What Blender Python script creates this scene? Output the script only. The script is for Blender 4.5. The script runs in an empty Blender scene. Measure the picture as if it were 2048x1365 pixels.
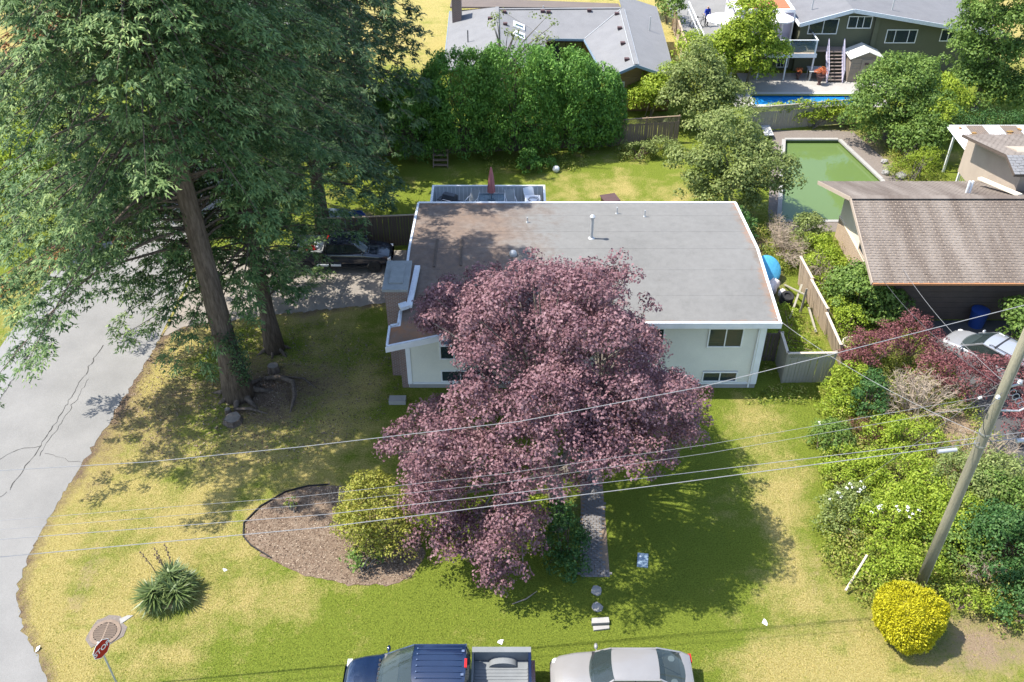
import bpy, bmesh, math, random
import numpy as np
from mathutils import Matrix, Vector

# ---------------------------------------------------------------- camera, sky, sun, exposure
scene = bpy.context.scene
C = scene.collection
R = math.radians
cam = bpy.data.cameras.new('camera')
cam.lens = 32.9; cam.sensor_width = 36.0; cam.clip_end = 3000
camo = bpy.data.objects.new('camera', cam); C.objects.link(camo)
camo.location = (0, 0, 28.0); camo.rotation_euler = (R(52.0), 0, 0)
scene.camera = camo

SUN_EL = 59.0
SH = Vector((0.99, -0.12)).normalized()          # the way shadows fall on the ground
sun_dir = Vector((-SH.x*math.cos(R(SUN_EL)), -SH.y*math.cos(R(SUN_EL)), math.sin(R(SUN_EL))))
world = bpy.data.worlds.new('World'); scene.world = world; world.use_nodes = True
wn = world.node_tree.nodes; wl = world.node_tree.links
sky = wn.new('ShaderNodeTexSky'); sky.sky_type = 'NISHITA'; sky.sun_disc = False
sky.sun_elevation = R(SUN_EL); sky.sun_rotation = math.atan2(sun_dir.x, sun_dir.y)
bg = wn['Background']; bg.inputs['Strength'].default_value = 0.15
wl.new(sky.outputs[0], bg.inputs['Color'])
sl = bpy.data.lights.new('sun', 'SUN'); sl.energy = 3.9; sl.angle = R(0.53); sl.color = (1.0, 0.95, 0.86)
so = bpy.data.objects.new('sun', sl); C.objects.link(so)
so.rotation_euler = sun_dir.to_track_quat('Z', 'Y').to_euler(); so.location = (-40, 30, 70)
scene.view_settings.view_transform = 'Standard'; scene.view_settings.look = 'None'
scene.view_settings.gamma = 1.0; scene.view_settings.exposure = 1.25
scene.cycles.max_bounces = 6; scene.cycles.diffuse_bounces = 3; scene.cycles.glossy_bounces = 3
scene.cycles.transparent_max_bounces = 12

# ---------------------------------------------------------------- materials
MATS = {}
def _new(name):
    m = bpy.data.materials.new(name); m.use_nodes = True
    nt = m.node_tree; b = nt.nodes['Principled BSDF']; MATS[name] = m
    return m, nt, b
def node(nt, t, **k):
    n = nt.nodes.new(t)
    for a, v in k.items():
        if a in n.inputs: n.inputs[a].default_value = v
        else: setattr(n, a, v)
    return n
def mixc(nt, fac, a, b, mode='MIX'):
    n = nt.nodes.new('ShaderNodeMix'); n.data_type = 'RGBA'; n.blend_type = mode
    for sock, val in ((n.inputs[0], fac), (n.inputs[6], a), (n.inputs[7], b)):
        if hasattr(val, 'is_output') or isinstance(val, bpy.types.NodeSocket): nt.links.new(val, sock)
        elif isinstance(val, (int, float)): sock.default_value = val
        else: sock.default_value = (*val, 1) if len(val) == 3 else val
    return n.outputs[2]
def noise(nt, co, scale, detail=5, rough=.6, w=None):
    n = node(nt, 'ShaderNodeTexNoise'); n.inputs['Scale'].default_value = scale
    n.inputs['Detail'].default_value = detail; n.inputs['Roughness'].default_value = rough
    nt.links.new(co, n.inputs['Vector']); return n.outputs['Fac']
def ramp(nt, fac, lo, hi):
    n = node(nt, 'ShaderNodeMapRange'); n.inputs[1].default_value = lo; n.inputs[2].default_value = hi
    n.clamp = True; nt.links.new(fac, n.inputs[0]); return n.outputs[0]
def math2(nt, op, a, b):
    n = node(nt, 'ShaderNodeMath', operation=op)
    for s, v in ((n.inputs[0], a), (n.inputs[1], b)):
        if isinstance(v, bpy.types.NodeSocket): nt.links.new(v, s)
        else: s.default_value = v
    return n.outputs[0]
def coords(nt, kind='Object', sc=None):
    t = node(nt, 'ShaderNodeTexCoord'); o = t.outputs[kind]
    if sc:
        mp = node(nt, 'ShaderNodeMapping'); mp.inputs['Scale'].default_value = sc
        nt.links.new(o, mp.inputs['Vector']); o = mp.outputs[0]
    return o
def bump(nt, b, fac, strength=.5, dist=.02):
    n = node(nt, 'ShaderNodeBump'); n.inputs['Strength'].default_value = strength; n.inputs['Distance'].default_value = dist
    nt.links.new(fac, n.inputs['Height']); nt.links.new(n.outputs[0], b.inputs['Normal'])
def M(name, col, col2=None, rough=.8, scale=3.0, detail=6, bumpv=0.0, bscale=30, metal=0.0, spec=.3, stretch=None, lo=.3, hi=.7, fine=0.25, coat=0):
    """general surface: two colours by noise, fine grain, relief"""
    m, nt, b = _new(name)
    co = coords(nt, 'Object', stretch)
    if col2 is None: col2 = tuple(c*.78 for c in col)
    f = ramp(nt, noise(nt, co, scale, detail), lo, hi)
    c = mixc(nt, f, col, col2)
    if fine:
        g = ramp(nt, noise(nt, co, bscale*2.2, 3), .25, .75)
        c = mixc(nt, fine, c, mixc(nt, g, tuple(x*.45 for x in col), tuple(min(1, x*1.5) for x in col)), 'MIX')
    nt.links.new(c, b.inputs['Base Color'])
    b.inputs['Roughness'].default_value = rough; b.inputs['Metallic'].default_value = metal
    b.inputs['Specular IOR Level'].default_value = spec
    if coat: b.inputs['Coat Weight'].default_value = coat; b.inputs['Coat Roughness'].default_value = .05
    if bumpv: bump(nt, b, noise(nt, co, bscale, 4), bumpv, .03)
    return m
def leafmat(name, cols, transl=.35, rough=.55, spec=.25):
    """leaves: per-leaf tint from the float attribute v"""
    m, nt, b = _new(name)
    a = node(nt, 'ShaderNodeAttribute', attribute_name='v')
    cr = node(nt, 'ShaderNodeValToRGB'); e = cr.color_ramp.elements
    n = len(cols)
    while len(e) < n: e.new(.5)
    for i, c in enumerate(cols): e[i].position = i/(n-1); e[i].color = (*c, 1)
    nt.links.new(a.outputs['Fac'], cr.inputs[0])
    nt.links.new(cr.outputs[0], b.inputs['Base Color'])
    b.inputs['Roughness'].default_value = rough; b.inputs['Specular IOR Level'].default_value = spec
    t = node(nt, 'ShaderNodeBsdfTranslucent'); nt.links.new(cr.outputs[0], t.inputs[0])
    mx = node(nt, 'ShaderNodeMixShader'); mx.inputs[0].default_value = transl
    nt.links.new(b.outputs[0], mx.inputs[1]); nt.links.new(t.outputs[0], mx.inputs[2])
    nt.links.new(mx.outputs[0], nt.nodes['Material Output'].inputs[0])
    return m
def glassmat(name, tint=(.05, .07, .08), through=.25):
    m, nt, b = _new(name)
    b.inputs['Base Color'].default_value = (*tint, 1); b.inputs['Roughness'].default_value = .04
    b.inputs['Specular IOR Level'].default_value = .8
    t = node(nt, 'ShaderNodeBsdfTransparent'); t.inputs[0].default_value = (.75, .82, .8, 1)
    mx = node(nt, 'ShaderNodeMixShader'); mx.inputs[0].default_value = through
    nt.links.new(b.outputs[0], mx.inputs[1]); nt.links.new(t.outputs[0], mx.inputs[2])
    nt.links.new(mx.outputs[0], nt.nodes['Material Output'].inputs[0])
    return m
def brickmat(name, c1, c2, mortar, scale=1.0, bw=.2, bh=.07, rowvec=None):
    m, nt, b = _new(name)
    t = node(nt, 'ShaderNodeTexCoord')
    sx = node(nt, 'ShaderNodeSeparateXYZ'); nt.links.new(t.outputs['Object'], sx.inputs[0])
    ad = math2(nt, 'ADD', sx.outputs[0], sx.outputs[1])
    cb = node(nt, 'ShaderNodeCombineXYZ'); nt.links.new(ad, cb.inputs[0]); nt.links.new(sx.outputs[2], cb.inputs[1])
    br = node(nt, 'ShaderNodeTexBrick'); nt.links.new(cb.outputs[0], br.inputs['Vector'])
    br.inputs['Color1'].default_value = (*c1, 1); br.inputs['Color2'].default_value = (*c2, 1); br.inputs['Mortar'].default_value = (*mortar, 1)
    br.inputs['Scale'].default_value = scale; br.inputs['Brick Width'].default_value = bw; br.inputs['Row Height'].default_value = bh
    br.inputs['Mortar Size'].default_value = .012
    nt.links.new(br.outputs['Color'], b.inputs['Base Color']); b.inputs['Roughness'].default_value = .9
    bump(nt, b, br.outputs['Fac'], -.6, .01)
    return m

M('asphalt', (.18, .176, .168), (.255, .248, .236), rough=.95, scale=.5, detail=9, bumpv=.3, bscale=24, lo=.3, hi=.7, fine=.4)
M('concrete_road', (.235, .232, .228), (.20, .198, .195), rough=.95, scale=.6, bumpv=.2, bscale=24, fine=.3)
M('asphalt_dark', (.06, .06, .062), (.10, .10, .10), rough=.95, scale=.5, bumpv=.3, bscale=50)
M('drive_asphalt', (.27, .235, .20), (.17, .155, .14), rough=.95, scale=.9, bumpv=.3, bscale=50, fine=.35)
M('crack', (.06, .058, .055), rough=1)
M('concrete', (.34, .33, .31), (.26, .25, .235), rough=.9, scale=1.5, bumpv=.2, bscale=40)
M('patio_concrete', (.36, .345, .32), (.28, .265, .245), rough=.9, scale=.8, bumpv=.2, bscale=40)
M('dirt', (.23, .165, .115), (.33, .255, .185), rough=1, scale=1.2, bumpv=.7, bscale=18, fine=.4)
M('mulch', (.15, .105, .072), (.25, .19, .14), rough=1, scale=1.6, bumpv=.9, bscale=22, fine=.45)
M('gravel', (.21, .18, .155), (.11, .09, .08), rough=1, scale=14, bumpv=1, bscale=30, fine=.5)
M('paver', (.16, .152, .15), (.225, .215, .208), rough=.95, scale=5, bumpv=.4, bscale=50)
M('stone', (.33, .32, .30), (.23, .225, .21), rough=.95, scale=5, bumpv=.5, bscale=30)
M('siding', (.72, .70, .585), (.63, .615, .52), rough=.7, scale=.8, fine=.1, bscale=12)
M('trim_white', (.80, .81, .82), (.68, .70, .71), rough=.6, scale=2, fine=.08)
M('flashing', (.70, .73, .77), (.50, .54, .60), rough=.55, scale=6, fine=.35, bscale=14)
M('frame_white', (.82, .82, .80), (.75, .75, .74), rough=.5, fine=.05)
M('dark_void', (.012, .013, .015), rough=.9, fine=0)
M('bark', (.075, .056, .043), (.23, .18, .14), rough=1, scale=3.2, bumpv=1.0, bscale=7, stretch=(3.2, 3.2, .5), lo=.36, hi=.64, fine=.5)
M('bark_grey', (.22, .195, .165), (.12, .10, .085), rough=1, scale=4, bumpv=.6, bscale=14, stretch=(2, 2, .7))
M('twig', (.40, .325, .25), (.28, .22, .17), rough=1, scale=4)
M('twig_dark', (.16, .115, .09), (.10, .075, .06), rough=1, scale=4)
M('pole_wood', (.27, .25, .175), (.14, .13, .095), rough=.95, scale=3, bumpv=.6, bscale=14, stretch=(7, 7, .35), fine=.4)
M('fence_wood', (.255, .185, .13), (.17, .125, .09), rough=.95, scale=3, bumpv=.4, bscale=25, stretch=(4, 4, .5))
M('fence_grey', (.34, .315, .255), (.24, .225, .18), rough=.95, scale=3, bumpv=.4, bscale=25, stretch=(4, 4, .5))
M('fence_dark', (.125, .095, .075), (.075, .06, .05), rough=.95, scale=3, bumpv=.4, bscale=25, stretch=(4, 4, .5))
M('fence_tan', (.42, .325, .235), (.32, .24, .175), rough=.95, scale=3, bumpv=.4, bscale=25, stretch=(4, 4, .5))
M('wood_rail', (.58, .50, .40), (.45, .38, .30), rough=.9, scale=4)
M('deck_grey', (.30, .31, .315), (.24, .25, .26), rough=.8, scale=2)
M('deck_panel', (.52, .55, .57), (.44, .47, .49), rough=.7, scale=2)
M('wire', (.27, .27, .275), (.22, .22, .225), rough=.5, fine=0)
M('wire_dark', (.10, .10, .11), rough=.6, fine=0)
M('steel', (.50, .51, .52), (.40, .41, .42), rough=.4, metal=.8, fine=.1)
M('galv', (.48, .49, .49), (.38, .39, .40), rough=.5, metal=.3, fine=.15)
M('cast_iron', (.235, .175, .13), (.16, .12, .095), rough=.8, scale=8, bumpv=.3)
M('red_sign', (.42, .012, .018), (.38, .012, .015), rough=.4, fine=0)
M('white_sign', (.85, .85, .83), (.8, .8, .8), rough=.4, fine=0)
M('rubber', (.022, .022, .023), (.035, .034, .033), rough=.85)
M('black_plastic', (.02, .02, .022), (.03, .03, .032), rough=.5, fine=.05)
M('chrome', (.62, .63, .65), (.55, .56, .58), rough=.18, metal=1, fine=0)
M('rim_metal', (.5, .5, .5), (.35, .35, .36), rough=.3, metal=.9, fine=0)
M('paint_blue', (.006, .017, .05), (.005, .014, .043), rough=.22, spec=.6, coat=1, fine=0)
M('paint_navy', (.008, .012, .022), (.010, .014, .026), rough=.25, spec=.6, coat=1, fine=0)
M('paint_champagne', (.27, .262, .255), (.26, .25, .242), rough=.3, metal=.25, coat=.8, fine=.05, bscale=90)
M('paint_silver', (.42, .43, .45), (.40, .41, .43), rough=.3, metal=.45, coat=.8, fine=0)
M('bed_grey', (.155, .165, .17), (.20, .21, .215), rough=.75, scale=2)
M('seat_grey', (.16, .155, .15), (.12, .115, .11), rough=.9)
M('tail_red', (.45, .02, .02), rough=.25, fine=0)
M('lamp_clear', (.75, .77, .78), rough=.15, fine=0)
glassmat('car_glass', (.035, .05, .05), .38)
glassmat('window_glass', (.03, .045, .055), .12)
glassmat('rail_glass', (.10, .16, .22), .55)
M('curtain', (.46, .47, .42), (.38, .40, .35), rough=.9, stretch=(14, 14, .3), scale=1)
M('curtain_olive', (.30, .31, .10), (.24, .25, .08), rough=.9)
brickmat('brick', (.20, .11, .085), (.15, .085, .07), (.26, .235, .215))
M('chimney_cap', (.30, .31, .30), (.22, .23, .225), rough=.9, bumpv=.4, bscale=30)
M('shingle_brown', (.12, .096, .08), (.265, .23, .20), rough=.95, scale=.9, stretch=(1.0,.14,.3), lo=.38, hi=.66, bumpv=.3, bscale=22, fine=.35)
M('wall_brown', (.10, .075, .06), (.075, .058, .046), rough=.9, scale=2)
M('wall_cream', (.70, .63, .50), (.62, .56, .45), rough=.9, scale=1)
M('wall_tan', (.40, .33, .26), (.33, .27, .22), rough=.9, scale=1)
M('wall_olive', (.125, .13, .085), (.10, .105, .07), rough=.9, scale=1.2, fine=.3)
M('wall_wood', (.33, .215, .10), (.26, .17, .08), rough=.9, scale=2, stretch=(.3, .3, 6))
M('shingle_grey', (.20, .20, .205), (.155, .155, .16), rough=.95, scale=1.2, bumpv=.5, bscale=16, fine=.4)
M('shingle_slate', (.17, .17, .178), (.13, .13, .138), rough=.95, scale=1.2, bumpv=.4, bscale=18, fine=.3)
M('shingle_dark', (.15, .12, .105), (.11, .09, .08), rough=.95, scale=1.2, fine=.3)
M('lilac', (.62, .58, .70), (.55, .51, .64), rough=.6, fine=.05)
M('stair_tread', (.25, .20, .17), (.19, .15, .13), rough=.9)
M('plastic_shed', (.30, .25, .20), (.25, .21, .17), rough=.75)
M('shed_roof', (.60, .59, .54), (.50, .49, .45), rough=.7)
M('parasol_white', (.80, .74, .75), (.74, .66, .68), rough=.9)
M('parasol_red', (.47, .17, .16), (.38, .13, .125), rough=.9, scale=5)
M('grill_black', (.03, .035, .045), (.05, .055, .065), rough=.35, fine=.1)
M('plastic_white', (.75, .77, .80), (.65, .68, .72), rough=.6)
M('mesh_grey', (.33, .35, .36), (.26, .28, .29), rough=.8)
M('tarp_blue', (.10, .42, .66), (.07, .34, .56), rough=.5, scale=6, bumpv=.5, bscale=6)
M('plastic_blue', (.02, .06, .25), (.02, .05, .2), rough=.5)
M('teal', (.06, .42, .48), rough=.6)
M('bag_white', (.74, .68, .66), (.62, .52, .50), rough=.6, scale=5, bumpv=.8, bscale=8)
M('terracotta', (.40, .14, .07), (.32, .11, .06), rough=.9)
M('planter_dark', (.10, .06, .06), rough=.8)
M('lattice_white', (.78, .78, .76), rough=.7, fine=.05)
M('rust', (.42, .19, .08), (.30, .15, .08), rough=.95, scale=6)
M('moss', (.30, .15, .05), (.20, .16, .06), rough=1, scale=4)
M('panel_dark', (.13, .11, .10), (.20, .15, .11), rough=.9, scale=4)
M('shirt_blue', (.02, .05, .38), rough=.9, fine=.05)
M('trouser', (.05, .05, .055), rough=.9, fine=.05)
M('skin', (.50, .31, .22), rough=.6, fine=0)
M('box_blue_grey', (.22, .30, .38), (.18, .25, .32), rough=.8)
M('pool_shell', (.06, .32, .62), (.05, .28, .56), rough=.6, fine=.05)
M('pool_algae', (.07, .115, .018), (.085, .13, .02), rough=.9, scale=.7)
M('poolcoping', (.46, .46, .45), (.36, .36, .355), rough=.8, scale=3)
def watermat(name, col, amt, rough=.06, sc=1.5):
    m, nt, b = _new(name)
    b.inputs['Base Color'].default_value = (*col, 1); b.inputs['Roughness'].default_value = rough
    t = node(nt, 'ShaderNodeBsdfTransparent'); t.inputs[0].default_value = (*[min(1, .55+c) for c in col], 1)
    mx = node(nt, 'ShaderNodeMixShader'); mx.inputs[0].default_value = amt
    nt.links.new(b.outputs[0], mx.inputs[1]); nt.links.new(t.outputs[0], mx.inputs[2])
    nt.links.new(mx.outputs[0], nt.nodes['Material Output'].inputs[0])
    bump(nt, b, noise(nt, coords(nt), sc, 3), .15, .05)
watermat('water_blue', (.02, .30, .72), .45)
watermat('water_green', (.115, .175, .055), .10, rough=.05, sc=.4)

# lawn: dry straw, green, bare soil and needle litter mixed by painted wear masks (attribute wear) and noise
def lawnmat():
    m, nt, b = _new('lawn')
    co = coords(nt)
    at = node(nt, 'ShaderNodeAttribute', attribute_name='wear')
    sp = node(nt, 'ShaderNodeSeparateColor'); nt.links.new(at.outputs['Color'], sp.inputs[0])
    n1 = noise(nt, co, .35, 6, .65); n2 = noise(nt, co, 1.7, 6, .7); n3 = noise(nt, co, 6, 5, .75); n4 = noise(nt, co, 17, 4, .8)
    mixn = math2(nt, 'ADD', math2(nt, 'MULTIPLY', n1, .5), math2(nt, 'ADD', math2(nt, 'MULTIPLY', n2, .5), math2(nt, 'ADD', math2(nt, 'MULTIPLY', n3, .35), math2(nt, 'MULTIPLY', n4, .3))))
    def mask(sock, w=1.0):
        return ramp(nt, math2(nt, 'ADD', math2(nt, 'MULTIPLY', math2(nt, 'SUBTRACT', mixn, .825), w), sock), .3, .72)
    g = ramp(nt, n4, .32, .68)
    green = mixc(nt, g, (.085, .125, .016), (.28, .33, .045))
    dry = mixc(nt, g, (.265, .205, .055), (.60, .505, .20))
    soil = mixc(nt, g, (.42, .32, .215), (.24, .165, .105))
    lit = mixc(nt, g, (.12, .08, .055), (.27, .195, .135))
    c = mixc(nt, mask(sp.outputs[0], 1.5), green, dry)
    c = mixc(nt, mask(sp.outputs[1], 1.3), c, soil)
    c = mixc(nt, mask(sp.outputs[2], 1.3), c, lit)
    nt.links.new(c, b.inputs['Base Color']); b.inputs['Roughness'].default_value = 1; b.inputs['Specular IOR Level'].default_value = .1
    bump(nt, b, math2(nt, 'ADD', n4, math2(nt, 'MULTIPLY', n3, .8)), 1.0, .12)
lawnmat()
# felt roofing: grey mineral felt, brown litter and moss stain towards the firs, rusty edge stains
def feltmat():
    m, nt, b = _new('felt')
    g = node(nt, 'ShaderNodeNewGeometry'); co = g.outputs['Position']
    sx = node(nt, 'ShaderNodeSeparateXYZ'); nt.links.new(co, sx.inputs[0])
    n1 = noise(nt, co, .5, 6, .65); n2 = noise(nt, co, 3, 6, .7); n4 = noise(nt, co, 40, 3, .6)
    n0 = noise(nt, co, .28, 5, .7)
    base = mixc(nt, ramp(nt, math2(nt, 'ADD', math2(nt, 'MULTIPLY', n2, .5), math2(nt, 'MULTIPLY', n0, .6)), .38, .72), (.185, .182, .174), (.13, .128, .122))
    sm = node(nt, 'ShaderNodeMapRange'); sm.clamp = True; sm.inputs[1].default_value = 3.5; sm.inputs[2].default_value = -1.0
    nt.links.new(sx.outputs[0], sm.inputs[0])
    f = ramp(nt, math2(nt, 'ADD', math2(nt, 'MULTIPLY', sm.outputs[0], .75), math2(nt, 'MULTIPLY', math2(nt, 'SUBTRACT', math2(nt, 'ADD', n1, n2), 1.0), 1.0)), .2, .75)
    c = mixc(nt, f, base, mixc(nt, ramp(nt, n2, .35, .65), (.19, .125, .085), (.115, .085, .07)))
    c = mixc(nt, math2(nt, 'MULTIPLY', ramp(nt, n4, .35, .7), .3), c, (.26, .255, .245))
    ed = math2(nt, 'MAXIMUM', ramp(nt, sx.outputs[0], 10.75, 11.45), math2(nt, 'MULTIPLY', ramp(nt, sx.outputs[1], 41.45, 42.2), ramp(nt, sx.outputs[0], 2.5, -1.0)))
    ed = math2(nt, 'MAXIMUM', ed, ramp(nt, sx.outputs[1], 32.25, 31.95))
    rs = ramp(nt, math2(nt, 'ADD', math2(nt, 'MULTIPLY', ed, .8), math2(nt, 'MULTIPLY', math2(nt, 'SUBTRACT', n2, .5), 1.6)), .35, .95)
    c = mixc(nt, math2(nt, 'MULTIPLY', rs, .75), c, mixc(nt, ramp(nt, n1, .4, .6), (.36, .165, .075), (.16, .12, .09)))
    nt.links.new(c, b.inputs['Base Color']); b.inputs['Roughness'].default_value = .95; b.inputs['Specular IOR Level'].default_value = .15
    bump(nt, b, math2(nt, 'ADD', n4, n2), .35, .02)
feltmat()

leafmat('leaf_maple', [(.09,.040,.050),(.185,.094,.110),(.30,.178,.195),(.37,.245,.255)], .3, .65, .15)
leafmat('leaf_fir', [(.027,.060,.021),(.070,.135,.044),(.17,.255,.085),(.40,.49,.18)], .28)  # palest tint: new growth tips, with sunlit highlights put into the colour
leafmat('leaf_fir_dark', [(.028,.058,.024),(.065,.115,.042),(.14,.205,.075)], .25)  # darker fir tint: the rear firs' shade is put into the colour
leafmat('leaf_dead', [(.23, .10, .035), (.33, .16, .06)], .2)
leafmat('leaf_cedar', [(0.078, 0.172, 0.031), (0.129, 0.266, 0.048), (0.223, 0.397, 0.071)], .3)
leafmat('leaf_green', [(0.065, 0.123, 0.026), (0.138, 0.225, 0.043), (0.246, 0.341, 0.08)], .35)
leafmat('leaf_olive', [(0.119, 0.161, 0.042), (0.21, 0.266, 0.077), (0.35, 0.392, 0.14)], .35)
leafmat('leaf_lime', [(.14,.215,.022),(.28,.375,.036),(.45,.52,.07)], .4)
leafmat('leaf_yellow', [(.20, .19, .022), (.34, .30, .035), (.45, .40, .07)], .35)
leafmat('leaf_bronze', [(.12,.13,.022),(.24,.255,.04),(.34,.34,.06),(.40,.33,.09)], .3)
leafmat('leaf_gold', [(.25,.23,.008),(.43,.40,.012),(.62,.57,.03)], .2)
leafmat('leaf_darkgreen', [(0.024, 0.074, 0.019), (0.054, 0.128, 0.032), (0.115, 0.203, 0.054)], .25)
leafmat('leaf_smoke', [(.10,.034,.038),(.20,.072,.076),(.31,.14,.135)], .3)
leafmat('leaf_rust', [(.10, .055, .035), (.20, .11, .06)], .3)
leafmat('leaf_yucca', [(.05,.085,.025),(.11,.16,.05),(.24,.29,.11)], .2, .4, .4)
leafmat('petal_white', [(.80, .78, .74), (.86, .85, .82)], .2)
leafmat('petal_orange', [(.55, .12, .05), (.65, .25, .10)], .2)
leafmat('straw', [(.30, .22, .10), (.45, .36, .18), (.5, .42, .25)], .2)
# ---------------------------------------------------------------- mesh helpers
class MB:
    def __init__(s): s.v = []; s.f = []; s.m = []
    def poly(s, pts, mi=0):
        i = len(s.v); s.v += [tuple(p) for p in pts]; s.f.append(tuple(range(i, i+len(pts)))); s.m.append(mi); return s
    def box(s, x0, x1, y0, y1, z0, z1, mi=0):
        i = len(s.v)
        s.v += [(x0,y0,z0),(x1,y0,z0),(x1,y1,z0),(x0,y1,z0),(x0,y0,z1),(x1,y0,z1),(x1,y1,z1),(x0,y1,z1)]
        s.f += [(i,i+3,i+2,i+1),(i+4,i+5,i+6,i+7),(i,i+1,i+5,i+4),(i+1,i+2,i+6,i+5),(i+2,i+3,i+7,i+6),(i+3,i,i+4,i+7)]
        s.m += [mi]*6; return s
    def beam(s, p, q, w, h, mi=0, up=(0,0,1)):
        p = Vector(p); q = Vector(q); d = (q-p).normalized(); u = Vector(up)
        if abs(d.dot(u)) > .95: u = Vector((0,1,0))
        a = d.cross(u).normalized()*w/2; b = a.normalized().cross(d).normalized()*h/2
        i = len(s.v)
        s.v += [tuple(x) for x in (p-a-b, p+a-b, p+a+b, p-a+b, q-a-b, q+a-b, q+a+b, q-a+b)]
        s.f += [(i+3,i+2,i+1,i),(i+4,i+5,i+6,i+7),(i,i+1,i+5,i+4),(i+1,i+2,i+6,i+5),(i+2,i+3,i+7,i+6),(i+3,i,i+4,i+7)]
        s.m += [mi]*6; return s
    def tube(s, pts, rads, n=8, mi=0, cap=True):
        pts = [Vector(p) for p in pts]
        if isinstance(rads, (int, float)): rads = [rads]*len(pts)
        base = len(s.v); k = len(pts); prev = None
        for i in range(k):
            d = (pts[min(i+1,k-1)]-pts[max(i-1,0)])
            d = d.normalized() if d.length > 1e-9 else Vector((0,0,1))
            if prev is None:
                u = Vector((0,0,1)) if abs(d.z) < .9 else Vector((1,0,0))
                a = d.cross(u).normalized()
            else:
                a = prev - d*prev.dot(d); a = a.normalized() if a.length > 1e-6 else d.orthogonal().normalized()
            prev = a; b = d.cross(a)
            for j in range(n):
                t = 2*math.pi*j/n; s.v.append(tuple(pts[i]+(a*math.cos(t)+b*math.sin(t))*rads[i]))
        for i in range(k-1):
            for j in range(n):
                s.f.append((base+i*n+j, base+i*n+(j+1)%n, base+(i+1)*n+(j+1)%n, base+(i+1)*n+j)); s.m.append(mi)
        if cap:
            s.f.append(tuple(base+j for j in reversed(range(n)))); s.m.append(mi)
            s.f.append(tuple(base+(k-1)*n+j for j in range(n))); s.m.append(mi)
        return s
    def prism(s, poly, z0, z1, mi=0):
        n = len(poly); i = len(s.v)
        s.v += [(x,y,z0) for x,y in poly]+[(x,y,z1) for x,y in poly]
        s.f += [tuple(i+j for j in reversed(range(n))), tuple(i+n+j for j in range(n))]; s.m += [mi]*2
        for j in range(n): s.f.append((i+j, i+(j+1)%n, i+n+(j+1)%n, i+n+j)); s.m.append(mi)
        return s
    def slab(s, pts, t, mi=0):
        """a 3-D polygon with vertical thickness t below it"""
        n = len(pts); i = len(s.v)
        s.v += [(x,y,z-t) for x,y,z in pts]+[tuple(p) for p in pts]
        s.f += [tuple(i+j for j in reversed(range(n))), tuple(i+n+j for j in range(n))]; s.m += [mi]*2
        for j in range(n): s.f.append((i+j, i+(j+1)%n, i+n+(j+1)%n, i+n+j)); s.m.append(mi)
        return s
    def lathe(s, prof, n=16, c=(0,0,0), mi=0, axis='z'):
        i = len(s.v); k = len(prof)
        for r, z in prof:
            for j in range(n):
                t = 2*math.pi*j/n; x, y = r*math.cos(t), r*math.sin(t)
                p = (x,y,z) if axis == 'z' else ((x,z,y) if axis == 'y' else (z,x,y))
                s.v.append((p[0]+c[0], p[1]+c[1], p[2]+c[2]))
        for a in range(k-1):
            for j in range(n): s.f.append((i+a*n+j, i+a*n+(j+1)%n, i+(a+1)*n+(j+1)%n, i+(a+1)*n+j)); s.m.append(mi)
        s.f.append(tuple(i+j for j in reversed(range(n)))); s.f.append(tuple(i+(k-1)*n+j for j in range(n))); s.m += [mi]*2
        return s
    def blob(s, c, rx, ry, rz, n=14, m=8, jit=.12, rnd=random, mi=0):
        prof = []
        i = len(s.v)
        for a in range(m+1):
            ph = math.pi*a/m
            for j in range(n):
                t = 2*math.pi*j/n; k = 1+rnd.uniform(-jit, jit) if 0 < a < m else 1
                s.v.append((c[0]+rx*math.sin(ph)*math.cos(t)*k, c[1]+ry*math.sin(ph)*math.sin(t)*k, c[2]-rz*math.cos(ph)*k))
        for a in range(m):
            for j in range(n): s.f.append((i+a*n+j, i+a*n+(j+1)%n, i+(a+1)*n+(j+1)%n, i+(a+1)*n+j)); s.m.append(mi)
        return s
    def loft(s, rings, mi=0, cap=True, closed=False):
        n = len(rings[0]); i = len(s.v)
        for r in rings: s.v += [tuple(p) for p in r]
        for a in range(len(rings)-1):
            for j in range(n if closed else n-1):
                s.f.append((i+a*n+j, i+a*n+(j+1)%n, i+(a+1)*n+(j+1)%n, i+(a+1)*n+j)); s.m.append(mi)
        if cap:
            s.f.append(tuple(i+j for j in reversed(range(n)))); s.f.append(tuple(i+(len(rings)-1)*n+j for j in range(n))); s.m += [mi]*2
        return s
    def mesh(s, name):
        me = bpy.data.meshes.new(name); me.from_pydata(s.v, [], s.f); me.update(); return me

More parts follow.
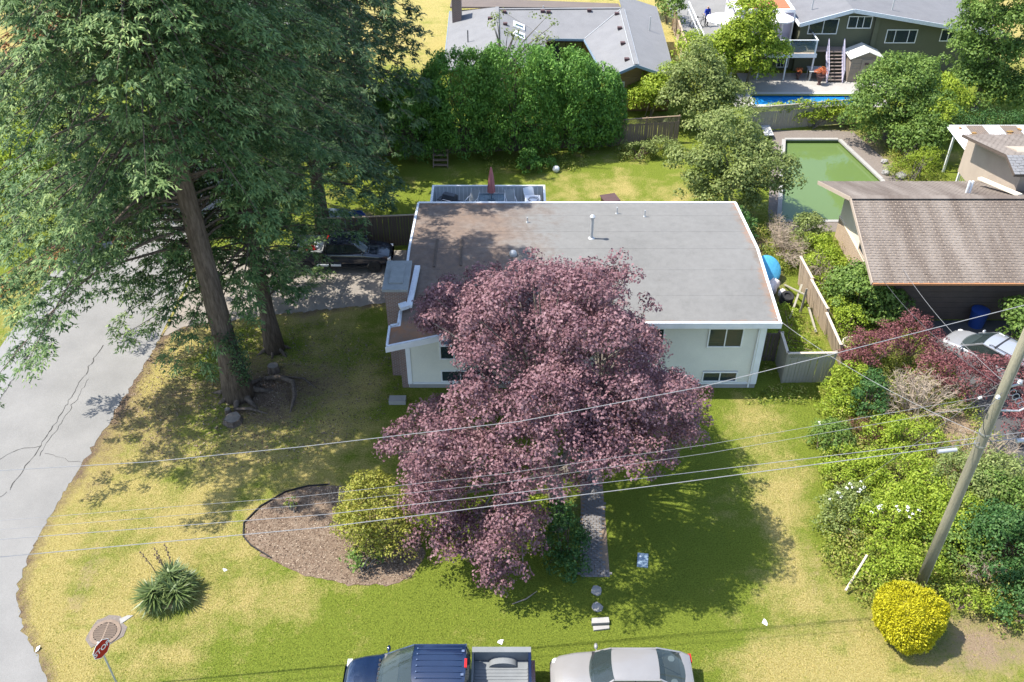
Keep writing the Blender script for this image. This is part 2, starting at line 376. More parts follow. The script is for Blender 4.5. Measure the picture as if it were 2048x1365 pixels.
WM = {}
def setp(o, label=None, cat=None, group=None, kind=None):
    if label: o['label'] = label
    if cat: o['category'] = cat
    if group: o['group'] = group
    if kind: o['kind'] = kind
    return o
def thing(name, label, cat, loc=(0,0,0), rz=0, group=None, kind=None):
    o = bpy.data.objects.new(name, None); C.objects.link(o); o.empty_display_size = .3
    o.location = loc; o.rotation_euler = (0,0,rz); setp(o, label, cat, group, kind)
    WM[o.name] = Matrix.LocRotScale(Vector(loc), o.rotation_euler, None)
    return o
def obj(name, mb, mat, parent=None, label=None, cat=None, group=None, kind=None, loc=None, rot=None, smooth=False, W=False, sharp=40):
    """one mesh object; W: vertices are in world coordinates although it has a parent"""
    me = mb.mesh(name) if isinstance(mb, MB) else mb
    if isinstance(mb, MB):
        ms = mat if isinstance(mat, (list, tuple)) else [mat]
        for x in ms: me.materials.append(MATS[x])
        if len(ms) > 1: me.polygons.foreach_set('material_index', mb.m)
        if smooth:
            me.polygons.foreach_set('use_smooth', [True]*len(me.polygons))
            if sharp: me.set_sharp_from_angle(angle=R(sharp))
    elif mat and not me.materials: me.materials.append(MATS[mat])
    o = bpy.data.objects.new(name, me); C.objects.link(o)
    if loc: o.location = loc
    if rot: o.rotation_euler = rot
    setp(o, label, cat, group, kind)
    loc_m = Matrix.LocRotScale(o.location, o.rotation_euler, None)
    if parent:
        o.parent = parent
        if W: o.matrix_parent_inverse = WM[parent.name].inverted(); WM[o.name] = loc_m
        else: WM[o.name] = WM[parent.name] @ loc_m
    else: WM[o.name] = loc_m
    return o
def struct(name, mb, mat, **k): return obj(name, mb, mat, kind='structure', **k)
def copy_tree(o, parent=None):
    c = o.copy(); C.objects.link(c); c.parent = parent
    for ch in list(o.children): copy_tree(ch, c)
    return c

# ---------------------------------------------------------------- leaves
RNG = np.random.default_rng(11)
def leafmesh(name, P, N, size, aspect, mat, v, T=None, rng=RNG, fold=.12, tipd=0.0):
    """many small diamond leaves in one mesh; v = per-leaf tint"""
    n = len(P); N = N/np.maximum(np.linalg.norm(N, axis=1, keepdims=True), 1e-6)
    if T is None:
        T = rng.normal(size=(n,3))
    T = T-N*np.sum(T*N, axis=1, keepdims=True); T /= np.maximum(np.linalg.norm(T, axis=1, keepdims=True), 1e-6)
    B = np.cross(N, T); s = np.asarray(size).reshape(-1,1)*np.ones((n,1))
    V = np.empty((n,4,3), np.float32)
    V[:,0] = P-T*s*.5; V[:,1] = P+B*s*aspect*.5+N*s*fold-T*s*.08; V[:,2] = P+T*s*.5-N*s*tipd; V[:,3] = P-B*s*aspect*.5+N*s*fold-T*s*.08
    me = bpy.data.meshes.new(name)
    me.vertices.add(n*4); me.vertices.foreach_set('co', V.reshape(-1))
    me.loops.add(n*4); me.loops.foreach_set('vertex_index', np.arange(n*4, dtype=np.int32))
    me.polygons.add(n); me.polygons.foreach_set('loop_start', np.arange(0, n*4, 4, dtype=np.int32))
    me.update(calc_edges=True)
    a = me.attributes.new('v', 'FLOAT', 'FACE'); a.data.foreach_set('value', np.clip(v, 0, 1).astype(np.float32))
    me.materials.append(MATS[mat]); return me
def spraymesh(name, P, N, size, width, mat, v, T):
    """many narrow three-cornered needle sprays in one mesh"""
    n = len(P); N = N/np.maximum(np.linalg.norm(N, axis=1, keepdims=True), 1e-6)
    T = T-N*np.sum(T*N, axis=1, keepdims=True); T /= np.maximum(np.linalg.norm(T, axis=1, keepdims=True), 1e-6)
    B = np.cross(N, T); s = size.reshape(-1,1); V = np.empty((n,3,3), np.float32)
    V[:,0] = P-T*s*.4+B*s*width; V[:,1] = P+T*s*.6-N*s*.1; V[:,2] = P-T*s*.4-B*s*width
    me = bpy.data.meshes.new(name)
    me.vertices.add(n*3); me.vertices.foreach_set('co', V.reshape(-1))
    me.loops.add(n*3); me.loops.foreach_set('vertex_index', np.arange(n*3, dtype=np.int32))
    me.polygons.add(n); me.polygons.foreach_set('loop_start', np.arange(0, n*3, 3, dtype=np.int32))
    me.update(calc_edges=True)
    a = me.attributes.new('v', 'FLOAT', 'FACE'); a.data.foreach_set('value', np.clip(v, 0, 1).astype(np.float32))
    me.materials.append(MATS[mat]); return me
def shell(rng, cl, dens, leaf, up=.25, inner=.35, flat=.8, low=-.35):
    """leaf positions on clumps (x,y,z,r): mostly on the outer upper shell of each"""
    Ps, Ns, Vs = [], [], []
    for c in cl:
        r = c[3]; n = max(12, int(dens*r*r))
        d = rng.normal(size=(int(n*1.6),3)); d /= np.linalg.norm(d, axis=1, keepdims=True)
        d = d[d[:,2] > low+rng.uniform(-.3,.3,len(d))][:n]
        k = len(d); rr = r*(1-inner*rng.random(k)**2)*(1+rng.normal(0,.10,k))
        p = d*rr[:,None]; p[:,2] *= flat
        Ps.append(p+np.array(c[:3])); nn = d+rng.normal(0,.45,(k,3)); nn[:,2] += up; Ns.append(nn)
        Vs.append(np.full(k, rng.normal(0,.10))+rng.normal(.5,.20,k))
    return np.concatenate(Ps), np.concatenate(Ns), np.concatenate(Vs)
def limbs(mb, base, tops, r0, rng, n=6, fork=.45):
    """trunk with limbs reaching to the given crown points"""
    base = Vector(base)
    for t in tops:
        t = Vector(t); mid = base.lerp(t, fork); mid.z += (t-base).length*.10
        mid += Vector(rng.normal(0, .12, 3))
        mb.tube([base, base.lerp(mid, .5)+Vector((0,0,.1)), mid, mid.lerp(t, .55), t], [r0, r0*.8, r0*.55, r0*.33, r0*.12], n)
def clumps(rng, lobes, n, rr=(.5,.9), zmin=.2):
    """spread clump centres over ellipsoid lobes (x,y,z,rx,ry,rz)"""
    out = []; w = np.array([l[3]*l[4]+l[3]*l[5] for l in lobes]); w = w/w.sum()
    for l, k in zip(lobes, np.maximum(3, (w*n).astype(int))):
        for _ in range(int(k)):
            d = rng.normal(size=3); d /= np.linalg.norm(d); d[2] = d[2] if d[2] > -.45 else -d[2]
            q = rng.uniform(.62, .98); p = np.array(l[:3])+d*np.array(l[3:6])*q
            if p[2] < zmin: p[2] = zmin+rng.random()*.3
            out.append((*p, rng.uniform(*rr)*min(1, .55+.25*min(l[3],l[5]))))
    return out
def broadleaf(name, label, cat, loc, lobes, mat, leaf=.16, n=60, rr=(.45,.85), dens=230, trunk=None, aspect=.62, group=None, seed=1, bark='bark_grey', up=.35, nl=9, low=-.35, extra=None):
    """a tree or shrub: trunk > limbs, crown of clumps of leaves; lobes are relative to loc"""
    rng = np.random.default_rng(seed)
    t = thing(name, label, cat, loc, 0, group)
    cl = clumps(rng, lobes, n, rr)
    P, N, V = shell(rng, cl, dens, leaf, up, low=low)
    sz = leaf*rng.uniform(.65, 1.3, len(P))
    obj('crown' if trunk else 'foliage', leafmesh('crown', P, N, sz, aspect, mat, V, rng=rng), None, t)
    mb = MB(); zt = max(l[2] for l in lobes)
    picks = [cl[i] for i in rng.choice(len(cl), min(nl, len(cl)), replace=False)]
    if trunk:
        h = trunk[1]; mb.tube([(0,0,-.1), (0.03,0,h*.3), (rng.normal(0,.08), rng.normal(0,.08), h)], [trunk[0]*1.35, trunk[0], trunk[0]*.8], 9)
        limbs(mb, (0,0,h), [c[:3] for c in picks], trunk[0]*.62, rng)
        obj('trunk', mb, bark, t, smooth=True)
    else:
        for c in picks:
            b = (rng.normal(0,.15), rng.normal(0,.15), -.05)
            mb.tube([b, Vector(b).lerp(Vector(c[:3]), .5)+Vector((0,0,.12)), c[:3]], [.035, .025, .01], 5)
        obj('stem', mb, bark, t)
    if extra:
        P, N, V = extra(rng, cl)
    return t, cl, rng

# ---------------------------------------------------------------- ground
def smooth01(x): x = np.clip(x, 0, 1); return x*x*(3-2*x)
xs = np.concatenate([np.linspace(-900,-60,10), np.linspace(-50,-26,9), np.arange(-25,36,.4), np.linspace(37,60,9), np.linspace(80,900,10)])
ys = np.concatenate([np.linspace(-300,0,8), np.arange(12,64,.4), np.arange(64,100,1.0), np.linspace(105,180,9), np.linspace(250,1500,8)])
GX, GY = np.meshgrid(xs, ys)
def gm(x, y, rx, ry, p=2.0): return np.exp(-((np.abs(GX-x)/rx)**p+(np.abs(GY-y)/ry)**p))
def ramp01(a, lo, hi): return smooth01((a-lo)/(hi-lo))
dry = np.full(GX.shape, .23)
dry += .36*gm(-14.5,25,4.5,7) + .30*gm(-9,26.5,4.5,4) + .20*gm(-13,20,4.5,3.5) - .18*gm(-5,19.5,7,2.6) + .25*gm(-7.5,20.6,4,1.6)
dry += .50*gm(10.4,25,1.3,7) + .45*gm(12.5,17.8,5,2.6) - .30*gm(5,21,3.5,5) - .12*gm(8.8,29,2,2.5) + .2*gm(8,18,3,1.2)
dry += .34*gm(6,50.5,5.5,2.6) + .45*ramp01(GY, 66, 74) - .35*gm(11.5,33.2,3.5,1.2)
dry += .30*gm(-17,34,2.5,5) + .4*gm(-23.5,39,3,4)
dirt = np.full(GX.shape, .0)
dirt += .50*gm(-15.6,21.4,.55,2.6) + .62*gm(16.2,18.7,3.2,1.3) + .42*gm(12,16.4,4,1.0) + .35*gm(11.2,22.5,.6,3.2) + .38*gm(-9.7,37.6,2.5,.7) + .35*gm(-13.5,28,2.2,2)
dirt += .75*gm(13.5,44,1.1,7) + .72*gm(22.5,56,4,5.5) + .6*gm(20,26,5.5,6,4) + .6*gm(22.5,33,5,4,4) + .35*gm(2.5,55.5,9,1.0) + .5*gm(-10,46.5,3,3)
dry += .34*gm(-8.5,32.5,3.5,4.5)
lit = np.full(GX.shape, .0)
lit += .72*gm(-11.4,31.8,2.6,3.0) + .30*gm(-7.6,33.6,3,4) + .42*gm(-15.6,31,1.6,4.5) + .35*gm(-16.9,26.5,.6,6) + .45*gm(1.8,25.0,2.4,2.0) + .5*gm(1.5,31.6,4.5,.8)
def pdist(line):
    d = np.full(GX.shape, 1e9)
    for (x0,y0),(x1,y1) in zip(line, line[1:]):
        L2 = (x1-x0)**2+(y1-y0)**2; t = np.clip(((GX-x0)*(x1-x0)+(GY-y0)*(y1-y0))/L2, 0, 1)
        d = np.minimum(d, np.hypot(GX-x0-t*(x1-x0), GY-y0-t*(y1-y0)))
    return d
redge = [(-12.5,14),(-15.3,17.4),(-16.6,19.0),(-17.5,20.2),(-18.0,21.4),(-18.15,22.8),(-18.05,25.9),(-17.55,31),(-17.15,35.9)]
rw = [(-17.0,36.3),(-16.4,36.9),(-15.5,37.25),(-13,37.75),(-10.7,38.2),(-6.4,39.0),(-5.0,39.2)]
de = pdist(redge+rw); lit += .62*np.exp(-(de/.4)**2); dry += .35*np.exp(-(de/1.6)**2)
def fbm(seed):
    q = np.random.default_rng(seed); out = np.zeros(GX.shape)
    for wl_, am in ((3.5,.5),(1.7,.35),(.95,.3)):
        for _ in range(9):
            t_ = q.uniform(0,2*math.pi); k_ = 2*math.pi/(wl_*q.uniform(.7,1.4)); out += am*np.sin(k_*(GX*math.cos(t_)+GY*math.sin(t_))+q.uniform(0,6.28))/3
    return out
near = (GY < 64)
dry += .20*fbm(1)*near; dirt += .07*fbm(2)*near; lit += .06*fbm(3)*near
gv = np.stack([GX, GY, np.zeros_like(GX)], -1).reshape(-1,3)
ny, nx = GX.shape
idx = np.arange(ny*nx).reshape(ny, nx)
gf = np.stack([idx[:-1,:-1], idx[:-1,1:], idx[1:,1:], idx[1:,:-1]], -1).reshape(-1,4)
# cut the two swimming pools out of the sheet
POOL_G = [(15.6,47.2),(18.3,57.75),(21.9,57.75),(23.0,52.2),(22.6,47.2)]
POOL_B = [(17.4,63.3),(25.6,63.3),(25.6,65.25),(17.4,65.25)]
def inpoly(px, py, poly):
    c = np.zeros(px.shape, bool); n = len(poly)
    for i in range(n):
        x1,y1 = poly[i]; x2,y2 = poly[i-1]
        if y1 == y2: continue
        c ^= ((y1 > py) != (y2 > py)) & (px < (x2-x1)*(py-y1)/(y2-y1)+x1)
    return c
fc = gv[gf].mean(1)
def grow(poly, k):
    cx = sum(p[0] for p in poly)/len(poly); cy = sum(p[1] for p in poly)/len(poly); out = []
    for x, y in poly:
        L = math.hypot(x-cx, y-cy); out.append((x+(x-cx)/L*k, y+(y-cy)/L*k))
    return out
keep = ~(inpoly(fc[:,0], fc[:,1], grow(POOL_G,.5)) | inpoly(fc[:,0], fc[:,1], grow(POOL_B,.6)))
me = bpy.data.meshes.new('ground'); me.from_pydata(gv.tolist(), [], gf[keep].tolist())
ca = me.attributes.new('wear', 'FLOAT_COLOR', 'POINT')
ca.data.foreach_set('color', np.stack([dry, dirt, lit, np.ones_like(dry)], -1).reshape(-1).astype(np.float32))
me.materials.append(MATS['lawn']); obj('ground', me, None, kind='structure')

def sheet(name, pts, z, mat, **k):
    m = MB(); m.poly([(x,y,z) for x,y in pts]); return struct(name, m, mat, **k)
# road on the left with the grown-over edge
def wob(pts, a, seed, k=6):
    rnd = random.Random(seed); out = []
    for i in range(len(pts)-1):
        (x0,y0),(x1,y1) = pts[i],pts[i+1]; L = math.hypot(x1-x0,y1-y0); n = max(1, int(L*k))
        for j in range(n):
            t = j/n; out.append((x0+(x1-x0)*t+rnd.gauss(0,a), y0+(y1-y0)*t+rnd.gauss(0,a)))
    out.append(pts[-1]); return out
RE = wob(redge, .05, 3)
road = sheet('road', RE+[(-17.2,36.2),(-17.2,140),(-23.3,140),(-23.0,31),(-23.2,10),(-12.5,10)], .008, 'asphalt')
gut = MB(); gut.poly([(-23.3,140,.012),(-24.9,140,.012),(-24.6,10,.012),(-23.2,10,.012),(-23.0,31,.012)]); struct('road_shoulder', gut, 'concrete_road')
sheet('driveway', wob(rw, .05, 5)+[(-5.0,44.0),(-17.0,44.0)], .012, 'drive_asphalt')
sheet('side_street', [(-80,-30),(-12.5,-30),(-12.5,12),(-23.2,12),(-80,12)], .004, 'asphalt')
sheet('front_street', [(-12.5,-30),(90,-30),(90,11.5),(-12.5,11.5)], .006, 'asphalt')
# cracks in the road, each a thin dark strip
def crack(pts, w, seed):
    rnd = random.Random(seed); p = wob(pts, .035, seed, 5); m = MB()
    for i in range(len(p)-1):
        (x0,y0),(x1,y1) = p[i],p[i+1]; L = math.hypot(x1-x0,y1-y0)+1e-6
        a = w*rnd.uniform(.4,1.3); ox, oy = -(y1-y0)/L*a/2, (x1-x0)/L*a/2
        m.poly([(x0-ox,y0-oy,.0165),(x0+ox,y0+oy,.0165),(x1+ox,y1+oy,.0165),(x1-ox,y1-oy,.0165)])
    obj('crack', m, 'crack', road)
crack([(-20.3,26.0),(-20.05,28.4),(-19.9,31.5),(-19.75,35.5)], .035, 1)
crack([(-19.9,28.0),(-19.6,30.8),(-19.55,33)], .02, 2)
crack([(-22.4,26.6),(-20.9,28.4),(-20.0,28.6)], .022, 3)
crack([(-23.0,14),(-23.05,31),(-23.2,60)], .05, 4)
crack([(-20.3,26.0),(-21.5,24.6),(-22.8,24.2)], .018, 5)
crack([(-19.7,28.2),(-18.5,27.7),(-17.9,27.6)], .016, 6)
crack([(-16.7,38.3),(-17.2,35.9)], .03, 7)
crack([(-20.7,25.2),(-20.9,20),(-20.6,15)], .018, 8)
sheet('far_street', [(13.9,76.5),(19.5,76.5),(19.5,140),(14.6,140)], .01, 'asphalt')
sheet('patio', [(17.2,65.2),(30.5,65.2),(30.5,69.2),(17.2,69.2)], .010, 'patio_concrete')
sheet('pool_surround', [(22.2,47.0),(25.0,47.0),(24.6,52.6),(23.2,59.0),(17.9,59.2),(17.9,57.9),(21.9,57.85),(23.05,52.2)], .012, 'gravel')
sheet('carport_slab', [(20.3,25.5),(30,25.5),(30,37.5),(20.3,37.5)], .010, 'asphalt_dark')
# planting bed
bed = [(-10.25,23.6),(-10.4,24.3),(-9.95,25.1),(-9.1,25.9),(-8.3,26.2),(-7.2,26.3),(-5.2,26.0),(-3.9,24.8),(-3.3,22.8),(-3.7,21.7),(-4.6,21.35),(-5.9,21.4),(-7.8,21.9),(-9.4,22.75)]
sheet('planting_bed', wob(bed+[bed[0]], .04, 9, 5)[:-1], .012, 'mulch')
m = MB()
E0 = [(-9.0,22.6),(-9.9,23.2),(-10.3,23.65),(-10.43,24.3),(-9.98,25.15),(-9.12,25.95),(-8.3,26.25),(-7.4,26.35)]
for i in range(len(E0)-1): m.beam((*E0[i],.03), (*E0[i+1],.03), .035, .10)
obj('edging_strip', m, 'black_plastic', label='thin black edging strip curving around the bare mulch bed', cat='edging')
# swimming pools
def pool(name, poly, depth, shell_mat, water, zw, cop_w, cop_mat, ring_mat):
    t = struct(name, MB().poly([(x,y,-depth) for x,y in poly]), shell_mat)
    m = MB(); n = len(poly)
    for i in range(n):
        a, b2 = poly[i], poly[(i+1)%n]
        m.poly([(*a,-depth),(*b2,-depth),(*b2,.03),(*a,.03)])
    obj('pool_wall', m, shell_mat, t)
    g = grow(poly, 1.5); m = MB()
    for i in range(n): m.poly([(*poly[i],.014),(*g[i],.014),(*g[(i+1)%n],.014),(*poly[(i+1)%n],.014)][::-1])
    obj('pool_deck', m, ring_mat, t)
    cx = sum(p[0] for p in poly)/n; cy = sum(p[1] for p in poly)/n
    for i in range(n):
        a, b2 = Vector(poly[i]), Vector(poly[(i+1)%n]); d = (b2-a); k = max(1, int(d.length/1.6)); d /= d.length; nv = Vector((d.y,-d.x))
        if nv.dot(Vector((cx,cy))-a) > 0: nv = -nv
        for j in range(k):
            p = a.lerp(b2, j/k)+d*.006; q = a.lerp(b2, (j+1)/k)-d*.006
            mm = MB(); mm.prism([tuple(p-nv*.05),tuple(q-nv*.05),tuple(q+nv*cop_w),tuple(p+nv*cop_w)][::1 if nv.dot(Vector((d.y,-d.x)))<0 else -1], -.06, .05)
            obj('coping_slab', mm, cop_mat, t)
    obj('water', MB().poly([(x,y,zw) for x,y in poly]), water, t)
pool('green_swimming_pool', POOL_G, 1.4, 'pool_algae', 'water_green', -.22, .20, 'concrete', 'gravel')
pool('blue_swimming_pool', POOL_B, 1.2, 'pool_shell', 'water_blue', -.12, .28, 'poolcoping', 'patio_concrete')
# ---------------------------------------------------------------- fences
BOARD = {}
def fence(p0, p1, h, mat, label, bw=.14, gap=.012, post=2.4, lattice=0.0, cap=True, lean=0.0, rail_mat=None, z0=.05, group=None, wav=.015, rails_front=False, capmat=None):
    p0 = Vector((*p0,0)); p1 = Vector((*p1,0)); d = p1-p0; L = d.length; rz = math.atan2(d.y, d.x); rnd = random.Random(int(L*1000))
    t = thing('fence', label, 'fence', p0, rz, group)
    hb = h-lattice
    key = (mat, bw, round(hb,2))
    if key not in BOARD:
        b = MB(); b.box(-bw/2, bw/2, -.01, .01, 0, hb-z0); me = b.mesh('board'); me.materials.append(MATS[mat]); BOARD[key] = me
    n = int(L/(bw+gap)); step = L/n
    for i in range(n):
        obj('board', BOARD[key], None, t, loc=((i+.5)*step, rnd.uniform(-.004,.004), z0+rnd.uniform(-wav,wav)), rot=(lean+rnd.gauss(0,.006), rnd.gauss(0,.006), 0))
    k = max(1, round(L/post)); rm = rail_mat or mat
    for i in range(k+1):
        m = MB(); m.box(-.045,.045,-.045,.045,0,h+.06); obj('post', m, rm, t, loc=(L*i/k, .06, 0), rot=(lean,0,0))
    sgn = -1 if rails_front else 1
    for z in (.3, hb-.12):
        m = MB(); m.box(.02, L-.02, -.02, .02, -.045, .045); obj('rail', m, rm, t, loc=(0, sgn*.035-lean*z, z))
    if cap:
        m = MB(); m.box(-.05, L+.05, -.05, .07, 0, .035); obj('top_rail', m, capmat or rm, t, loc=(0, -lean*h, h))
    if lattice:
        m = MB(); q = .11; x = -lattice
        while x < L:
            for s in (1,-1):
                a, b = x, x+lattice
                z_a, z_b = (hb+.02, h) if s > 0 else (h, hb+.02)
                fa = max(0, (0-a)/lattice); fb = min(1, (L-a)/lattice)
                if fb > fa: m.beam((a+fa*lattice, .004*s, z_a+(z_b-z_a)*fa), (a+fb*lattice, .004*s, z_a+(z_b-z_a)*fb), .028, .007, up=(0,1,0))
            x += q
        obj('lattice', m, rm, t, kind='stuff')
    return t
def window(parent, x0, x1, z0, z1, y, split=(.5,), glass='window_glass', frame='frame_white', fw=.06, W=True, curtains=None, sill=True, facing=-1):
    """window in a wall facing -y (facing=-1): frame proud of the wall, panes set back in it"""
    m = MB(); yo = y+facing*.05; yi = y+facing*.004; a, b = min(yo,yi), max(yo,yi)
    m.box(x0-fw, x1+fw, a, b, z1, z1+fw); m.box(x0-fw, x1+fw, a, b, z0-fw, z0); m.box(x0-fw, x0, a, b, z0, z1); m.box(x1, x1+fw, a, b, z0, z1)
    for s in split:
        xm = x0+(x1-x0)*s; m.box(xm-fw*.4, xm+fw*.4, a, b, z0, z1)
    f = obj('window', m, frame, parent, W=W)
    ed = [0]+list(split)+[1]
    for i in range(len(ed)-1):
        xa = x0+(x1-x0)*ed[i]+.01; xb = x0+(x1-x0)*ed[i+1]-.01; yg = y+facing*.022; yc = y+facing*.008
        p = MB(); p.poly([(xa,yg,z0),(xb,yg,z0),(xb,yg,z1),(xa,yg,z1)]); obj('pane', p, glass, f, W=W)
        c = MB(); c.poly([(xa,yc,z0),(xb,yc,z0),(xb,yc,z1),(xa,yc,z1)])
        obj('curtain' if curtains and curtains[i] else 'backing', c, (curtains[i] if curtains and curtains[i] else 'dark_void'), f, W=W)
    return f
def siding(parent, x0, x1, y, z0, z1, holes, mat='siding', course=.13, name='siding'):
    """lap boards on a wall facing -y, cut round the holes"""
    m = MB(); z = z0
    while z < z1-.01:
        zt = min(z+course, z1); iv = [(x0, x1)]
        for (a, b, c, d) in holes:
            if d > z+.01 and c < zt-.01:
                nv = []
                for (u, w) in iv:
                    if a > u: nv.append((u, min(a, w)))
                    if b < w: nv.append((max(b, u), w))
                iv = [(u, w) for u, w in nv if w-u > .01]
        for u, w in iv:
            m.poly([(u,y-.046,z),(w,y-.046,z),(w,y-.004,zt),(u,y-.004,zt)]); m.poly([(u,y-.004,z),(w,y-.004,z),(w,y-.046,z),(u,y-.046,z)])
        z = zt
    return obj(name, m, mat, parent, W=True, kind='stuff')

# ---------------------------------------------------------------- the white house in the middle
HY = 32.4
house = thing('house', 'white sided house with low grey felt roof behind the purple maple', 'house', (3.1, 37, 0))
m = MB(); m.box(-4.70, 11.03, HY, 41.9, 0, 3.80); obj('wall', m, 'siding', house, W=True)
m = MB(); m.box(-4.66, 11.06, HY-.03, HY+.2, 0, .27); obj('foundation', m, 'concrete', house, W=True)
wins = [(8.63,10.05,2.44,3.39),(8.65,10.12,.45,.92),(-3.15,-1.5,1.75,3.25),(-3.15,-1.5,.45,1.0),(4.6,6.6,2.2,3.39),(4.6,6.1,.45,.92),(-.4,1.4,2.1,3.3)]
siding(house, -4.52, 10.82, HY, .27, 3.62, [(a-.06,b+.06,c-.06,d+.06) for a,b,c,d in wins]+[(2.55,3.65,.3,2.5)])
window(house, *wins[0], HY-.034, curtains=[None,'curtain_olive'])
m = MB()
for k in range(3): m.box(8.68, 9.3, HY-.0515, HY-.0465, 2.62+k*.09, 2.67+k*.09)
obj('blind', m, 'curtain', house, W=True)
window(house, *wins[1], HY-.034)
w2 = window(house, *wins[2], HY-.034, split=(.35,))
m = MB(); m.slab([(-3.15,HY-.05,3.2),(-2.62,HY-.05,3.2),(-2.62,HY-.42,2.72),(-3.15,HY-.42,2.72)], .03); obj('open_sash', m, 'frame_white', w2, W=True)
m = MB(); m.poly([(-3.09,HY-.11,3.15),(-2.68,HY-.11,3.15),(-2.68,HY-.385,2.79),(-3.09,HY-.385,2.79)]); obj('sash_pane', m, 'window_glass', w2, W=True)
for w in wins[3:]: window(house, *w, HY-.034)
m = MB(); m.box(2.6,3.6,HY-.05,HY-.005,.3,2.45); dr = obj('door', m, 'trim_white', house, W=True)
m = MB(); m.box(3.45,3.5,HY-.1,HY-.05,1.3,1.42); obj('handle', m, 'steel', dr, W=True)
for k in range(2):
    m = MB(); m.box(2.3,3.9,HY-.5-.35*k,HY-.06-.35*(k-1) if k else HY-.06,0,.3-.15*k); obj('step', m, 'concrete', house, W=True)
m = MB(); m.box(10.82,11.09,HY-.055,HY+.25,.24,3.66); obj('corner_board', m, 'trim_white', house, W=True)
m = MB(); m.box(-4.72,-4.52,HY-.055,HY+.1,.24,3.62); obj('corner_board', m, 'trim_white', house, W=True)
m = MB(); m.box(-4.50,10.80,HY-.058,HY-.006,.24,.34); obj('base_trim', m, 'trim_white', house, W=True)
m = MB(); m.tube([(10.74,HY-.10,.1),(10.74,HY-.10,3.5),(10.74,HY-.38,3.72)], .04, 8); obj('downspout', m, 'trim_white', house, W=True)
m = MB(); m.box(-4.99,-4.705,HY-.02,41.8,0,3.70); obj('brick_wall', m, 'brick', house, W=True)
# roof
def zr(y): return 4.0+.48*(1-abs(y-37.1)/5.2)
RX1 = 11.5; RY0, RY1 = 31.9, 42.25
roofpoly = [(-5.24,30.45),(-.5,RY0),(RX1,RY0),(RX1,37.1),(RX1,RY1),(-4.84,RY1),(-4.84,37.1),(-4.84,33.1),(-4.84,31.85),(-5.24,31.75)]
m = MB()
front = [(x,y,zr(y)) for x,y in [(-5.24,30.45),(-.5,RY0),(RX1,RY0),(RX1,37.1),(-4.84,37.1),(-4.84,31.85),(-5.24,31.75)]]
back = [(x,y,zr(y)) for x,y in [(-4.84,37.1),(RX1,37.1),(RX1,RY1),(-4.84,RY1)]]
m.slab(front, .24); m.slab(back, .24)
roof = obj('roof', m, 'trim_white', house, W=True)
def felt(y0, y1, xa, xb, k, pts=None):
    rnd = random.Random(k); m = MB()
    if pts is None: pts = [(xa,y0),(xb,y0),(xb,y1),(xa,y1)]
    up = .014+(k%2)*.005
    m.slab([(x,y,zr(y)+up) for x,y in pts], .012); obj('felt_sheet', m, 'felt', roof, W=True)
felt(0,0,0,0,1,[(-5.14,30.6),(-.5,32.02),(RX1-.1,32.02),(RX1-.1,32.9),(-4.74,32.9),(-4.74,31.75),(-5.14,31.65)])
yy = 32.86; k = 2
while yy < 37.1: felt(yy, min(yy+.93, 37.1), -4.74, RX1-.1, k); yy += .89; k += 1
yy = 37.1
while yy < RY1-.2: felt(yy, min(yy+.93, RY1-.1), -4.74, RX1-.1, k); yy += .89; k += 1
def strip(name, pts, w, h, mat, dz=0.0, par=roof):
    m = MB()
    for i in range(len(pts)-1): m.beam((*pts[i][:2], pts[i][2]+dz), (*pts[i+1][:2], pts[i+1][2]+dz), w, h)
    obj(name, m, mat, par, W=True)
P3 = lambda l: [(x,y,zr(y)) for x,y in l]
strip('edge_flashing', P3([(-.5,RY0+.03),(RX1-.02,RY0+.03)]), .11, .05, 'trim_white', .03)
strip('edge_flashing', P3([(-5.22,30.49),(-.5,RY0+.03)]), .10, .05, 'flashing', .032)
strip('edge_flashing', P3([(RX1-.04,RY0+.085),(RX1-.04,37.1),(RX1-.04,RY1-.09)]), .11, .05, 'trim_white', .028)
strip('edge_flashing', P3([(-4.80,RY1-.04),(RX1-.02,RY1-.04)]), .12, .05, 'trim_white', .03)
strip('edge_flashing', P3([(-4.80,35.7),(-4.80,37.1),(-4.80,RY1-.1)]), .10, .06, 'flashing', .028)
strip('edge_flashing', P3([(-5.20,30.55),(-5.20,31.72)]), .09, .06, 'flashing', .045)
strip('edge_flashing', P3([(-5.16,31.74),(-4.86,31.82)]), .09, .06, 'flashing', .05)
strip('edge_flashing', P3([(-4.85,31.9),(-4.84,32.7)]), .09, .07, 'flashing', .04)
strip('chimney_flashing', [(-4.83,32.6,4.32),(-4.50,32.75,4.34)], .36, .16, 'flashing', .05)
strip('chimney_flashing', [(-4.42,32.6,4.36),(-4.28,35.5,4.5)], .24, .14, 'flashing', .05)
strip('fascia', [(-.45,RY0-.012,3.90),(RX1+.02,RY0-.012,3.90)], .03, .27, 'trim_white')
strip('fascia', [(-5.26,30.435,3.745),(-.45,RY0-.012,3.90)], .03, .27, 'trim_white')
strip('fascia', P3([(RX1+.014,RY0,),(RX1+.014,37.1),(RX1+.014,RY1)]), .03, .25, 'trim_white', -.10)
for x, y0, y1 in ((-3.55,35.7,38.0),(-2.35,35.8,38.0)):
    strip('seam_batten', P3([(x,y0),(x,min(37.1,y1)),(x,y1)]), .10, .05, 'fence_dark', .045)
def vent(x, y, h, r, cap=True):
    z = zr(y); m = MB(); m.tube([(x,y,z),(x,y,z+h)], r, 10); m.lathe([(r*2.2,0),(r*2.0,.03),(r*1.2,.06)], 12, (x,y,z+.02))
    v = obj('vent_pipe', m, 'galv', house, W=True, smooth=True)
    if cap: m = MB(); m.lathe([(r*1.7,0),(r*1.8,.06),(r*1.0,.14),(.02,.17)], 12, (x,y,z+h)); obj('vent_cap', m, 'galv', v, W=True, smooth=True)
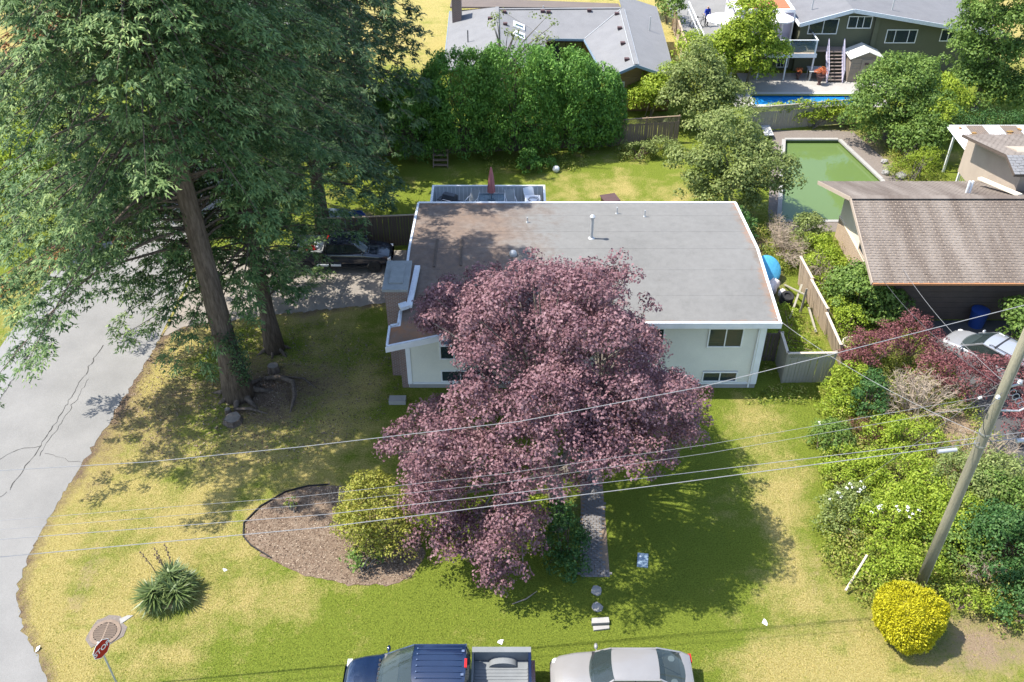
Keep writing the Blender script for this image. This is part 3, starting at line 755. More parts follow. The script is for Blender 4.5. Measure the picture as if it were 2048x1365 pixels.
vent(3.78, 38.15, 1.15, .075); vent(5.25, 40.9, .38, .035, False); vent(6.6, 40.55, .38, .035, False); vent(.75, 39.9, .3, .03, False)
m = MB(); m.lathe([(.18,0),(.18,.12),(.14,.2),(.05,.25)], 14, (.05,36.6,zr(36.6)+.02)); obj('dome_vent', m, 'galv', house, W=True, smooth=True)
# chimney
m = MB(); m.box(-5.52,-4.52,33.25,35.35,0,4.78); ch = obj('chimney', m, 'brick', house, W=True)
m = MB(); m.box(-5.62,-4.50,33.15,35.45,4.78,4.90); m.box(-5.35,-4.75,33.6,35.0,4.90,4.97); obj('chimney_cap', m, 'chimney_cap', ch, W=True)
# light cable hooks under the fascia
m = MB(); rr = random.Random(4)
for x in [8.1+.1*i for i in range(5)]+[-4.2+.08*i for i in range(7)]: m.tube([(x,HY-.06,3.62),(x+rr.uniform(.02,.08),HY-.07,3.5),(x+.09,HY-.06,3.6)], .008, 4)
obj('cable_hook', m, 'wire_dark', house, W=True, kind='stuff')
# bench slab at the left corner
m = MB(); m.box(-5.5,-4.75,31.2,31.6,0,.22); obj('splash_block', m, 'concrete', label='pale concrete block on the grass at the house front corner', cat='block')

# rear deck
deck = thing('deck', 'raised grey deck with panel railing behind the white house', 'deck', (-1.3,44.5,0))
for i in range(22):
    m = MB(); m.box(-4.4,1.78,42.3+i*.207,42.3+i*.207+.195,1.44,1.5); obj('deck_board', m, 'deck_grey', deck, W=True)
for x in (-4.35,-1.3,1.7):
    for y in (44.5,46.7): m = MB(); m.box(x-.07,x+.07,y-.07,y+.07,0,1.40); obj('post', m, 'fence_dark', deck, W=True)
m = MB(); m.box(-4.40,1.78,46.80,46.84,1.42,2.46); obj('rail_panel', m, 'deck_panel', deck, W=True)
m = MB(); m.box(-4.44,-4.40,42.4,46.84,1.42,2.46); obj('rail_panel', m, 'deck_panel', deck, W=True)
m = MB(); m.box(1.78,1.82,42.4,46.84,1.42,2.46); obj('rail_panel', m, 'deck_panel', deck, W=True)
m = MB(); m.box(-4.48,1.86,46.77,46.87,2.462,2.52); m.box(-4.48,-4.36,42.4,46.765,2.462,2.52); m.box(1.74,1.86,42.4,46.765,2.462,2.52); obj('handrail', m, 'trim_white', deck, W=True)
m = MB()
for i in range(28): m.box(-4.3+i*.22,-4.27+i*.22,46.765,46.795,1.5,2.42)
obj('rail_rib', m, 'trim_white', deck, W=True, kind='stuff')
# things on the deck
DZ = 1.5
g = thing('barbecue_grill', 'black barbecue grill with lid closed on the deck', 'grill', (-3.45,45.75,DZ), R(-25))
m = MB(); m.box(-.34,.34,-.26,.26,.05,.62); obj('cabinet', m, 'grill_black', g)
m = MB(); m.loft([[(x,-.30,.66),(x,-.31,.86),(x,-.16,1.06),(x,.12,1.08),(x,.28,.92),(x,.28,.66)] for x in (-.36,.36)], closed=True); l = obj('lid', m, 'grill_black', g)
m = MB(); m.tube([(-.26,-.36,.84),(.26,-.36,.84)], .018, 8); obj('lid_handle', m, 'chrome', l)
m = MB(); m.box(-.36,.36,-.38,-.32,.62,.74); cp = obj('control_panel', m, 'steel', g)
for i in range(4): m = MB(); m.lathe([(.03,-.40),(.03,-.382)], 10, (-.24+.16*i,0,.68), axis='y'); obj('knob', m, 'chrome', cp)
for s in (-1,1): m = MB(); m.box(*sorted((s*.37,s*.68)),-.22,.22,.64,.68); obj('side_shelf', m, 'grill_black', g)
t = thing('patio_table', 'glass topped patio table under the closed red parasol', 'table', (-1.15,46.0,DZ))
m = MB(); m.box(-.72,.72,-.45,.45,.70,.725); obj('tabletop', m, 'rail_glass', t)
m = MB()
for a, b in (((-.74,-.47),(.74,-.47)),((-.74,.47),(.74,.47)),((-.74,-.47),(-.74,.47)),((.74,-.47),(.74,.47))): m.tube([(*a,.705),(*b,.705)], .02, 6)
obj('table_frame', m, 'plastic_white', t)
for x in (-.62,-.08,.12,.62): m = MB(); m.tube([(x,-.42,.69),(x*1.05,-.44,0)], .022, 6); obj('leg', m, 'plastic_white', t)
p = thing('parasol', 'closed brick red parasol standing in the deck table', 'parasol', (-1.15,46.15,DZ))
m = MB(); m.tube([(0,0,0),(0,0,2.45)], .022, 8); obj('pole', m, 'planter_dark', p)
m = MB(); rings = []
for z, r in ((.98,.20),(1.2,.19),(1.6,.155),(2.0,.115),(2.3,.07),(2.42,.03)):
    rings.append([((r*(1+.22*(j%2)))*math.cos(2*math.pi*j/16), (r*(1+.22*(j%2)))*math.sin(2*math.pi*j/16), z+(.03 if j%2 else 0)*(z<1)) for j in range(16)])
m.loft(rings, closed=True); obj('canopy', m, 'parasol_red', p, smooth=True, sharp=60)
m = MB(); m.lathe([(.06,2.40),(.05,2.46),(.015,2.52)], 10); obj('finial', m, 'parasol_red', p)
def patio_chair(loc, rz, label):
    c = thing('patio_chair', label, 'chair', loc, rz, 'mesh chairs on the deck')
    m = MB(); m.slab([(-.25,-.24,.44),(.25,-.24,.44),(.25,.22,.40),(-.25,.22,.40)], .015); obj('seat', m, 'mesh_grey', c)
    m = MB(); m.slab([(-.25,.20,.42),(.25,.20,.42),(.25,.46,1.02),(-.25,.46,1.02)], .02); obj('backrest', m, 'mesh_grey', c)
    for s in (-1,1):
        m = MB(); m.tube([(s*.27,-.28,0),(s*.27,-.25,.62),(s*.27,.1,.66),(s*.27,.30,.66)], .017, 6); obj('arm', m, 'plastic_white', c)
        m = MB(); m.tube([(s*.26,.34,0),(s*.26,.20,.42),(s*.26,.47,1.05)], .016, 6); obj('leg', m, 'plastic_white', c)
patio_chair((-2.25,45.9,DZ), R(-28), 'grey mesh patio chair between the barbecue and the table')
patio_chair((-.05,45.9,DZ), R(12), 'grey mesh patio chair on the deck beside the teal bucket')
m = MB(); m.lathe([(.13,0),(.17,.32),(.18,.34),(.16,.34),(.12,.03)], 14); obj('bucket', m, 'teal', label='small teal bucket standing on the deck by the white box', cat='bucket', loc=(.58,45.75,DZ), smooth=True)
b = thing('storage_box', 'pale grey plastic storage box with hose on the deck corner', 'box', (1.15,45.9,DZ))
m = MB(); m.box(-.40,.40,-.5,.45,0,.58); obj('body', m, 'plastic_white', b)
m = MB(); m.box(-.43,.43,-.53,.48,.58,.64); obj('lid', m, 'plastic_white', b)
m = MB(); m.tube([(.28*math.cos(a*.5)+.02*a%.1, -.05+.25*math.sin(a*.5), .655+.004*a) for a in range(22)], .013, 5); obj('hose', m, 'wire_dark', label='dark hose coiled on top of the pale storage box', cat='hose', loc=(1.15,45.85,DZ))
m = MB(); m.slab([(-.3,-.05,.05),(.3,-.05,.05),(.3,.25,.55),(-.3,.25,.55)], .1); m.box(-.3,.3,-.4,0,.0,.1); obj('folded_lounger', m, 'plastic_white', label='white plastic folding chair leaning behind the storage box', cat='chair', loc=(.98,46.45,DZ+.45), rot=(0,0,.4))
m = MB(); m.blob((0,0,.16), .2,.16,.18, jit=.2); obj('cushion', m, 'plastic_white', label='small white bundle in the deck corner by the eave', cat='bundle', loc=(-4.1,45.2,DZ+.3))

# ---------------------------------------------------------------- brown neighbour house on the right
nb = thing('house', 'brown shingled neighbour house with cream gable on the right', 'house', (21.5,41.5,0))
NX0, NX1 = 17.0, 32.0
m = MB(); m.box(18.35,NX1,37.6,45.4,0,2.85); obj('wall', m, 'wall_brown', nb, W=True)
for i in range(17):
    m = MB(); m.box(18.32,NX1,37.57-.012*(i%2),37.598,.15+i*.155,.15+i*.155+.145); obj('wall_board', m, 'wall_brown', nb, W=True)
m = MB(); m.loft([[(x,37.6,1.35),(x,45.4,1.35),(x,45.4,3.05),(x,41.5,4.6),(x,37.6,3.05)] for x in (18.30,18.349)], closed=True); gw = obj('gable_wall', m, 'wall_cream', nb, W=True)
for i in range(9):
    m = MB(); m.box(18.27,18.348,37.58,45.42,.05+i*.145,.05+i*.145+.135); obj('wall_board', m, 'fence_tan', nb, W=True)
m = MB(); m.box(18.235,18.30,37.6,45.4,1.33,1.41); obj('trim_board', m, 'wall_cream', nb, W=True)
fr = MB(); fr.box(18.24,18.30,39.3,41.9,1.42,1.5); fr.box(18.24,18.30,39.3,39.38,1.5,2.9); fr.box(18.24,18.30,40.55,40.63,1.5,2.9); fr.box(18.24,18.30,41.82,41.9,1.5,2.9); fr.box(18.24,18.30,39.3,41.9,2.9,2.98)
wf = obj('window', fr, 'wall_tan', nb, W=True)
for a, b in ((39.38,40.55),(40.63,41.82)): p = MB(); p.box(18.28,18.297,a,b,1.5,2.9); obj('pane', p, 'window_glass', wf, W=True)
ZE, ZR, YE0, YE1, YR = 3.0, 4.75, 36.45, 46.35, 41.4
m = MB()
m.slab([(NX0,YE0,ZE),(NX1,YE0,ZE),(NX1,YR,ZR),(NX0,YR,ZR)], .14); m.slab([(NX0,YR,ZR),(NX1,YR,ZR),(NX1,YE1,ZE),(NX0,YE1,ZE)], .14)
nr = obj('roof', m, 'wall_tan', nb, W=True)
def shingles(parent, a, b, c, d, rows, cols, mat, seed, xoff=None):
    """courses of shingles on the quad a,b (eave) d,c (ridge): one joined mesh of real tabs"""
    rnd = random.Random(seed); a, b, c, d = map(Vector, (a,b,c,d)); m = MB(); nrm = (b-a).cross(d-a).normalized()
    for r in range(rows):
        t0, t1 = r/rows, (r+1.25)/rows
        l0, r0 = a.lerp(d,t0), b.lerp(c,t0); l1, r1 = a.lerp(d,min(t1,1)), b.lerp(c,min(t1,1))
        off = (.5 if r%2 else 0)
        for i in range(cols+1):
            u0 = max(0,(i-off)/cols); u1 = min(1,(i+1-off)/cols)
            if u1-u0 < .002: continue
            h = .022+rnd.uniform(-.006,.008); q = rnd.uniform(-.12,.12)/rows; g = .0012
            p0 = (l0.lerp(r0,u0+g)+(d-a)*q); p1 = (l0.lerp(r0,u1-g)+(d-a)*q); p2 = l1.lerp(r1,u1-g); p3 = l1.lerp(r1,u0+g)
            k = len(m.v); m.v += [tuple(x) for x in (p0+nrm*h, p1+nrm*h, p2+nrm*.004, p3+nrm*.004, p0, p1)]
            m.f += [(k,k+1,k+2,k+3),(k+4,k+5,k+1,k)]; m.m += [0,0]
    return obj('shingle_courses', m, mat, parent, W=True, kind='stuff')
shingles(nr, (NX0,YE0-.03,ZE+.01),(27.5,YE0-.03,ZE+.01),(27.5,YR,ZR+.01),(NX0,YR,ZR+.01), 33, 44, 'shingle_brown', 1)
shingles(nr, (27.5,YE1,ZE+.01),(NX0,YE1,ZE+.01),(NX0,YR,ZR+.01),(27.5,YR,ZR+.01), 30, 44, 'shingle_brown', 2)
m = MB(); m.beam((NX0,YR,ZR+.05),(27.5,YR,ZR+.05),.34,.03); obj('ridge_cap', m, 'shingle_brown', nr, W=True)
m = MB(); m.beam((NX0-.02,YE0,ZE-.05),(NX0-.02,YR,ZR-.05),.04,.2); m.beam((NX0-.02,YR,ZR-.05),(NX0-.02,YE1,ZE-.05),.04,.2); obj('barge_board', m, 'wall_tan', nr, W=True)
m = MB(); m.beam((NX0,YE0-.06,ZE-.03),(NX1,YE0-.06,ZE-.03),.1,.1); obj('gutter', m, 'rust', nr, W=True)
m = MB()
for dx in (0,.16): m.tube([(23.4+dx,42.7-.1*dx,4.1),(23.4+dx,42.7,5.0)], .06, 8)
obj('flue_pipe', m, 'trim_white', nr, W=True)
# rear cross wing with its own gable
g0 = 26.2
m = MB(); m.loft([[(x,43.2,2.0),(x,49.5,2.0),(x,49.5,4.3),(x,44.4,5.9),(x,43.2,5.5)] for x in (g0,g0+7)], closed=True); obj('rear_wall', m, 'wall_tan', nb, W=True)
m = MB(); m.slab([(g0-.9,42.3,5.6),(g0+7,42.3,5.6),(g0+7,43.6,6.0),(g0-.9,43.6,6.0)], .14); m.slab([(g0-.9,43.6,6.0),(g0+7,43.6,6.0),(g0+7,48.6,4.75),(g0-.9,48.6,4.75)], .14); wr = obj('wing_roof', m, 'wall_brown', nb, W=True)
shingles(wr, (g0+7,48.6,4.76),(g0-.9,48.6,4.76),(g0-.9,43.6,6.01),(g0+7,43.6,6.01), 22, 26, 'shingle_brown', 3)
shingles(wr, (g0-.9,42.3,5.61),(g0+7,42.3,5.61),(g0+7,43.6,6.01),(g0-.9,43.6,6.01), 7, 26, 'shingle_grey', 4)
m = MB(); m.beam((25.01,44.80,4.05),(25.58,41.64,4.78),.25,.12); obj('step_flashing', m, 'wall_cream', nb, W=True)
# patio cover with corrugated panels
pc = thing('patio_cover', 'mossy corrugated patio cover in white and dark strips', 'canopy', (29.5,52.5,0))
for i in range(6):
    x0 = 27.1+i*1.05; mt = ('plastic_white','panel_dark')[i%2]
    m = MB(); wv = 8; rings = []
    for y, z, sh in ((54.0,2.78,0.0),(51.0,2.55,.15)):
        rings.append([(x0+sh+1.03*j/(2*wv), y, z+(.03 if j%2 else 0)) for j in range(2*wv+1)])
    m.loft(rings, cap=False); obj('corrugated_panel', m, mt, pc, W=True)
m = MB(); m.tube([(27.08,54.05,2.74),(33.4,54.05,2.74)], .05, 6); m.tube([(27.05,54.0,2.70),(27.2,51.0,2.47)], .06, 6); obj('edge_beam', m, 'trim_white', pc, W=True)
for x, y in ((27.25,53.2),(27.3,51.3)): m = MB(); m.box(x-.06,x+.06,y-.06,y+.06,0,2.5); obj('post', m, 'trim_white', pc, W=True)
m = MB(); rr = random.Random(2)
for _ in range(26):
    x, y = rr.uniform(27.4,32.5), rr.uniform(51.1,53.9); m.blob((x,y,2.62+.075*(y-51)/1.0*.95), rr.uniform(.08,.25), rr.uniform(.08,.2), .03, 8, 4, .3, rr)
obj('moss_clump', m, 'moss', pc, W=True, kind='stuff')
m = MB(); m.beam((27.3,51.4,1.0),(28.9,51.4,.35),.05,.07); m.beam((27.3,51.4,.12),(28.9,51.4,.12),.05,.07)
for i in range(14): m.beam((27.35+i*.115,51.4,.1),(27.35+i*.115,51.4,.97-i*.047),.02,.03)
obj('stair_railing', m, 'lattice_white', label='white slatted stair railing below the mossy patio cover', cat='railing')
# ---------------------------------------------------------------- fences around the lots
fence((-8.6,55.3),(6.5,56.7),1.75,'fence_dark','dark board fence along the foot of the cedar hedge', bw=.15)
fence((6.65,56.75),(11.0,57.4),1.85,'fence_wood','brown fence with lattice top right of the cedar hedge', lattice=.32)
fence((15.8,58.9),(23.6,60.3),1.75,'fence_grey','vine grown fence with lattice between the two pools', lattice=.35)
fence((-10.5,44.1),(-4.9,44.55),1.95,'fence_dark','tall dark fence behind the dark pickup on the driveway', rail_mat='fence_wood', capmat='fence_tan')
fence((15.05,40.7),(15.15,38.75),1.7,'fence_tan','sagging side fence panel nearest the dead brambles', lean=.10, capmat='wood_rail')
fence((15.15,38.6),(15.3,36.2),1.7,'fence_tan','leaning middle panel of the side fence by the tyres', lean=.14, capmat='wood_rail')
fence((15.35,36.0),(15.35,33.6),1.55,'fence_tan','broken end panel of the side fence by the red smoke bush', lean=.22, capmat='wood_rail')
fence((12.42,34.2),(12.36,32.75),1.75,'fence_grey','short return fence between the house corner and the gate', cap=True, capmat='wood_rail')
fence((12.40,32.68),(14.55,32.72),1.75,'fence_grey','gate fence with lattice top right of the white house', lattice=.22, capmat='wood_rail')
fence((11.15,34.3),(12.35,34.25),1.7,'fence_dark','dark fence panel in the shade of the right house wall', cap=False)
fence((13.35,69.5),(13.6,78.6),1.8,'fence_tan','fence running back beside the far tarmac yard', bw=.2)

# ---------------------------------------------------------------- grey roofed house behind the hedge
gh = thing('house', 'wood sided house with grey U shaped roof behind the cedar hedge', 'house', (4,67,0))
ZE, ZR = 2.8, 3.8
m = MB()
for a, b in (((6.9,62.3),(11.0,75)),((-4.4,63.4),(2.2,75)),((2.2,69.5),(6.9,75))): m.box(a[0],b[0],a[1],b[1],0,2.62)
m.loft([[(6.9,y,2.62),(8.45,y,3.55),(10.9,y,2.62)] for y in (62.3,62.5)], closed=True)
obj('wall', m, 'wall_wood', gh, W=True)
for i in range(16): m = MB(); m.box(6.87,11.03,62.25+.006*(i%2),62.298,.1+.155*i,.1+.155*i+.148); obj('wall_board', m, 'wall_wood', gh, W=True)
rA = [(6.42,61.47,ZE),(8.41,61.30,ZR),(8.48,72.62,ZR),(5.40,68.85,ZE)]
rB = [(8.41,61.30,ZR),(11.15,61.5,ZE),(11.35,66,ZE),(11.66,76.0,ZE),(8.48,76.0,ZR)]
rC = [(2.61,68.95,ZE),(5.40,68.85,ZE),(8.48,72.62,ZR),(-.95,72.4,ZR)]
rD = [(-.94,62.6,ZR),(1.8,62.2,ZE),(2.61,68.95,ZE),(-1.15,72.9,ZR)]
rE = [(-4.75,62.4,ZE),(-.94,62.6,ZR),(-1.15,72.9,ZR),(-4.95,75,ZE)]
rF = [(-4.95,75,ZE),(-1.15,72.9,ZR),(-.95,72.4,ZR),(8.48,72.62,ZR),(8.48,76,ZR),(8.4,77.5,ZE-.2),(-4,78,ZE-.2)]
gr = None
for k, q in enumerate((rA,rB,rC,rD,rE)):
    m = MB(); m.slab(q, .12); o = obj('roof' if k == 0 else 'roof_plane', m, 'shingle_grey', gh, W=True); gr = gr or o
m = MB(); m.slab([(-4.9,74.5,3.3),(-1.1,73.0,3.78),(8.4,72.8,3.78),(8.6,76.5,2.9),(-5,79,2.6)], .12); obj('roof_plane', m, 'shingle_dark', gh, W=True)
shingles(gh, (6.42,61.47,ZE+.01),(6.42,61.47,ZE+.01),(8.41,61.3,ZR+.01),(8.41,61.3,ZR+.01), 1, 1, 'shingle_grey', 9) if False else None
m = MB()
for a, b in ((rA[1],rA[2]),(rE[1],rE[2]),(rC[2],rC[3])): m.beam((a[0],a[1],a[2]+.03),(b[0],b[1],b[2]+.03),.26,.03)
obj('ridge_cap', m, 'trim_white', gr, W=True) if False else obj('ridge_cap', m, 'shingle_grey', gr, W=True)
m = MB(); m.beam((rA[1][0]-.17,61.35,3.77),(8.30,72.5,3.77),.05,.03); m.beam((rA[1][0]+.17,61.35,3.77),(8.66,72.5,3.77),.05,.03); m.beam((rC[1][0],rC[1][1],ZE+.02),(8.4,72.55,ZR+.02),.05,.02); m.beam((rC[0][0],rC[0][1],ZE+.02),(-1.1,72.8,ZR+.02),.05,.02); obj('valley_flashing', m, 'galv', gr, W=True)
m = MB(); m.beam((6.42,61.45,ZE-.08),(8.41,61.27,ZR-.08),.04,.18); m.beam((8.41,61.27,ZR-.08),(11.15,61.47,ZE-.08),.04,.18); m.beam((5.36,68.8,ZE-.08),(6.38,61.47,ZE-.08),.04,.16); m.beam((2.61,68.9,ZE-.08),(5.40,68.80,ZE-.08),.04,.16); m.beam((-4.78,62.4,ZE-.08),(-4.98,75,ZE-.08),.04,.16); obj('fascia', m, 'box_blue_grey', gr, W=True)
rr = random.Random(3)
for x, y, z in ((2.35,72.1,3.72),(2.8,72.0,3.7),(5.93,72.2,3.75),(8.0,71.7,3.66),(7.95,68.7,3.62),(7.9,65.7,3.60),(7.9,62.7,3.58),(-1.66,70.6,3.68),(-.6,72.0,3.70),(-.5,69.4,3.68)):
    m = MB(); m.box(x-.16,x+.16,y-.14,y+.14,z-.03,z+.14); obj('roof_vent', m, 'planter_dark', gh, W=True)
for x, y, h in ((-3.2,67.0,.9),(10.3,69.6,1.0),(2.4,72.6,.8)): m = MB(); m.tube([(x,y,3.0),(x,y,3.2+h)], .045, 8); obj('vent_pipe', m, 'galv' if x > 0 else 'wire_dark', gh, W=True)
for y0 in (69.9,68.0):
    m = MB(); m.slab([(.1,y0-.55,3.62),(.95,y0-.75,3.36),(.95,y0+.35,3.36),(.1,y0+.55,3.62)], .12); s = obj('skylight', m, 'trim_white', gh, W=True)
    m = MB(); m.poly([(.25,y0-.35,3.585),(.85,y0-.5,3.40),(.85,y0-.05,3.40),(.25,y0+.1,3.585)]); obj('skylight_pane', m, 'window_glass', s, W=True)
m = MB(); m.box(-4.6,-3.9,72.0,73.2,2.0,4.7); obj('chimney', m, 'brick', gh, W=True)
window(gh, 7.05, 7.75, 1.25, 2.15, 62.24, split=()); window(gh, 7.05,7.75,.25,1.05,62.24, split=())
window(gh, 2.8, 5.3, .4, 2.3, 69.48, split=(.5,), frame='wall_brown')

# ---------------------------------------------------------------- olive green house behind the blue pool
GY_ = 69.6
ov = thing('house', 'olive green house with low gable and white windows behind the blue pool', 'house', (28,72,0))
m = MB(); m.loft([[(21.6,y,-.2),(36.5,y,-.2),(36.5,y,3.0),(33,y,3.48),(25.05,y,4.80),(21.6,y,3.85)] for y in (GY_,80)], closed=True); obj('wall', m, 'wall_olive', ov, W=True)
m = MB(); m.box(27.0,27.35,GY_-.25,GY_-.006,0,4.3); obj('chase', m, 'wall_olive', ov, W=True)
m = MB(); m.slab([(21.3,68.9,3.86),(25.05,68.9,4.92),(25.05,86,4.92),(21.3,86,3.86)], .1); rf = obj('roof', m, 'shingle_slate', ov, W=True)
m = MB(); m.slab([(25.05,68.9,4.92),(37,68.9,2.95),(37,86,2.95),(25.05,86,4.92)], .1); obj('roof_plane', m, 'shingle_slate', ov, W=True)
m = MB(); m.beam((21.3,68.88,3.80),(25.05,68.88,4.86),.05,.28); m.beam((25.05,68.88,4.86),(37,68.88,2.89),.05,.28); obj('fascia', m, 'flashing', rf, W=True)
m = MB(); m.beam((21.26,68.9,3.80),(21.26,76,3.80),.05,.24); obj('fascia', m, 'trim_white', rf, W=True)
for x, y, h in ((22.6,71.0,.7),(25.6,71.5,.9),(28.5,70.6,.8)): m = MB(); m.tube([(x,y,3.9),(x,y,4.4+h)], .05, 8); obj('vent_pipe', m, 'galv', rf, W=True)
window(ov, 22.22,24.30,2.95,4.00,GY_, split=(.5,)); window(ov, 25.09,26.76,3.38,4.18,GY_, split=(.38,.66), curtains=['curtain',None,'curtain'])
window(ov, 28.17,30.37,2.26,3.18,GY_, split=(.28,.74), curtains=[None,'curtain',None]); window(ov, 32.27,33.35,2.40,3.2,GY_, split=(.5,))
window(ov, 20.4,21.2,.25,1.7,69.9, split=(.33,.66))
m = MB(); m.box(17,21.6,69.95,74,-.1,1.95); obj('basement_wall', m, 'wall_olive', ov, W=True)
m = MB(); m.box(17.2,21.25,70.6,76,2.0,4.3); obj('sunroom_wall', m, 'lilac', ov, W=True)
m = MB(); m.box(16.7,21.1,70.1,76,4.32,4.55); obj('sunroom_roof', m, 'trim_white', ov, W=True)
m = MB(); m.box(17.2,20.8,70.3,75.9,4.56,4.60); obj('roof_felt', m, 'terracotta', ov, W=True)
for x in (17.3,18.9,20.4,21.15): m = MB(); m.box(x-.05,x+.05,70.2,70.3,2.0,4.3); obj('sunroom_post', m, 'trim_white', ov, W=True)
dk = thing('deck', 'raised deck with glass railing on the olive green house', 'deck', (19,69,0))
for i in range(10): m = MB(); m.box(14.3,22.6,67.95+i*.2,67.95+i*.2+.19,1.9,2.0); obj('deck_board', m, 'wall_tan', dk, W=True)
m = MB(); m.box(14.25,22.65,67.88,67.94,1.72,2.02); obj('fascia', m, 'trim_white', dk, W=True)
for x in (14.4,16.5,18.5,20.5,22.5):
    m = MB(); m.box(x-.05,x+.05,67.9,68.0,0,3.0); obj('post', m, 'trim_white', dk, W=True)
for a, b in ((14.45,16.45),(16.55,18.45),(18.55,20.45),(20.55,22.45)): m = MB(); m.box(a,b,67.94,67.955,2.1,2.92); obj('glass_panel', m, 'rail_glass', dk, W=True)
m = MB(); m.beam((14.3,67.95,3.02),(22.6,67.95,3.02),.08,.05); m.beam((22.55,68.0,3.02),(22.55,69.6,3.02),.08,.05); obj('handrail', m, 'trim_white', dk, W=True)
m = MB(); m.box(22.54,22.555,68.05,69.5,2.1,2.92); obj('glass_panel', m, 'rail_glass', dk, W=True)
m = MB(); m.box(22.7,25.0,68.75,69.55,1.85,1.95); obj('landing', m, 'stair_tread', dk, W=True)
m = MB()
for i in range(8): m.beam((14.3,68.0+i*1.2,2.0),(14.3,68.0+i*1.2,3.0),.06,.06)
m.beam((14.3,67.95,3.05),(14.3,76.5,3.05),.08,.06); m.beam((14.3,67.95,2.5),(14.3,76.5,2.5),.05,.05); obj('side_railing', m, 'trim_white', dk, W=True)
st = thing('outdoor_stairs', 'wooden stairs with lilac railings up to the far deck', 'stairs', (24.2,68,0))
for i in range(9):
    m = MB(); m.box(23.66,24.74,67.35+i*.155,67.35+i*.155+.25,.16+i*.21,.21+i*.21); obj('tread', m, 'stair_tread', st, W=True)
for x in (23.62,24.78):
    m = MB(); m.beam((x,67.3,.05),(x,68.8,1.9),.05,.16); obj('stringer', m, 'lilac', st, W=True)
    m = MB(); m.beam((x,67.3,.0),(x,67.3,1.0),.05,.05); m.beam((x,68.75,1.9),(x,68.75,2.85),.05,.05); m.beam((x,67.3,.95),(x,68.75,2.8),.045,.045); m.beam((x,67.3,.5),(x,68.75,2.35),.03,.03); obj('railing', m, 'lilac', st, W=True)
sh = thing('garden_shed', 'small brown plastic shed with pale ribbed roof by the far stairs', 'shed', (26.3,68.4,0))
m = MB(); m.box(25.2,27.4,67.5,69.2,0,1.85); m.loft([[(25.2,y,1.85),(26.3,y,2.3),(27.4,y,1.85)] for y in (67.5,69.2)], closed=True); obj('wall', m, 'plastic_shed', sh, W=True)
for i in range(9): m = MB(); m.box(25.18,27.42,67.46+.012*(i%2),67.497,.05+.2*i,.05+.2*i+.19); obj('wall_board', m, 'plastic_shed', sh, W=True)
m = MB(); m.box(25.95,26.75,67.42,67.455,.05,1.75); d_ = obj('door', m, 'plastic_shed', sh, W=True)
m = MB(); m.box(26.2,26.5,67.40,67.418,1.35,1.5); obj('vent', m, 'planter_dark', d_, W=True)
for s in (-1,1):
    for k in range(4):
        y0 = 67.3+k*.5; m = MB(); m.slab([(26.3,y0,2.38),(26.3+s*1.28,y0,1.84),(26.3+s*1.28,y0+.48,1.84),(26.3,y0+.48,2.38)], .05); obj('roof_panel', m, 'shed_roof', sh, W=True)
def parasol(loc, r, label):
    p = thing('parasol', label, 'parasol', loc, .2, 'open parasols on the far deck')
    m = MB(); m.tube([(0,0,0),(0,0,2.6)], .025, 8); obj('pole', m, 'trim_white', p)
    m = MB()
    for j in range(8):
        a, b = 2*math.pi*j/8, 2*math.pi*(j+1)/8
        m.poly([(0,0,2.65),(r*math.cos(a),r*math.sin(a),2.2),(r*math.cos((a+b)/2)*.97,r*math.sin((a+b)/2)*.97,2.17),(r*math.cos(b),r*math.sin(b),2.2)])
        m.poly([(r*math.cos(b),r*math.sin(b),2.2),(r*math.cos(a),r*math.sin(a),2.2),(r*math.cos(a),r*math.sin(a),2.08),(r*math.cos(b),r*math.sin(b),2.08)])
    obj('canopy', m, 'parasol_white', p)
parasol((15.7,69.2,2.0), 1.35, 'pale pink open parasol at the left end of the far deck')
parasol((19.9,69.3,2.0), 1.0, 'pale parasol half hidden by the tree near the deck windows')
def planter(loc, s, label):
    p = thing('flower_pot', label, 'flower pot', loc)
    m = MB(); m.lathe([(.14*s,0),(.10*s,.1*s),(.10*s,.2*s),(.26*s,.55*s),(.30*s,.6*s),(.2*s,.58*s)], 14); obj('pot', m, 'planter_dark', p, smooth=True)
    rg = np.random.default_rng(int(loc[0]*10)); cl = [(rg.normal(0,.18*s), rg.normal(0,.18*s), .75*s+rg.uniform(0,.2*s), .2*s) for _ in range(9)]
    PP, NN, VV = shell(rg, cl, 1500, .06); obj('flowers', leafmesh('flowers', PP, NN, .075*np.ones(len(PP)), .7, 'petal_orange', VV, None, rg), None, p)
planter((22.96,67.0,0), 1.15, 'dark urn of orange flowers at the foot of the far stairs')
planter((21.6,68.0,0), .8, 'smaller pot of orange flowers left of the urn')
m = MB(); m.slab([(22.3,67.6,.75),(23.4,67.6,.75),(23.4,68.6,.8),(22.3,68.6,.8)], .04); m.box(22.35,22.41,67.65,67.71,0,.72); m.box(23.29,23.35,67.65,67.71,0,.72); m.box(22.35,22.41,68.4,68.46,0,.72); m.box(23.29,23.35,68.4,68.46,0,.72)
obj('side_table', m, 'mesh_grey', label='grey table standing under the far deck landing', cat='table')
m = MB(); m.blob((0,0,.5), .28,.25,.5, jit=.15); obj('towel_heap', m, 'tarp_blue', label='light blue bundle right of the far shed', cat='bundle', loc=(28.7,67.6,.6)); 
m = MB(); m.box(28.3,29.1,67.3,67.9,0,.6); obj('bench', m, 'fence_wood', label='low wooden bench under the light blue bundle', cat='bench')
m = MB(); m.slab([(16.9,57.7,.35),(17.5,57.75,.35),(17.5,59.6,.42),(16.9,59.5,.42)], .06); m.box(17.0,17.4,58.8,59.4,0,.34); obj('diving_board', m, 'poolcoping', label='pale diving board at the far end of the green pool', cat='diving board')
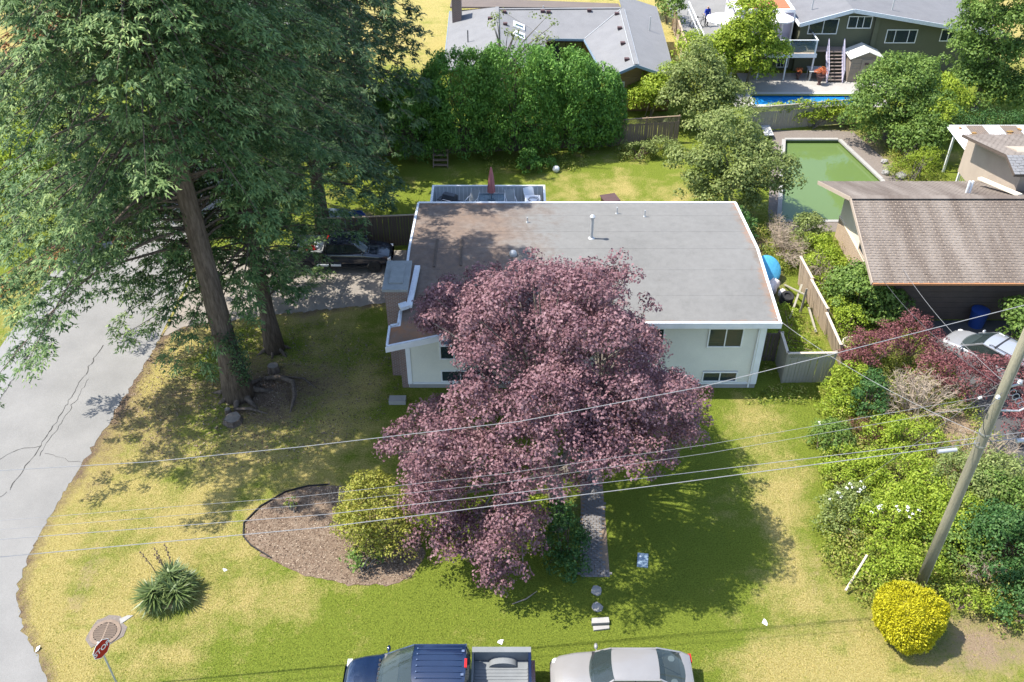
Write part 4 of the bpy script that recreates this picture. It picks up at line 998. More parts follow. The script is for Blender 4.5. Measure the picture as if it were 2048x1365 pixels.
m = MB(); m.slab([(22.4,59.6,.45),(23.6,59.7,.45),(23.6,59.95,.45),(22.4,59.85,.45)], .05)
for x in (22.5,23.45): m.box(x,x+.06,59.62,59.9,0,.40)
obj('bench', m, 'fence_wood', label='narrow bench against the fence behind the green pool', cat='bench')
for i, (x,y,r) in enumerate(((23.5,52.9,.22),(24.3,52.4,.28),(23.9,54.4,.2))):
    m = MB(); m.blob((0,0,r*.6), r*1.2,r,r*.8, jit=.18); obj('rock', m, 'stone', label=('grey rock on the green pool surround','larger rock below the yellow green shrub by the pool','small rock at the planting edge beside the green pool')[i], cat='rock', loc=(x,y,0), group='rocks beside the green pool')

# far cyclist
bk = thing('bicycle', 'dark bicycle held on the far tarmac yard', 'bicycle', (15.85,79.2,0), R(20))
for x in (-.52,.52):
    m = MB(); m.tube([(x+.33*math.cos(a*math.pi/10),0,.34+.33*math.sin(a*math.pi/10)) for a in range(21)], .025, 6); obj('wheel', m, 'rubber', bk)
m = MB(); pts = {'bb':(-.05,0,.3),'s':(-.2,0,.85),'h':(.38,0,.85),'r':(-.52,0,.34),'f':(.52,0,.34)}
for a, b in (('bb','s'),('s','h'),('bb','h'),('bb','r'),('s','r'),('h','f')): m.tube([pts[a],pts[b]], .02, 6)
obj('frame', m, 'wire_dark', bk)
m = MB(); m.tube([(.36,-.3,1.02),(.40,0,.98),(.36,.3,1.02)], .018, 6); m.tube([(.38,0,.84),(.40,0,.98)], .018, 6); obj('handlebar', m, 'wire_dark', bk)
m = MB(); m.blob((-.22,0,.92), .14,.07,.04); obj('saddle', m, 'rubber', bk)
def person(name, label, loc, rz, joints, edges, rad, bands):
    """one continuous skinned body; bands = [(z_top, material index)] from the ground up"""
    me = bpy.data.meshes.new(name); me.from_pydata(joints, edges, []); o = bpy.data.objects.new(name, me); C.objects.link(o)
    md = o.modifiers.new('skin', 'SKIN'); sv = me.skin_vertices[0].data
    for i, r in enumerate(rad): sv[i].radius = (r, r)
    sv[0].use_root = True
    sb = o.modifiers.new('sub', 'SUBSURF'); sb.levels = 2; sb.render_levels = 2
    dg = bpy.context.evaluated_depsgraph_get(); me2 = bpy.data.meshes.new_from_object(o.evaluated_get(dg))
    bpy.data.objects.remove(o)
    for mt in ('trouser','shirt_blue','skin'): me2.materials.append(MATS[mt])
    for p in me2.polygons: p.material_index = bands(p.center); p.use_smooth = True
    t = obj(name, me2, None, label=label, cat='person', loc=loc, rot=(0,0,rz)); return t
J = [(0,0,.95),(0,0,1.15),(0,.01,1.40),(0,0,1.52),(0,-.02,1.60),(0,-.03,1.70),
     (-.10,0,.92),(-.11,-.03,.50),(-.11,.02,.08),(-.11,-.14,.04),(.10,0,.92),(.11,-.03,.50),(.11,.02,.08),(.11,-.14,.04),
     (-.19,0,1.42),(-.30,-.10,1.18),(-.45,-.22,1.06),(.19,0,1.42),(.24,-.02,1.14),(.16,-.2,1.0)]
EE = [(0,1),(1,2),(2,3),(3,4),(4,5),(0,6),(6,7),(7,8),(8,9),(0,10),(10,11),(11,12),(12,13),(2,14),(14,15),(15,16),(2,17),(17,18),(18,19)]
RR = [.14,.145,.15,.06,.085,.075,.095,.065,.05,.04,.095,.065,.05,.04,.07,.05,.035,.07,.05,.035]
person('person', 'person in a blue top standing beside the bicycle', (16.55,79.5,0), R(15), J, EE, RR, lambda c: 0 if c.z < .93 else (2 if c.z > 1.5 or abs(c.x) > .36 else 1))
# ---------------------------------------------------------------- vehicles
def sec(x, hw, zb, zs, zt):
    h = [(.88*hw,zb),(.97*hw,zb+.10),(hw,zb+.26),(hw*.995,(zb+zs)*.52),(.975*hw,zs-.09),(.93*hw,zs-.015),(.82*hw,zs+(zt-zs)*.45),(.5*hw,zs+(zt-zs)*.88),(0,zt)]
    return [(x,y,z) for y,z in h]+[(x,-y,z) for y,z in h[-2::-1]]
def interp(st, x):
    for a, b in zip(st, st[1:]):
        if a[0] <= x <= b[0]:
            t = (x-a[0])/(b[0]-a[0]+1e-9); return tuple(a[i]+(b[i]-a[i])*t for i in range(5))
    return st[0] if x < st[0][0] else st[-1]
def panel(st, x0, x1, n, lift, yfrac=.80, inset=0):
    """skin panel lying on the body between x0 and x1 (bonnet, boot lid)"""
    m = MB(); rings = []
    for i in range(n+1):
        x = x0+(x1-x0)*i/n; s = sec(*interp(st, x)); hw = interp(st, x)[1]
        rings.append([(p[0], max(-hw*yfrac, min(hw*yfrac, p[1])), p[2]+lift) for p in s[6:11]])
    m.loft(rings, cap=False); return m
def wheel(parent, x, y, r, w):
    sgn = 1 if y > 0 else -1
    wh = obj('wheel', MB().lathe([(r*.55,-w/2),(r*.93,-w/2),(r,-w/2+.03),(r,w/2-.03),(r*.93,w/2),(r*.55,w/2)], 24, (0,0,0), axis='y'), 'rubber', parent, loc=(x,y,r), smooth=True)
    m = MB(); m.lathe([(r*.6,sgn*(w/2-.05)),(r*.56,sgn*(w/2-.02)),(r*.18,sgn*(w/2-.035)),(r*.12,sgn*(w/2-.0))], 18, axis='y'); obj('rim', m, 'rim_metal', wh, smooth=True)
def glasshouse(t, g, paint, pillars=(0,), frame=None, rearglass=True):
    """g: xwf cowl, xrf roof front, xrr roof rear, xwr rear glass base, zb belt, zr roof, wb, wr half widths"""
    xwf,xrf,xrr,xwr,zb,zr,wb,wr = g; n = 8
    def arc(x, w, z, bul, cr): return [(x+bul*(1-(2*i/n-1)**2), w*(2*i/n-1), z+cr*(1-(2*i/n-1)**2)) for i in range(n+1)]
    m = MB(); m.loft([arc(xwf,wb*.93,zb,.16,.03), arc((xwf+xrf)/2,(wb*.93+wr)/2*1.0,(zb+zr)/2+.02,.10,.03), arc(xrf,wr*.95,zr-.01,.05,.045)], cap=False); obj('windscreen', m, 'car_glass', t, smooth=True)
    if rearglass:
        m = MB(); m.loft([arc(xwr,wb*.90,zb,-.12,.02), arc((xwr+xrr)/2,(wb*.9+wr)/2,(zb+zr)/2+.03,-.08,.03), arc(xrr,wr*.95,zr-.01,-.03,.045)], cap=False); obj('rear_window', m, 'car_glass', t, smooth=True)
    m = MB(); rings = []
    k = 8
    for i in range(k+1):
        x = xrr+(xrf-xrr)*i/k; dz = -.025*(2*i/k-1)**4; bul = (.05 if i == k else (-.03 if i == 0 else 0))
        rings.append([(x+bul*(1-(2*j/n-1)**2), wr*(2*j/n-1), zr+dz+.045*(1-(2*j/n-1)**2)-(.03 if j in (0,n) else 0)) for j in range(n+1)])
    m.loft(rings, cap=False); rf = obj('roof', m, paint, t, smooth=True)
    for s in (-1,1):
        m = MB(); m.loft([[(xwf-.02,s*wb*.95,zb),(xwr+.02,s*wb*.95,zb)],[(xrf-.02,s*wr*.985,zr-.05),(xrr+.02,s*wr*.985,zr-.05)]], cap=False); obj('side_window', m, 'car_glass', t)
        m = MB(); m.beam((xwf,s*wb*.94,zb-.02),(xrf,s*wr*.98,zr-.035),.05,.07); obj('pillar', m, paint, t)
        m = MB(); m.beam((xwr,s*wb*.94,zb-.02),(xrr,s*wr*.98,zr-.035),.06,.10 if rearglass else .16); obj('pillar', m, paint, t)
        for q in pillars:
            xa = xwf+(xwr-xwf)*q; xb = xrf+(xrr-xrf)*q; m = MB(); m.beam((xa,s*wb*.955,zb-.02),(xb,s*wr*.99,zr-.04),.03,.09); obj('pillar', m, 'black_plastic', t)
        m = MB(); m.beam((xrf,s*wr*.99,zr-.045),(xrr,s*wr*.99,zr-.045),.05,.05); obj('roof_rail', m, paint, t)
        m = MB(); m.blob((xwf-.12,s*(wb+.14),zb+.08), .07,.12,.08, 10, 6, 0); m.beam((xwf-.12,s*wb*.95,zb+.05),(xwf-.12,s*(wb+.08),zb+.06),.03,.04); obj('mirror', m, paint, t, smooth=True)
    return rf
def seats(t, xs, z, w, mat='seat_grey'):
    for x in xs:
        for s in (-1,1):
            m = MB(); m.box(x-.10,x+.08,s*w-.24,s*w+.24,z-.1,z+.32); m.box(x-.06,x+.04,s*w-.12,s*w+.12,z+.32,z+.47); obj('seat', m, mat, t)
    m = MB(); m.tube([(xs[0]+.5+.17*0,.0+w+.17*math.cos(a*.4),z+.1+.17*math.sin(a*.4)) for a in range(17)], .015, 5); obj('steering_wheel', m, 'black_plastic', t)

def sedan(name, label, loc, rz, paint):
    t = thing(name, label, 'car', loc, rz)
    st = [(-2.33,.62,.42,.70,.74),(-2.27,.76,.30,.86,.90),(-2.0,.83,.24,.95,1.00),(-1.5,.86,.22,.96,1.0),(-.6,.87,.20,.94,.97),(.3,.87,.20,.93,.96),(.9,.86,.20,.91,.97),(1.5,.85,.22,.84,.92),(2.0,.80,.25,.74,.82),(2.22,.70,.32,.66,.72),(2.33,.52,.40,.60,.63)]
    m = MB(); m.loft([sec(*s) for s in st]); obj('body', m, paint, t, smooth=True)
    obj('bonnet', panel(st, .98, 2.18, 8, .007), paint, t, smooth=True); obj('boot_lid', panel(st, -2.22, -1.97, 4, .008), paint, t, smooth=True)
    m = MB(); m.box(-1.8,.85,-.74,.74,.90,.985); obj('interior', m, 'black_plastic', t)
    m = MB(); m.box(-1.85,-1.35,-.66,.66,.985,1.03); pk = obj('parcel_shelf', m, 'seat_grey', t)
    for y in (-.42,.42): m = MB(); m.lathe([(.11,0),(.11,.025),(.08,.03)], 12, (-1.62,y,1.03)); obj('speaker', m, 'plastic_white', pk)
    m = MB(); m.box(.35,.95,-.70,.70,.985,1.03); obj('dashboard', m, 'black_plastic', t)
    seats(t, (-.15,-1.0), .86, .37)
    glasshouse(t, (.92,.34,-1.10,-1.95,.95,1.42,.76,.58), paint, (.45,))
    for x in (1.38,-1.38):
        for y in (.78,-.78): wheel(t, x, y, .31, .19)
    for s in (-1,1):
        m = MB(); m.blob((2.12,s*.56,.66), .14,.15,.07, 10, 6, 0); obj('headlight', m, 'lamp_clear', t, smooth=True)
        m = MB(); m.box(-2.335,-2.22,*sorted((s*.45,s*.76)),.66,.82); obj('tail_light', m, 'tail_red', t)
        m = MB(); m.beam((1.02,s*.1+.25,.985),(.95,s*.1-.38,1.0),.02,.02); obj('wiper', m, 'black_plastic', t)
        for x in (.1,-.85): m = MB(); m.box(x-.09,x+.09,*sorted((s*.865,s*.885)),.80,.84); obj('door_handle', m, paint, t)
    m = MB(); m.beam((-1.2,.05,1.39),(-1.85,.16,1.02),.02,.02); obj('rear_wiper', m, 'black_plastic', t)
    return t
def pickup(name, label, loc, rz, paint, g, front, bed, hw=.96, bedmat='bed_grey', ribs=True, r=.38, hood=1.05, belt=1.12):
    t = thing(name, label, 'pickup truck', loc, rz)
    xwf, xrf, xrr, xwr = g[:4]; b0, b1 = bed
    st = [(xwr-.02,hw,.42,belt,belt+.02),(0,hw,.40,belt,belt+.02),(xwf,hw*.98,.40,belt-.02,belt+.05),(xwf+.15,hw*.97,.40,hood,hood+.07),(front-.7,hw*.95,.42,hood-.06,hood+.03),(front-.25,hw*.90,.45,hood-.16,hood-.08),(front-.06,hw*.74,.50,hood-.26,hood-.20),(front,hw*.6,.55,hood-.36,hood-.32)]
    st.sort(key=lambda s: s[0])
    m = MB(); m.loft([sec(*s) for s in st]); obj('body', m, paint, t, smooth=True)
    obj('bonnet', panel(st, xwf+.2, front-.16, 8, .008), paint, t, smooth=True)
    m = MB()
    for i in range(8): m.box(xwf+.10,xwf+.16,-.6+i*.16,-.5+i*.16,belt+.045,belt+.062)
    obj('cowl_vent', m, 'black_plastic', t)
    m = MB(); m.box(xwr+.05,xwf-.05,-hw*.85,hw*.85,belt-.05,belt+.04); obj('interior', m, 'black_plastic', t)
    m = MB(); m.box(xwf-.5,xwf-.02,-hw*.8,hw*.8,belt+.042,belt+.08); obj('dashboard', m, 'seat_grey', t)
    seats(t, ((xrf+xrr)/2+.1,), belt+.08, .42)
    rf = glasshouse(t, (*g[:4],belt,g[4],hw*.87,g[5]), paint, (.62,))
    if ribs:
        for i in range(6):
            y = -g[5]*.75+i*g[5]*.3; zc = g[4]+.045*(1-(y/g[5])**2); m = MB(); m.beam((xrf-.12,y,zc+.004),(xrr+.1,y,zc+.006),.035,.012); obj('roof_rib', m, paint, rf)
            m = MB(); m.box(xrf-.13,xrf-.10,y-.02,y+.02,zc+.002,zc+.022); obj('rib_end', m, 'chrome', rf)
        for y in (-.42,.42): m = MB(); m.box(xrr+.03,xrr+.12,y-.04,y+.04,g[4]+.03,g[4]+.055); obj('roof_clip', m, 'chrome', rf)
    m = MB(); m.box(xrr-.06,xrr+.02,-.16,.16,g[4]-.02,g[4]+.035); obj('brake_light', m, 'tail_red', t)
    # cargo bed
    zf, zt = .78, belt+.16
    B = thing; bd = MB(); bd.box(b0,b1,-hw*.97,hw*.97,.50,zf-.01); bo = obj('bed', bd, paint, t)
    for s in (-1,1):
        m = MB(); m.box(b0,b1,*sorted((s*hw*.84,s*hw)),zf-.008,zt-.03); obj('bed_side', m, paint, bo)
        m = MB(); m.box(b0+.0,b1,*sorted((s*hw*.80,s*hw*1.005)),zt-.028,zt+.02); obj('bed_cap', m, bedmat, bo)
        m = MB(); m.box(b0+.08,b1-.08,*sorted((s*hw*.825,s*hw*.838)),zf+.02,zt-.06); obj('bed_liner', m, bedmat, bo)
        cx = (b0+b1)/2-.05; m = MB(); m.loft([[(cx+.46*math.cos(a*math.pi/10),y,zf+.24*math.sin(a*math.pi/10)) for a in range(11)] for y in sorted((s*hw*.56,s*hw*.82))], closed=True); obj('wheel_hump', m, bedmat, bo, smooth=True)
    m = MB(); m.box(b1-.06,b1,-hw*.82,hw*.82,zf-.006,zt-.02); obj('bed_head', m, bedmat, bo)
    m = MB(); m.box(b0,b0+.09,-hw*.82,hw*.82,zf-.006,zt); obj('tailgate', m, paint, bo)
    m = MB(); m.box(b0+.1,b1-.07,-hw*.82,hw*.82,zf-.008,zf+.004)
    for i in range(9): y = -hw*.5+i*hw*.125; m.box(b0+.12,b1-.1,y-.03,y+.03,zf+.004,zf+.022)
    obj('bed_floor', m, bedmat, bo)
    for x in (front-.95, (b0+b1)/2-.05):
        for y in (hw*.9,-hw*.9): wheel(t, x, y, r, .24)
    m = MB(); m.loft([[(front-.30,-hw*.97,z),(front-.02,-hw*.7,z),(front+.05,0,z),(front-.02,hw*.7,z),(front-.30,hw*.97,z),(front-.35,hw*.9,z),(front-.35,-hw*.9,z)] for z in (.42,.62)], closed=True); obj('front_bumper', m, 'chrome', t)
    m = MB(); m.box(b0-.14,b0-.01,-hw*.95,hw*.95,.45,.62); obj('rear_bumper', m, 'chrome', t)
    for s in (-1,1):
        m = MB(); m.box(front-.22,front-.06,*sorted((s*hw*.58,s*hw*.86)),hood-.40,hood-.22); obj('headlight', m, 'lamp_clear', t)
        m = MB(); m.box(b0-.012,b0+.06,*sorted((s*hw*.86,s*hw*1.004)),.82,1.15); obj('tail_light', m, 'tail_red', t)
        m = MB(); m.box(xwr+.35,xwr+.55,*sorted((s*hw*.995,s*hw*1.02)),belt-.16,belt-.11); obj('door_handle', m, 'black_plastic', t)
        m = MB(); m.box(xwr,xwf+.1,*sorted((s*hw*.97,s*hw*1.06)),.36,.42); obj('side_step', m, 'black_plastic', t)
        m = MB(); m.beam((xwf+.08,s*.08+.3,belt+.06),(xwf-.02,s*.08-.35,belt+.08),.02,.02); obj('wiper', m, 'black_plastic', t)
    return t
pickup('pickup_truck', 'metallic blue pickup with grey cargo bed parked on the front verge', (-2.40,16.98,0), R(180), 'paint_blue', (1.75,.72,-.92,-1.02,1.84,.70), 3.05, (-3.02,-1.10))
sedan('sedan_car', 'champagne sedan parked behind the blue pickup', (3.57,17.25,0), R(180), 'paint_champagne')
pickup('pickup_truck', 'dark navy pickup parked on the driveway beside the house', (-9.05,42.65,0), 0, 'paint_navy', (1.25,.70,-.72,-.86,1.68,.66), 2.65, (-2.75,-.98), hw=.87, ribs=False, r=.36)
m = MB(); m.box(-.35,.3,-.04,.0,.46,.58); m.box(.42,.95,-.04,0,.46,.58); obj('sill_panel', m, 'plastic_white', label='pale panel pair fixed along the sill of the dark pickup', cat='panel', loc=(-10.05,41.74,0))
rr = random.Random(6)
for i, (dx,dy,r,mt,lab) in enumerate(((-1.3,.15,.30,'plastic_white','white sack in the bed of the dark pickup'),(-1.75,-.2,.28,'tail_red','red bundle in the bed of the dark pickup'),(-2.2,.2,.33,'mesh_grey','grey bag at the tail of the dark pickup bed'))):
    m = MB(); m.blob((0,0,r*.8), r*1.1,r,r*.8, jit=.2, rnd=rr); obj('sack', m, mt, label=lab, cat='sack', loc=(-9.05+dx,42.65+dy,.80), group='bundles in the dark pickup bed')
def suv(label, loc, rz):
    t = thing('minivan', label, 'car', loc, rz); paint = 'paint_silver'
    st = [(-2.4,.70,.40,.95,1.0),(-2.3,.86,.32,1.02,1.05),(-1,.92,.25,1.02,1.05),(.8,.92,.25,1.0,1.03),(1.3,.90,.25,.96,1.02),(1.8,.86,.28,.86,.94),(2.2,.74,.35,.74,.80),(2.35,.55,.42,.66,.68)]
    m = MB(); m.loft([sec(*s) for s in st]); obj('body', m, paint, t, smooth=True); obj('bonnet', panel(st,1.4,2.2,6,.008), paint, t, smooth=True)
    m = MB(); m.box(-2.1,1.1,-.78,.78,.98,1.06); obj('interior', m, 'black_plastic', t); seats(t, (.2,-.8), 1.08, .4)
    rf = glasshouse(t, (1.35,.45,-1.9,-2.28,1.02,1.66,.84,.68), paint, (.35,.7))
    for i in range(7): y = -.45+i*.15; m = MB(); m.beam((-.3,y,1.70-.05*(y/.68)**2),(-1.8,y,1.70-.05*(y/.68)**2),.05,.014); obj('roof_rib', m, paint, rf)
    for s in (-1,1): m = MB(); m.tube([(.2,s*.62,1.68),(.1,s*.62,1.74),(-1.6,s*.62,1.74),(-1.7,s*.62,1.68)], .02, 6); obj('roof_rack', m, 'black_plastic', rf)
    m = MB(); m.box(-.12,-.04,-.64,.64,1.70,1.712); obj('roof_seam', m, 'black_plastic', rf)
    for x in (1.4,-1.4):
        for y in (.82,-.82): wheel(t, x, y, .33, .2)
    for s in (-1,1):
        m = MB(); m.blob((2.1,s*.6,.74), .15,.16,.09, 10, 6, 0); obj('headlight', m, 'lamp_clear', t, smooth=True)
        m = MB(); m.box(-2.36,-2.2,*sorted((s*.6,s*.84)),.8,1.1); obj('tail_light', m, 'tail_red', t)
suv('silver minivan with ribbed roof parked under the red smoke bushes', (22.3,33.6,0), math.atan2(.80,-.60))

# ---------------------------------------------------------------- stop sign
ss = thing('stop_sign', 'red stop sign on a thin metal post at the street corner', 'sign', (-12.83,17.12,0), math.atan2(.90,.43))
m = MB(); m.tube([(0,.03,0),(0,.03,2.75)], .03, 8); obj('post', m, 'galv', ss)
def octa(r, y0, y1, mat, nm, par=ss, z=2.42):
    m = MB(); rings = [[(r*math.cos(math.pi/8+math.pi/4*k), y, z+r*math.sin(math.pi/8+math.pi/4*k)) for k in range(8)] for y in (y0,y1)]
    m.loft(rings, closed=True); return obj(nm, m, mat, par)
op = octa(.35,-.012,-.004,'white_sign','sign_plate'); octa(.327,-.016,-.0125,'red_sign','red_face', op)
tc = bpy.data.curves.new('lettering', 'FONT'); tc.body = 'STOP'; tc.align_x = 'CENTER'; tc.align_y = 'CENTER'; tc.size = .262; tc.extrude = .001; tc.offset = .004
to = bpy.data.objects.new('lettering_tmp', tc); C.objects.link(to)
tm = bpy.data.meshes.new_from_object(to.evaluated_get(bpy.context.evaluated_depsgraph_get())); bpy.data.objects.remove(to)
tm.materials.clear(); tm.materials.append(MATS['white_sign'])
obj('lettering', tm, None, op, loc=(0,-.0185,2.42), rot=(R(90),0,0))
# storm drain
dr = thing('storm_drain', 'round rusty storm drain grate in a broken concrete patch', 'drain', (-14.12,19.42,0))
m = MB(); rr = random.Random(12); n = 18
m.prism([((.70+rr.uniform(-.15,.12))*math.cos(2*math.pi*i/n)*1.0, (.66+rr.uniform(-.15,.12))*math.sin(2*math.pi*i/n)) for i in range(n)], 0, .014); obj('gravel_patch', m, 'gravel', dr)
m = MB(); m.prism([(.42,.30),(.75,.66),(.55,.66),(.3,.52)], .0, .024); obj('concrete_piece', m, 'stone', dr)
m = MB(); m.lathe([(.52,.0),(.52,.045),(.49,.05),(.40,.05),(.40,.02)], 32, (0,-.05,.0)); m2 = obj('frame', m, 'cast_iron', dr, smooth=True)
m = MB(); m.lathe([(.40,.0),(.40,.024)], 28, (0,-.05,.0)); obj('pit', m, 'dark_void', dr)
for i in range(9):
    x = -.32+i*.08; l = math.sqrt(max(0,.385**2-x*x)); m = MB(); m.box(-l,l,x-.05-.022,x-.05+.022,.03,.056); obj('grate_bar', m, 'cast_iron', dr)
m = MB(); m.box(-.025,.025,-.43,.33,.034,.060); obj('grate_bar', m, 'cast_iron', dr)
# ---------------------------------------------------------------- utility pole and wires
PX, PY = 14.72, 21.2
up = thing('utility_pole', 'weathered wooden utility pole leaning over the right garden', 'utility pole', (PX,PY,0))
m = MB(); m.tube([(0,0,-.4),(0,0,4),(0,0,9),(0,0,14.2)], [.19,.175,.155,.13], 16); obj('pole', m, 'pole_wood', up, smooth=True, sharp=0)
m = MB(); m.tube([(.10,-.15,0),(.09,-.135,5),(.09,-.125,11)], .022, 6); obj('conduit', m, 'fence_grey', up)
for z in (7.3,7.8): m = MB(); m.lathe([(.185,0),(.185,.05)], 16, (0,0,z)); obj('band', m, 'steel', up)
m = MB(); m.beam((0,-.1,9.75),(.55,.1,9.75),.04,.06); obj('bracket', m, 'galv', up)
m = MB(); m.tube([(.2,.05,8.7),(.9,.2,8.55),(1.5,.35,8.8)], .03, 6); obj('arm', m, 'galv', up)
for k in range(4):
    m = MB(); c0 = Vector((.3+.14*k,-.05,9.5-.16*k)); m.tube([c0+Vector((.10*math.cos(a*.5),.02*a*.1,.12*math.sin(a*.5))) for a in range(12)], .012, 5); obj('drip_loop', m, 'galv', up)
for k, (x,z) in enumerate(((-.2,9.4),(.25,10.0))):
    m = MB(); m.lathe([(.05,0),(.07,.04),(.04,.07),(.07,.1),(.03,.14)], 10, (x,-.2,z)); obj('insulator', m, 'galv', up, smooth=True)
m = MB(); m.tube([(-.1,-.15,9.6),(-.5,-.3,9.0),(-.3,-.25,8.3),(-.05,-.2,7.8)], .012, 5); m.tube([(.1,-.18,7.7),(.6,-.1,7.1),(.9,.05,7.4),(1.2,.1,7.7)], .014, 5); obj('cable_loop', m, 'wire_dark', up)
def wire(pts, r, mat, label, sag=0.0, n=28):
    m = MB(); out = []
    for i in range(len(pts)-1):
        a, b = Vector(pts[i]), Vector(pts[i+1]); k = n if len(pts) == 2 else max(3, n//len(pts))
        for j in range(k):
            t = j/k; p = a.lerp(b,t); p.z -= 4*sag*t*(1-t); out.append(p)
    out.append(Vector(pts[-1])); m.tube(out, r, 5); return obj('power_line', m, mat, label=label, cat='cable', group='overhead cables')
def lineY(X, dy=0): return PY+(X-PX)*.1075+dy
def run(zs, r, mat, label, dy=0): return wire([(X, lineY(X,dy), z) for X, z in zs], r, mat, label, n=len(zs)*4)
def fit(zL, zP, sag, ext=None):
    out = []
    for i in range(25):
        t = i/24; X = -30+(PX+30)*t; out.append((X, zL+(zP-zL)*t-4*sag*t*(1-t)))
    if ext: out += [(PX+8, zP+ext*.5), (PX+22, zP+ext)]
    return out
run([(-30,10.3),(-22,9.7),(-14.1,9.33),(-10.2,9.24),(-6,9.38),(.2,9.74),(5.4,10.56),(9,11.43),(14.7,12.85),(24,14.2)], .010, 'wire', 'topmost single wire crossing the maple and the right house wall')
run([(-30,7.9),(-14.8,7.23),(-6.3,7.24),(-.4,7.53),(6,8.12),(14.7,9.3)], .0055, 'wire', 'upper thin wire of the pair crossing the middle of the maple', dy=.12)
run([(-30,7.7),(-14.8,7.03),(-6.3,7.04),(-.4,7.33),(6,7.92),(14.7,9.1)], .0055, 'wire', 'lower thin wire of the pair crossing the middle of the maple', dy=-.05)
run([(-30,7.2),(-15,6.56),(-5.6,6.51),(5,7.04),(14.7,7.62),(24,8.2)], .010, 'wire', 'upper of the two thick cables across the lower maple')
run([(-30,6.2),(-15.2,5.91),(-5.7,6.06),(4.7,6.74),(14.7,7.5),(24,7.9)], .013, 'wire', 'lower of the two thick cables across the lower maple', dy=-.1)
wire([(PX,PY+.15,7.6),(11.25,32.2,4.15)], .009, 'wire', 'service wire from the pole to the white house corner', .35)
wire([(PX,PY+.1,9.8),(18.6,37.3,3.3)], .007, 'wire', 'service wire from the pole to the brown house eave', .3)
wire([(PX,PY+.1,9.6),(17.5,36.5,3.1)], .008, 'wire_dark', 'thin dark wire beside the brown house service wire', .35)
wire([(PX+.1,PY,10.2),(13.6,26.0,.1)], .007, 'wire', 'guy wire slanting from the pole to the shrubs')
wire([(PX,PY,7.4),(2.0,40.0,4.6)], .005, 'wire', 'very thin telephone wire towards the grey roof', .4) if False else None
for i, (X, z, dy, lab) in enumerate(((13.6,7.42,-.12,'grey splice case on the cable left of the pole'),(16.1,7.62,-.12,'grey splice case on the cable right of the pole'))):
    y = lineY(X,dy); m = MB(); m.tube([(X-.3,y-.05,z-.14),(X+.3,y+.02,z-.12)], .07, 10); obj('splice_case', m, 'galv', label=lab, cat='cable box', smooth=True)
m = MB(); m.tube([(14.1,lineY(14.1)+.1,9.2),(14.2,lineY(14.2)+.1,9.25)], .045, 8); obj('cable_clamp', m, 'galv', label='small white clamp on the wire left of the pole', cat='clamp')

# ---------------------------------------------------------------- garden path, stones and small things
path = thing('path', None, None, (3.1,24,0), 0, None, 'structure')
rr = random.Random(31); PV = {}
y = 21.8; row = 0
while y < 28.2:
    t = (y-21.8)/6.4; cx = 3.02+.10*math.sin(y*1.3)+.18*t; hw = .33+.05*math.sin(y*2.1)+(.12 if y < 22.2 else 0)
    x = cx-hw-(.11 if row%2 else 0)
    while x < cx+hw:
        w = .21; key = rr.randrange(6)
        if key not in PV:
            b = MB(); s = 1-.05*rr.random(); b.loft([[(-.1*s,-.049,0),(.1*s,-.049,0),(.1*s,.049,0),(-.1*s,.049,0)],[(-.095*s,-.044,.03),(.095*s,-.044,.03),(.095*s,.044,.03),(-.095*s,.044,.03)]], closed=True)
            me = b.mesh('paver'); me.materials.append(MATS['paver']); PV[key] = me
        obj('paver', PV[key], None, path, loc=(x+.105-3.1, y-24, .004+rr.uniform(0,.012)), rot=(rr.gauss(0,.03), rr.gauss(0,.03), rr.gauss(0,.05)))
        x += w+.008
    y += .104*1.0; row += 1
sheet('path_bed', [(2.58,21.75),(3.6,21.75),(3.72,28.3),(2.85,28.3)], .007, 'dirt')
def stone(nm, lab, loc, poly, h, mat='stone', cat='stone', group=None):
    m = MB(); n = len(poly); top = [(x*.94,y*.94,h) for x,y in poly]; m.loft([[(x,y,0) for x,y in poly],[(x,y,h*.8) for x,y in poly],top], closed=True); return obj(nm, m, mat, label=lab, cat=cat, loc=loc, group=group)
def rpoly(rx, ry, n, seed):
    q = random.Random(seed); return [(rx*q.uniform(.85,1.1)*math.cos(2*math.pi*i/n), ry*q.uniform(.85,1.1)*math.sin(2*math.pi*i/n)) for i in range(n)]
stone('stepping_stone','stepping stone nearest the brick path end',(3.06,21.13,.004),rpoly(.21,.23,9,1),.05,group='stepping stones')
stone('stepping_stone','middle stepping stone between path and bench stone',(3.03,20.42,.004),rpoly(.2,.22,8,2),.05,group='stepping stones')
b = thing('stone_bench', 'broken pale concrete slab at the end of the stepping stones', 'slab', (3.1,19.7,0), .03)
m = MB(); m.prism([(-.32,-.04),(.3,-.02),(.3,.2),(-.3,.18)], 0, .16); obj('upper_slab', m, 'concrete', b)
m = MB(); m.prism([(-.27,-.26),(.28,-.2),(.29,-.08),(-.28,-.09)], 0, .07); obj('lower_slab', m, 'concrete', b)
bx = thing('meter_box', 'blue grey utility box lid set in the shaded lawn', 'utility box', (4.88,22.5,0), -.15)
m = MB(); m.box(-.2,.2,-.32,.32,0,.05); obj('lid', m, 'box_blue_grey', bx)
m = MB(); m.lathe([(.05,.05),(.05,.058)], 10, (-.1,.15,0)); obj('lid_plug', m, 'white_sign', bx)
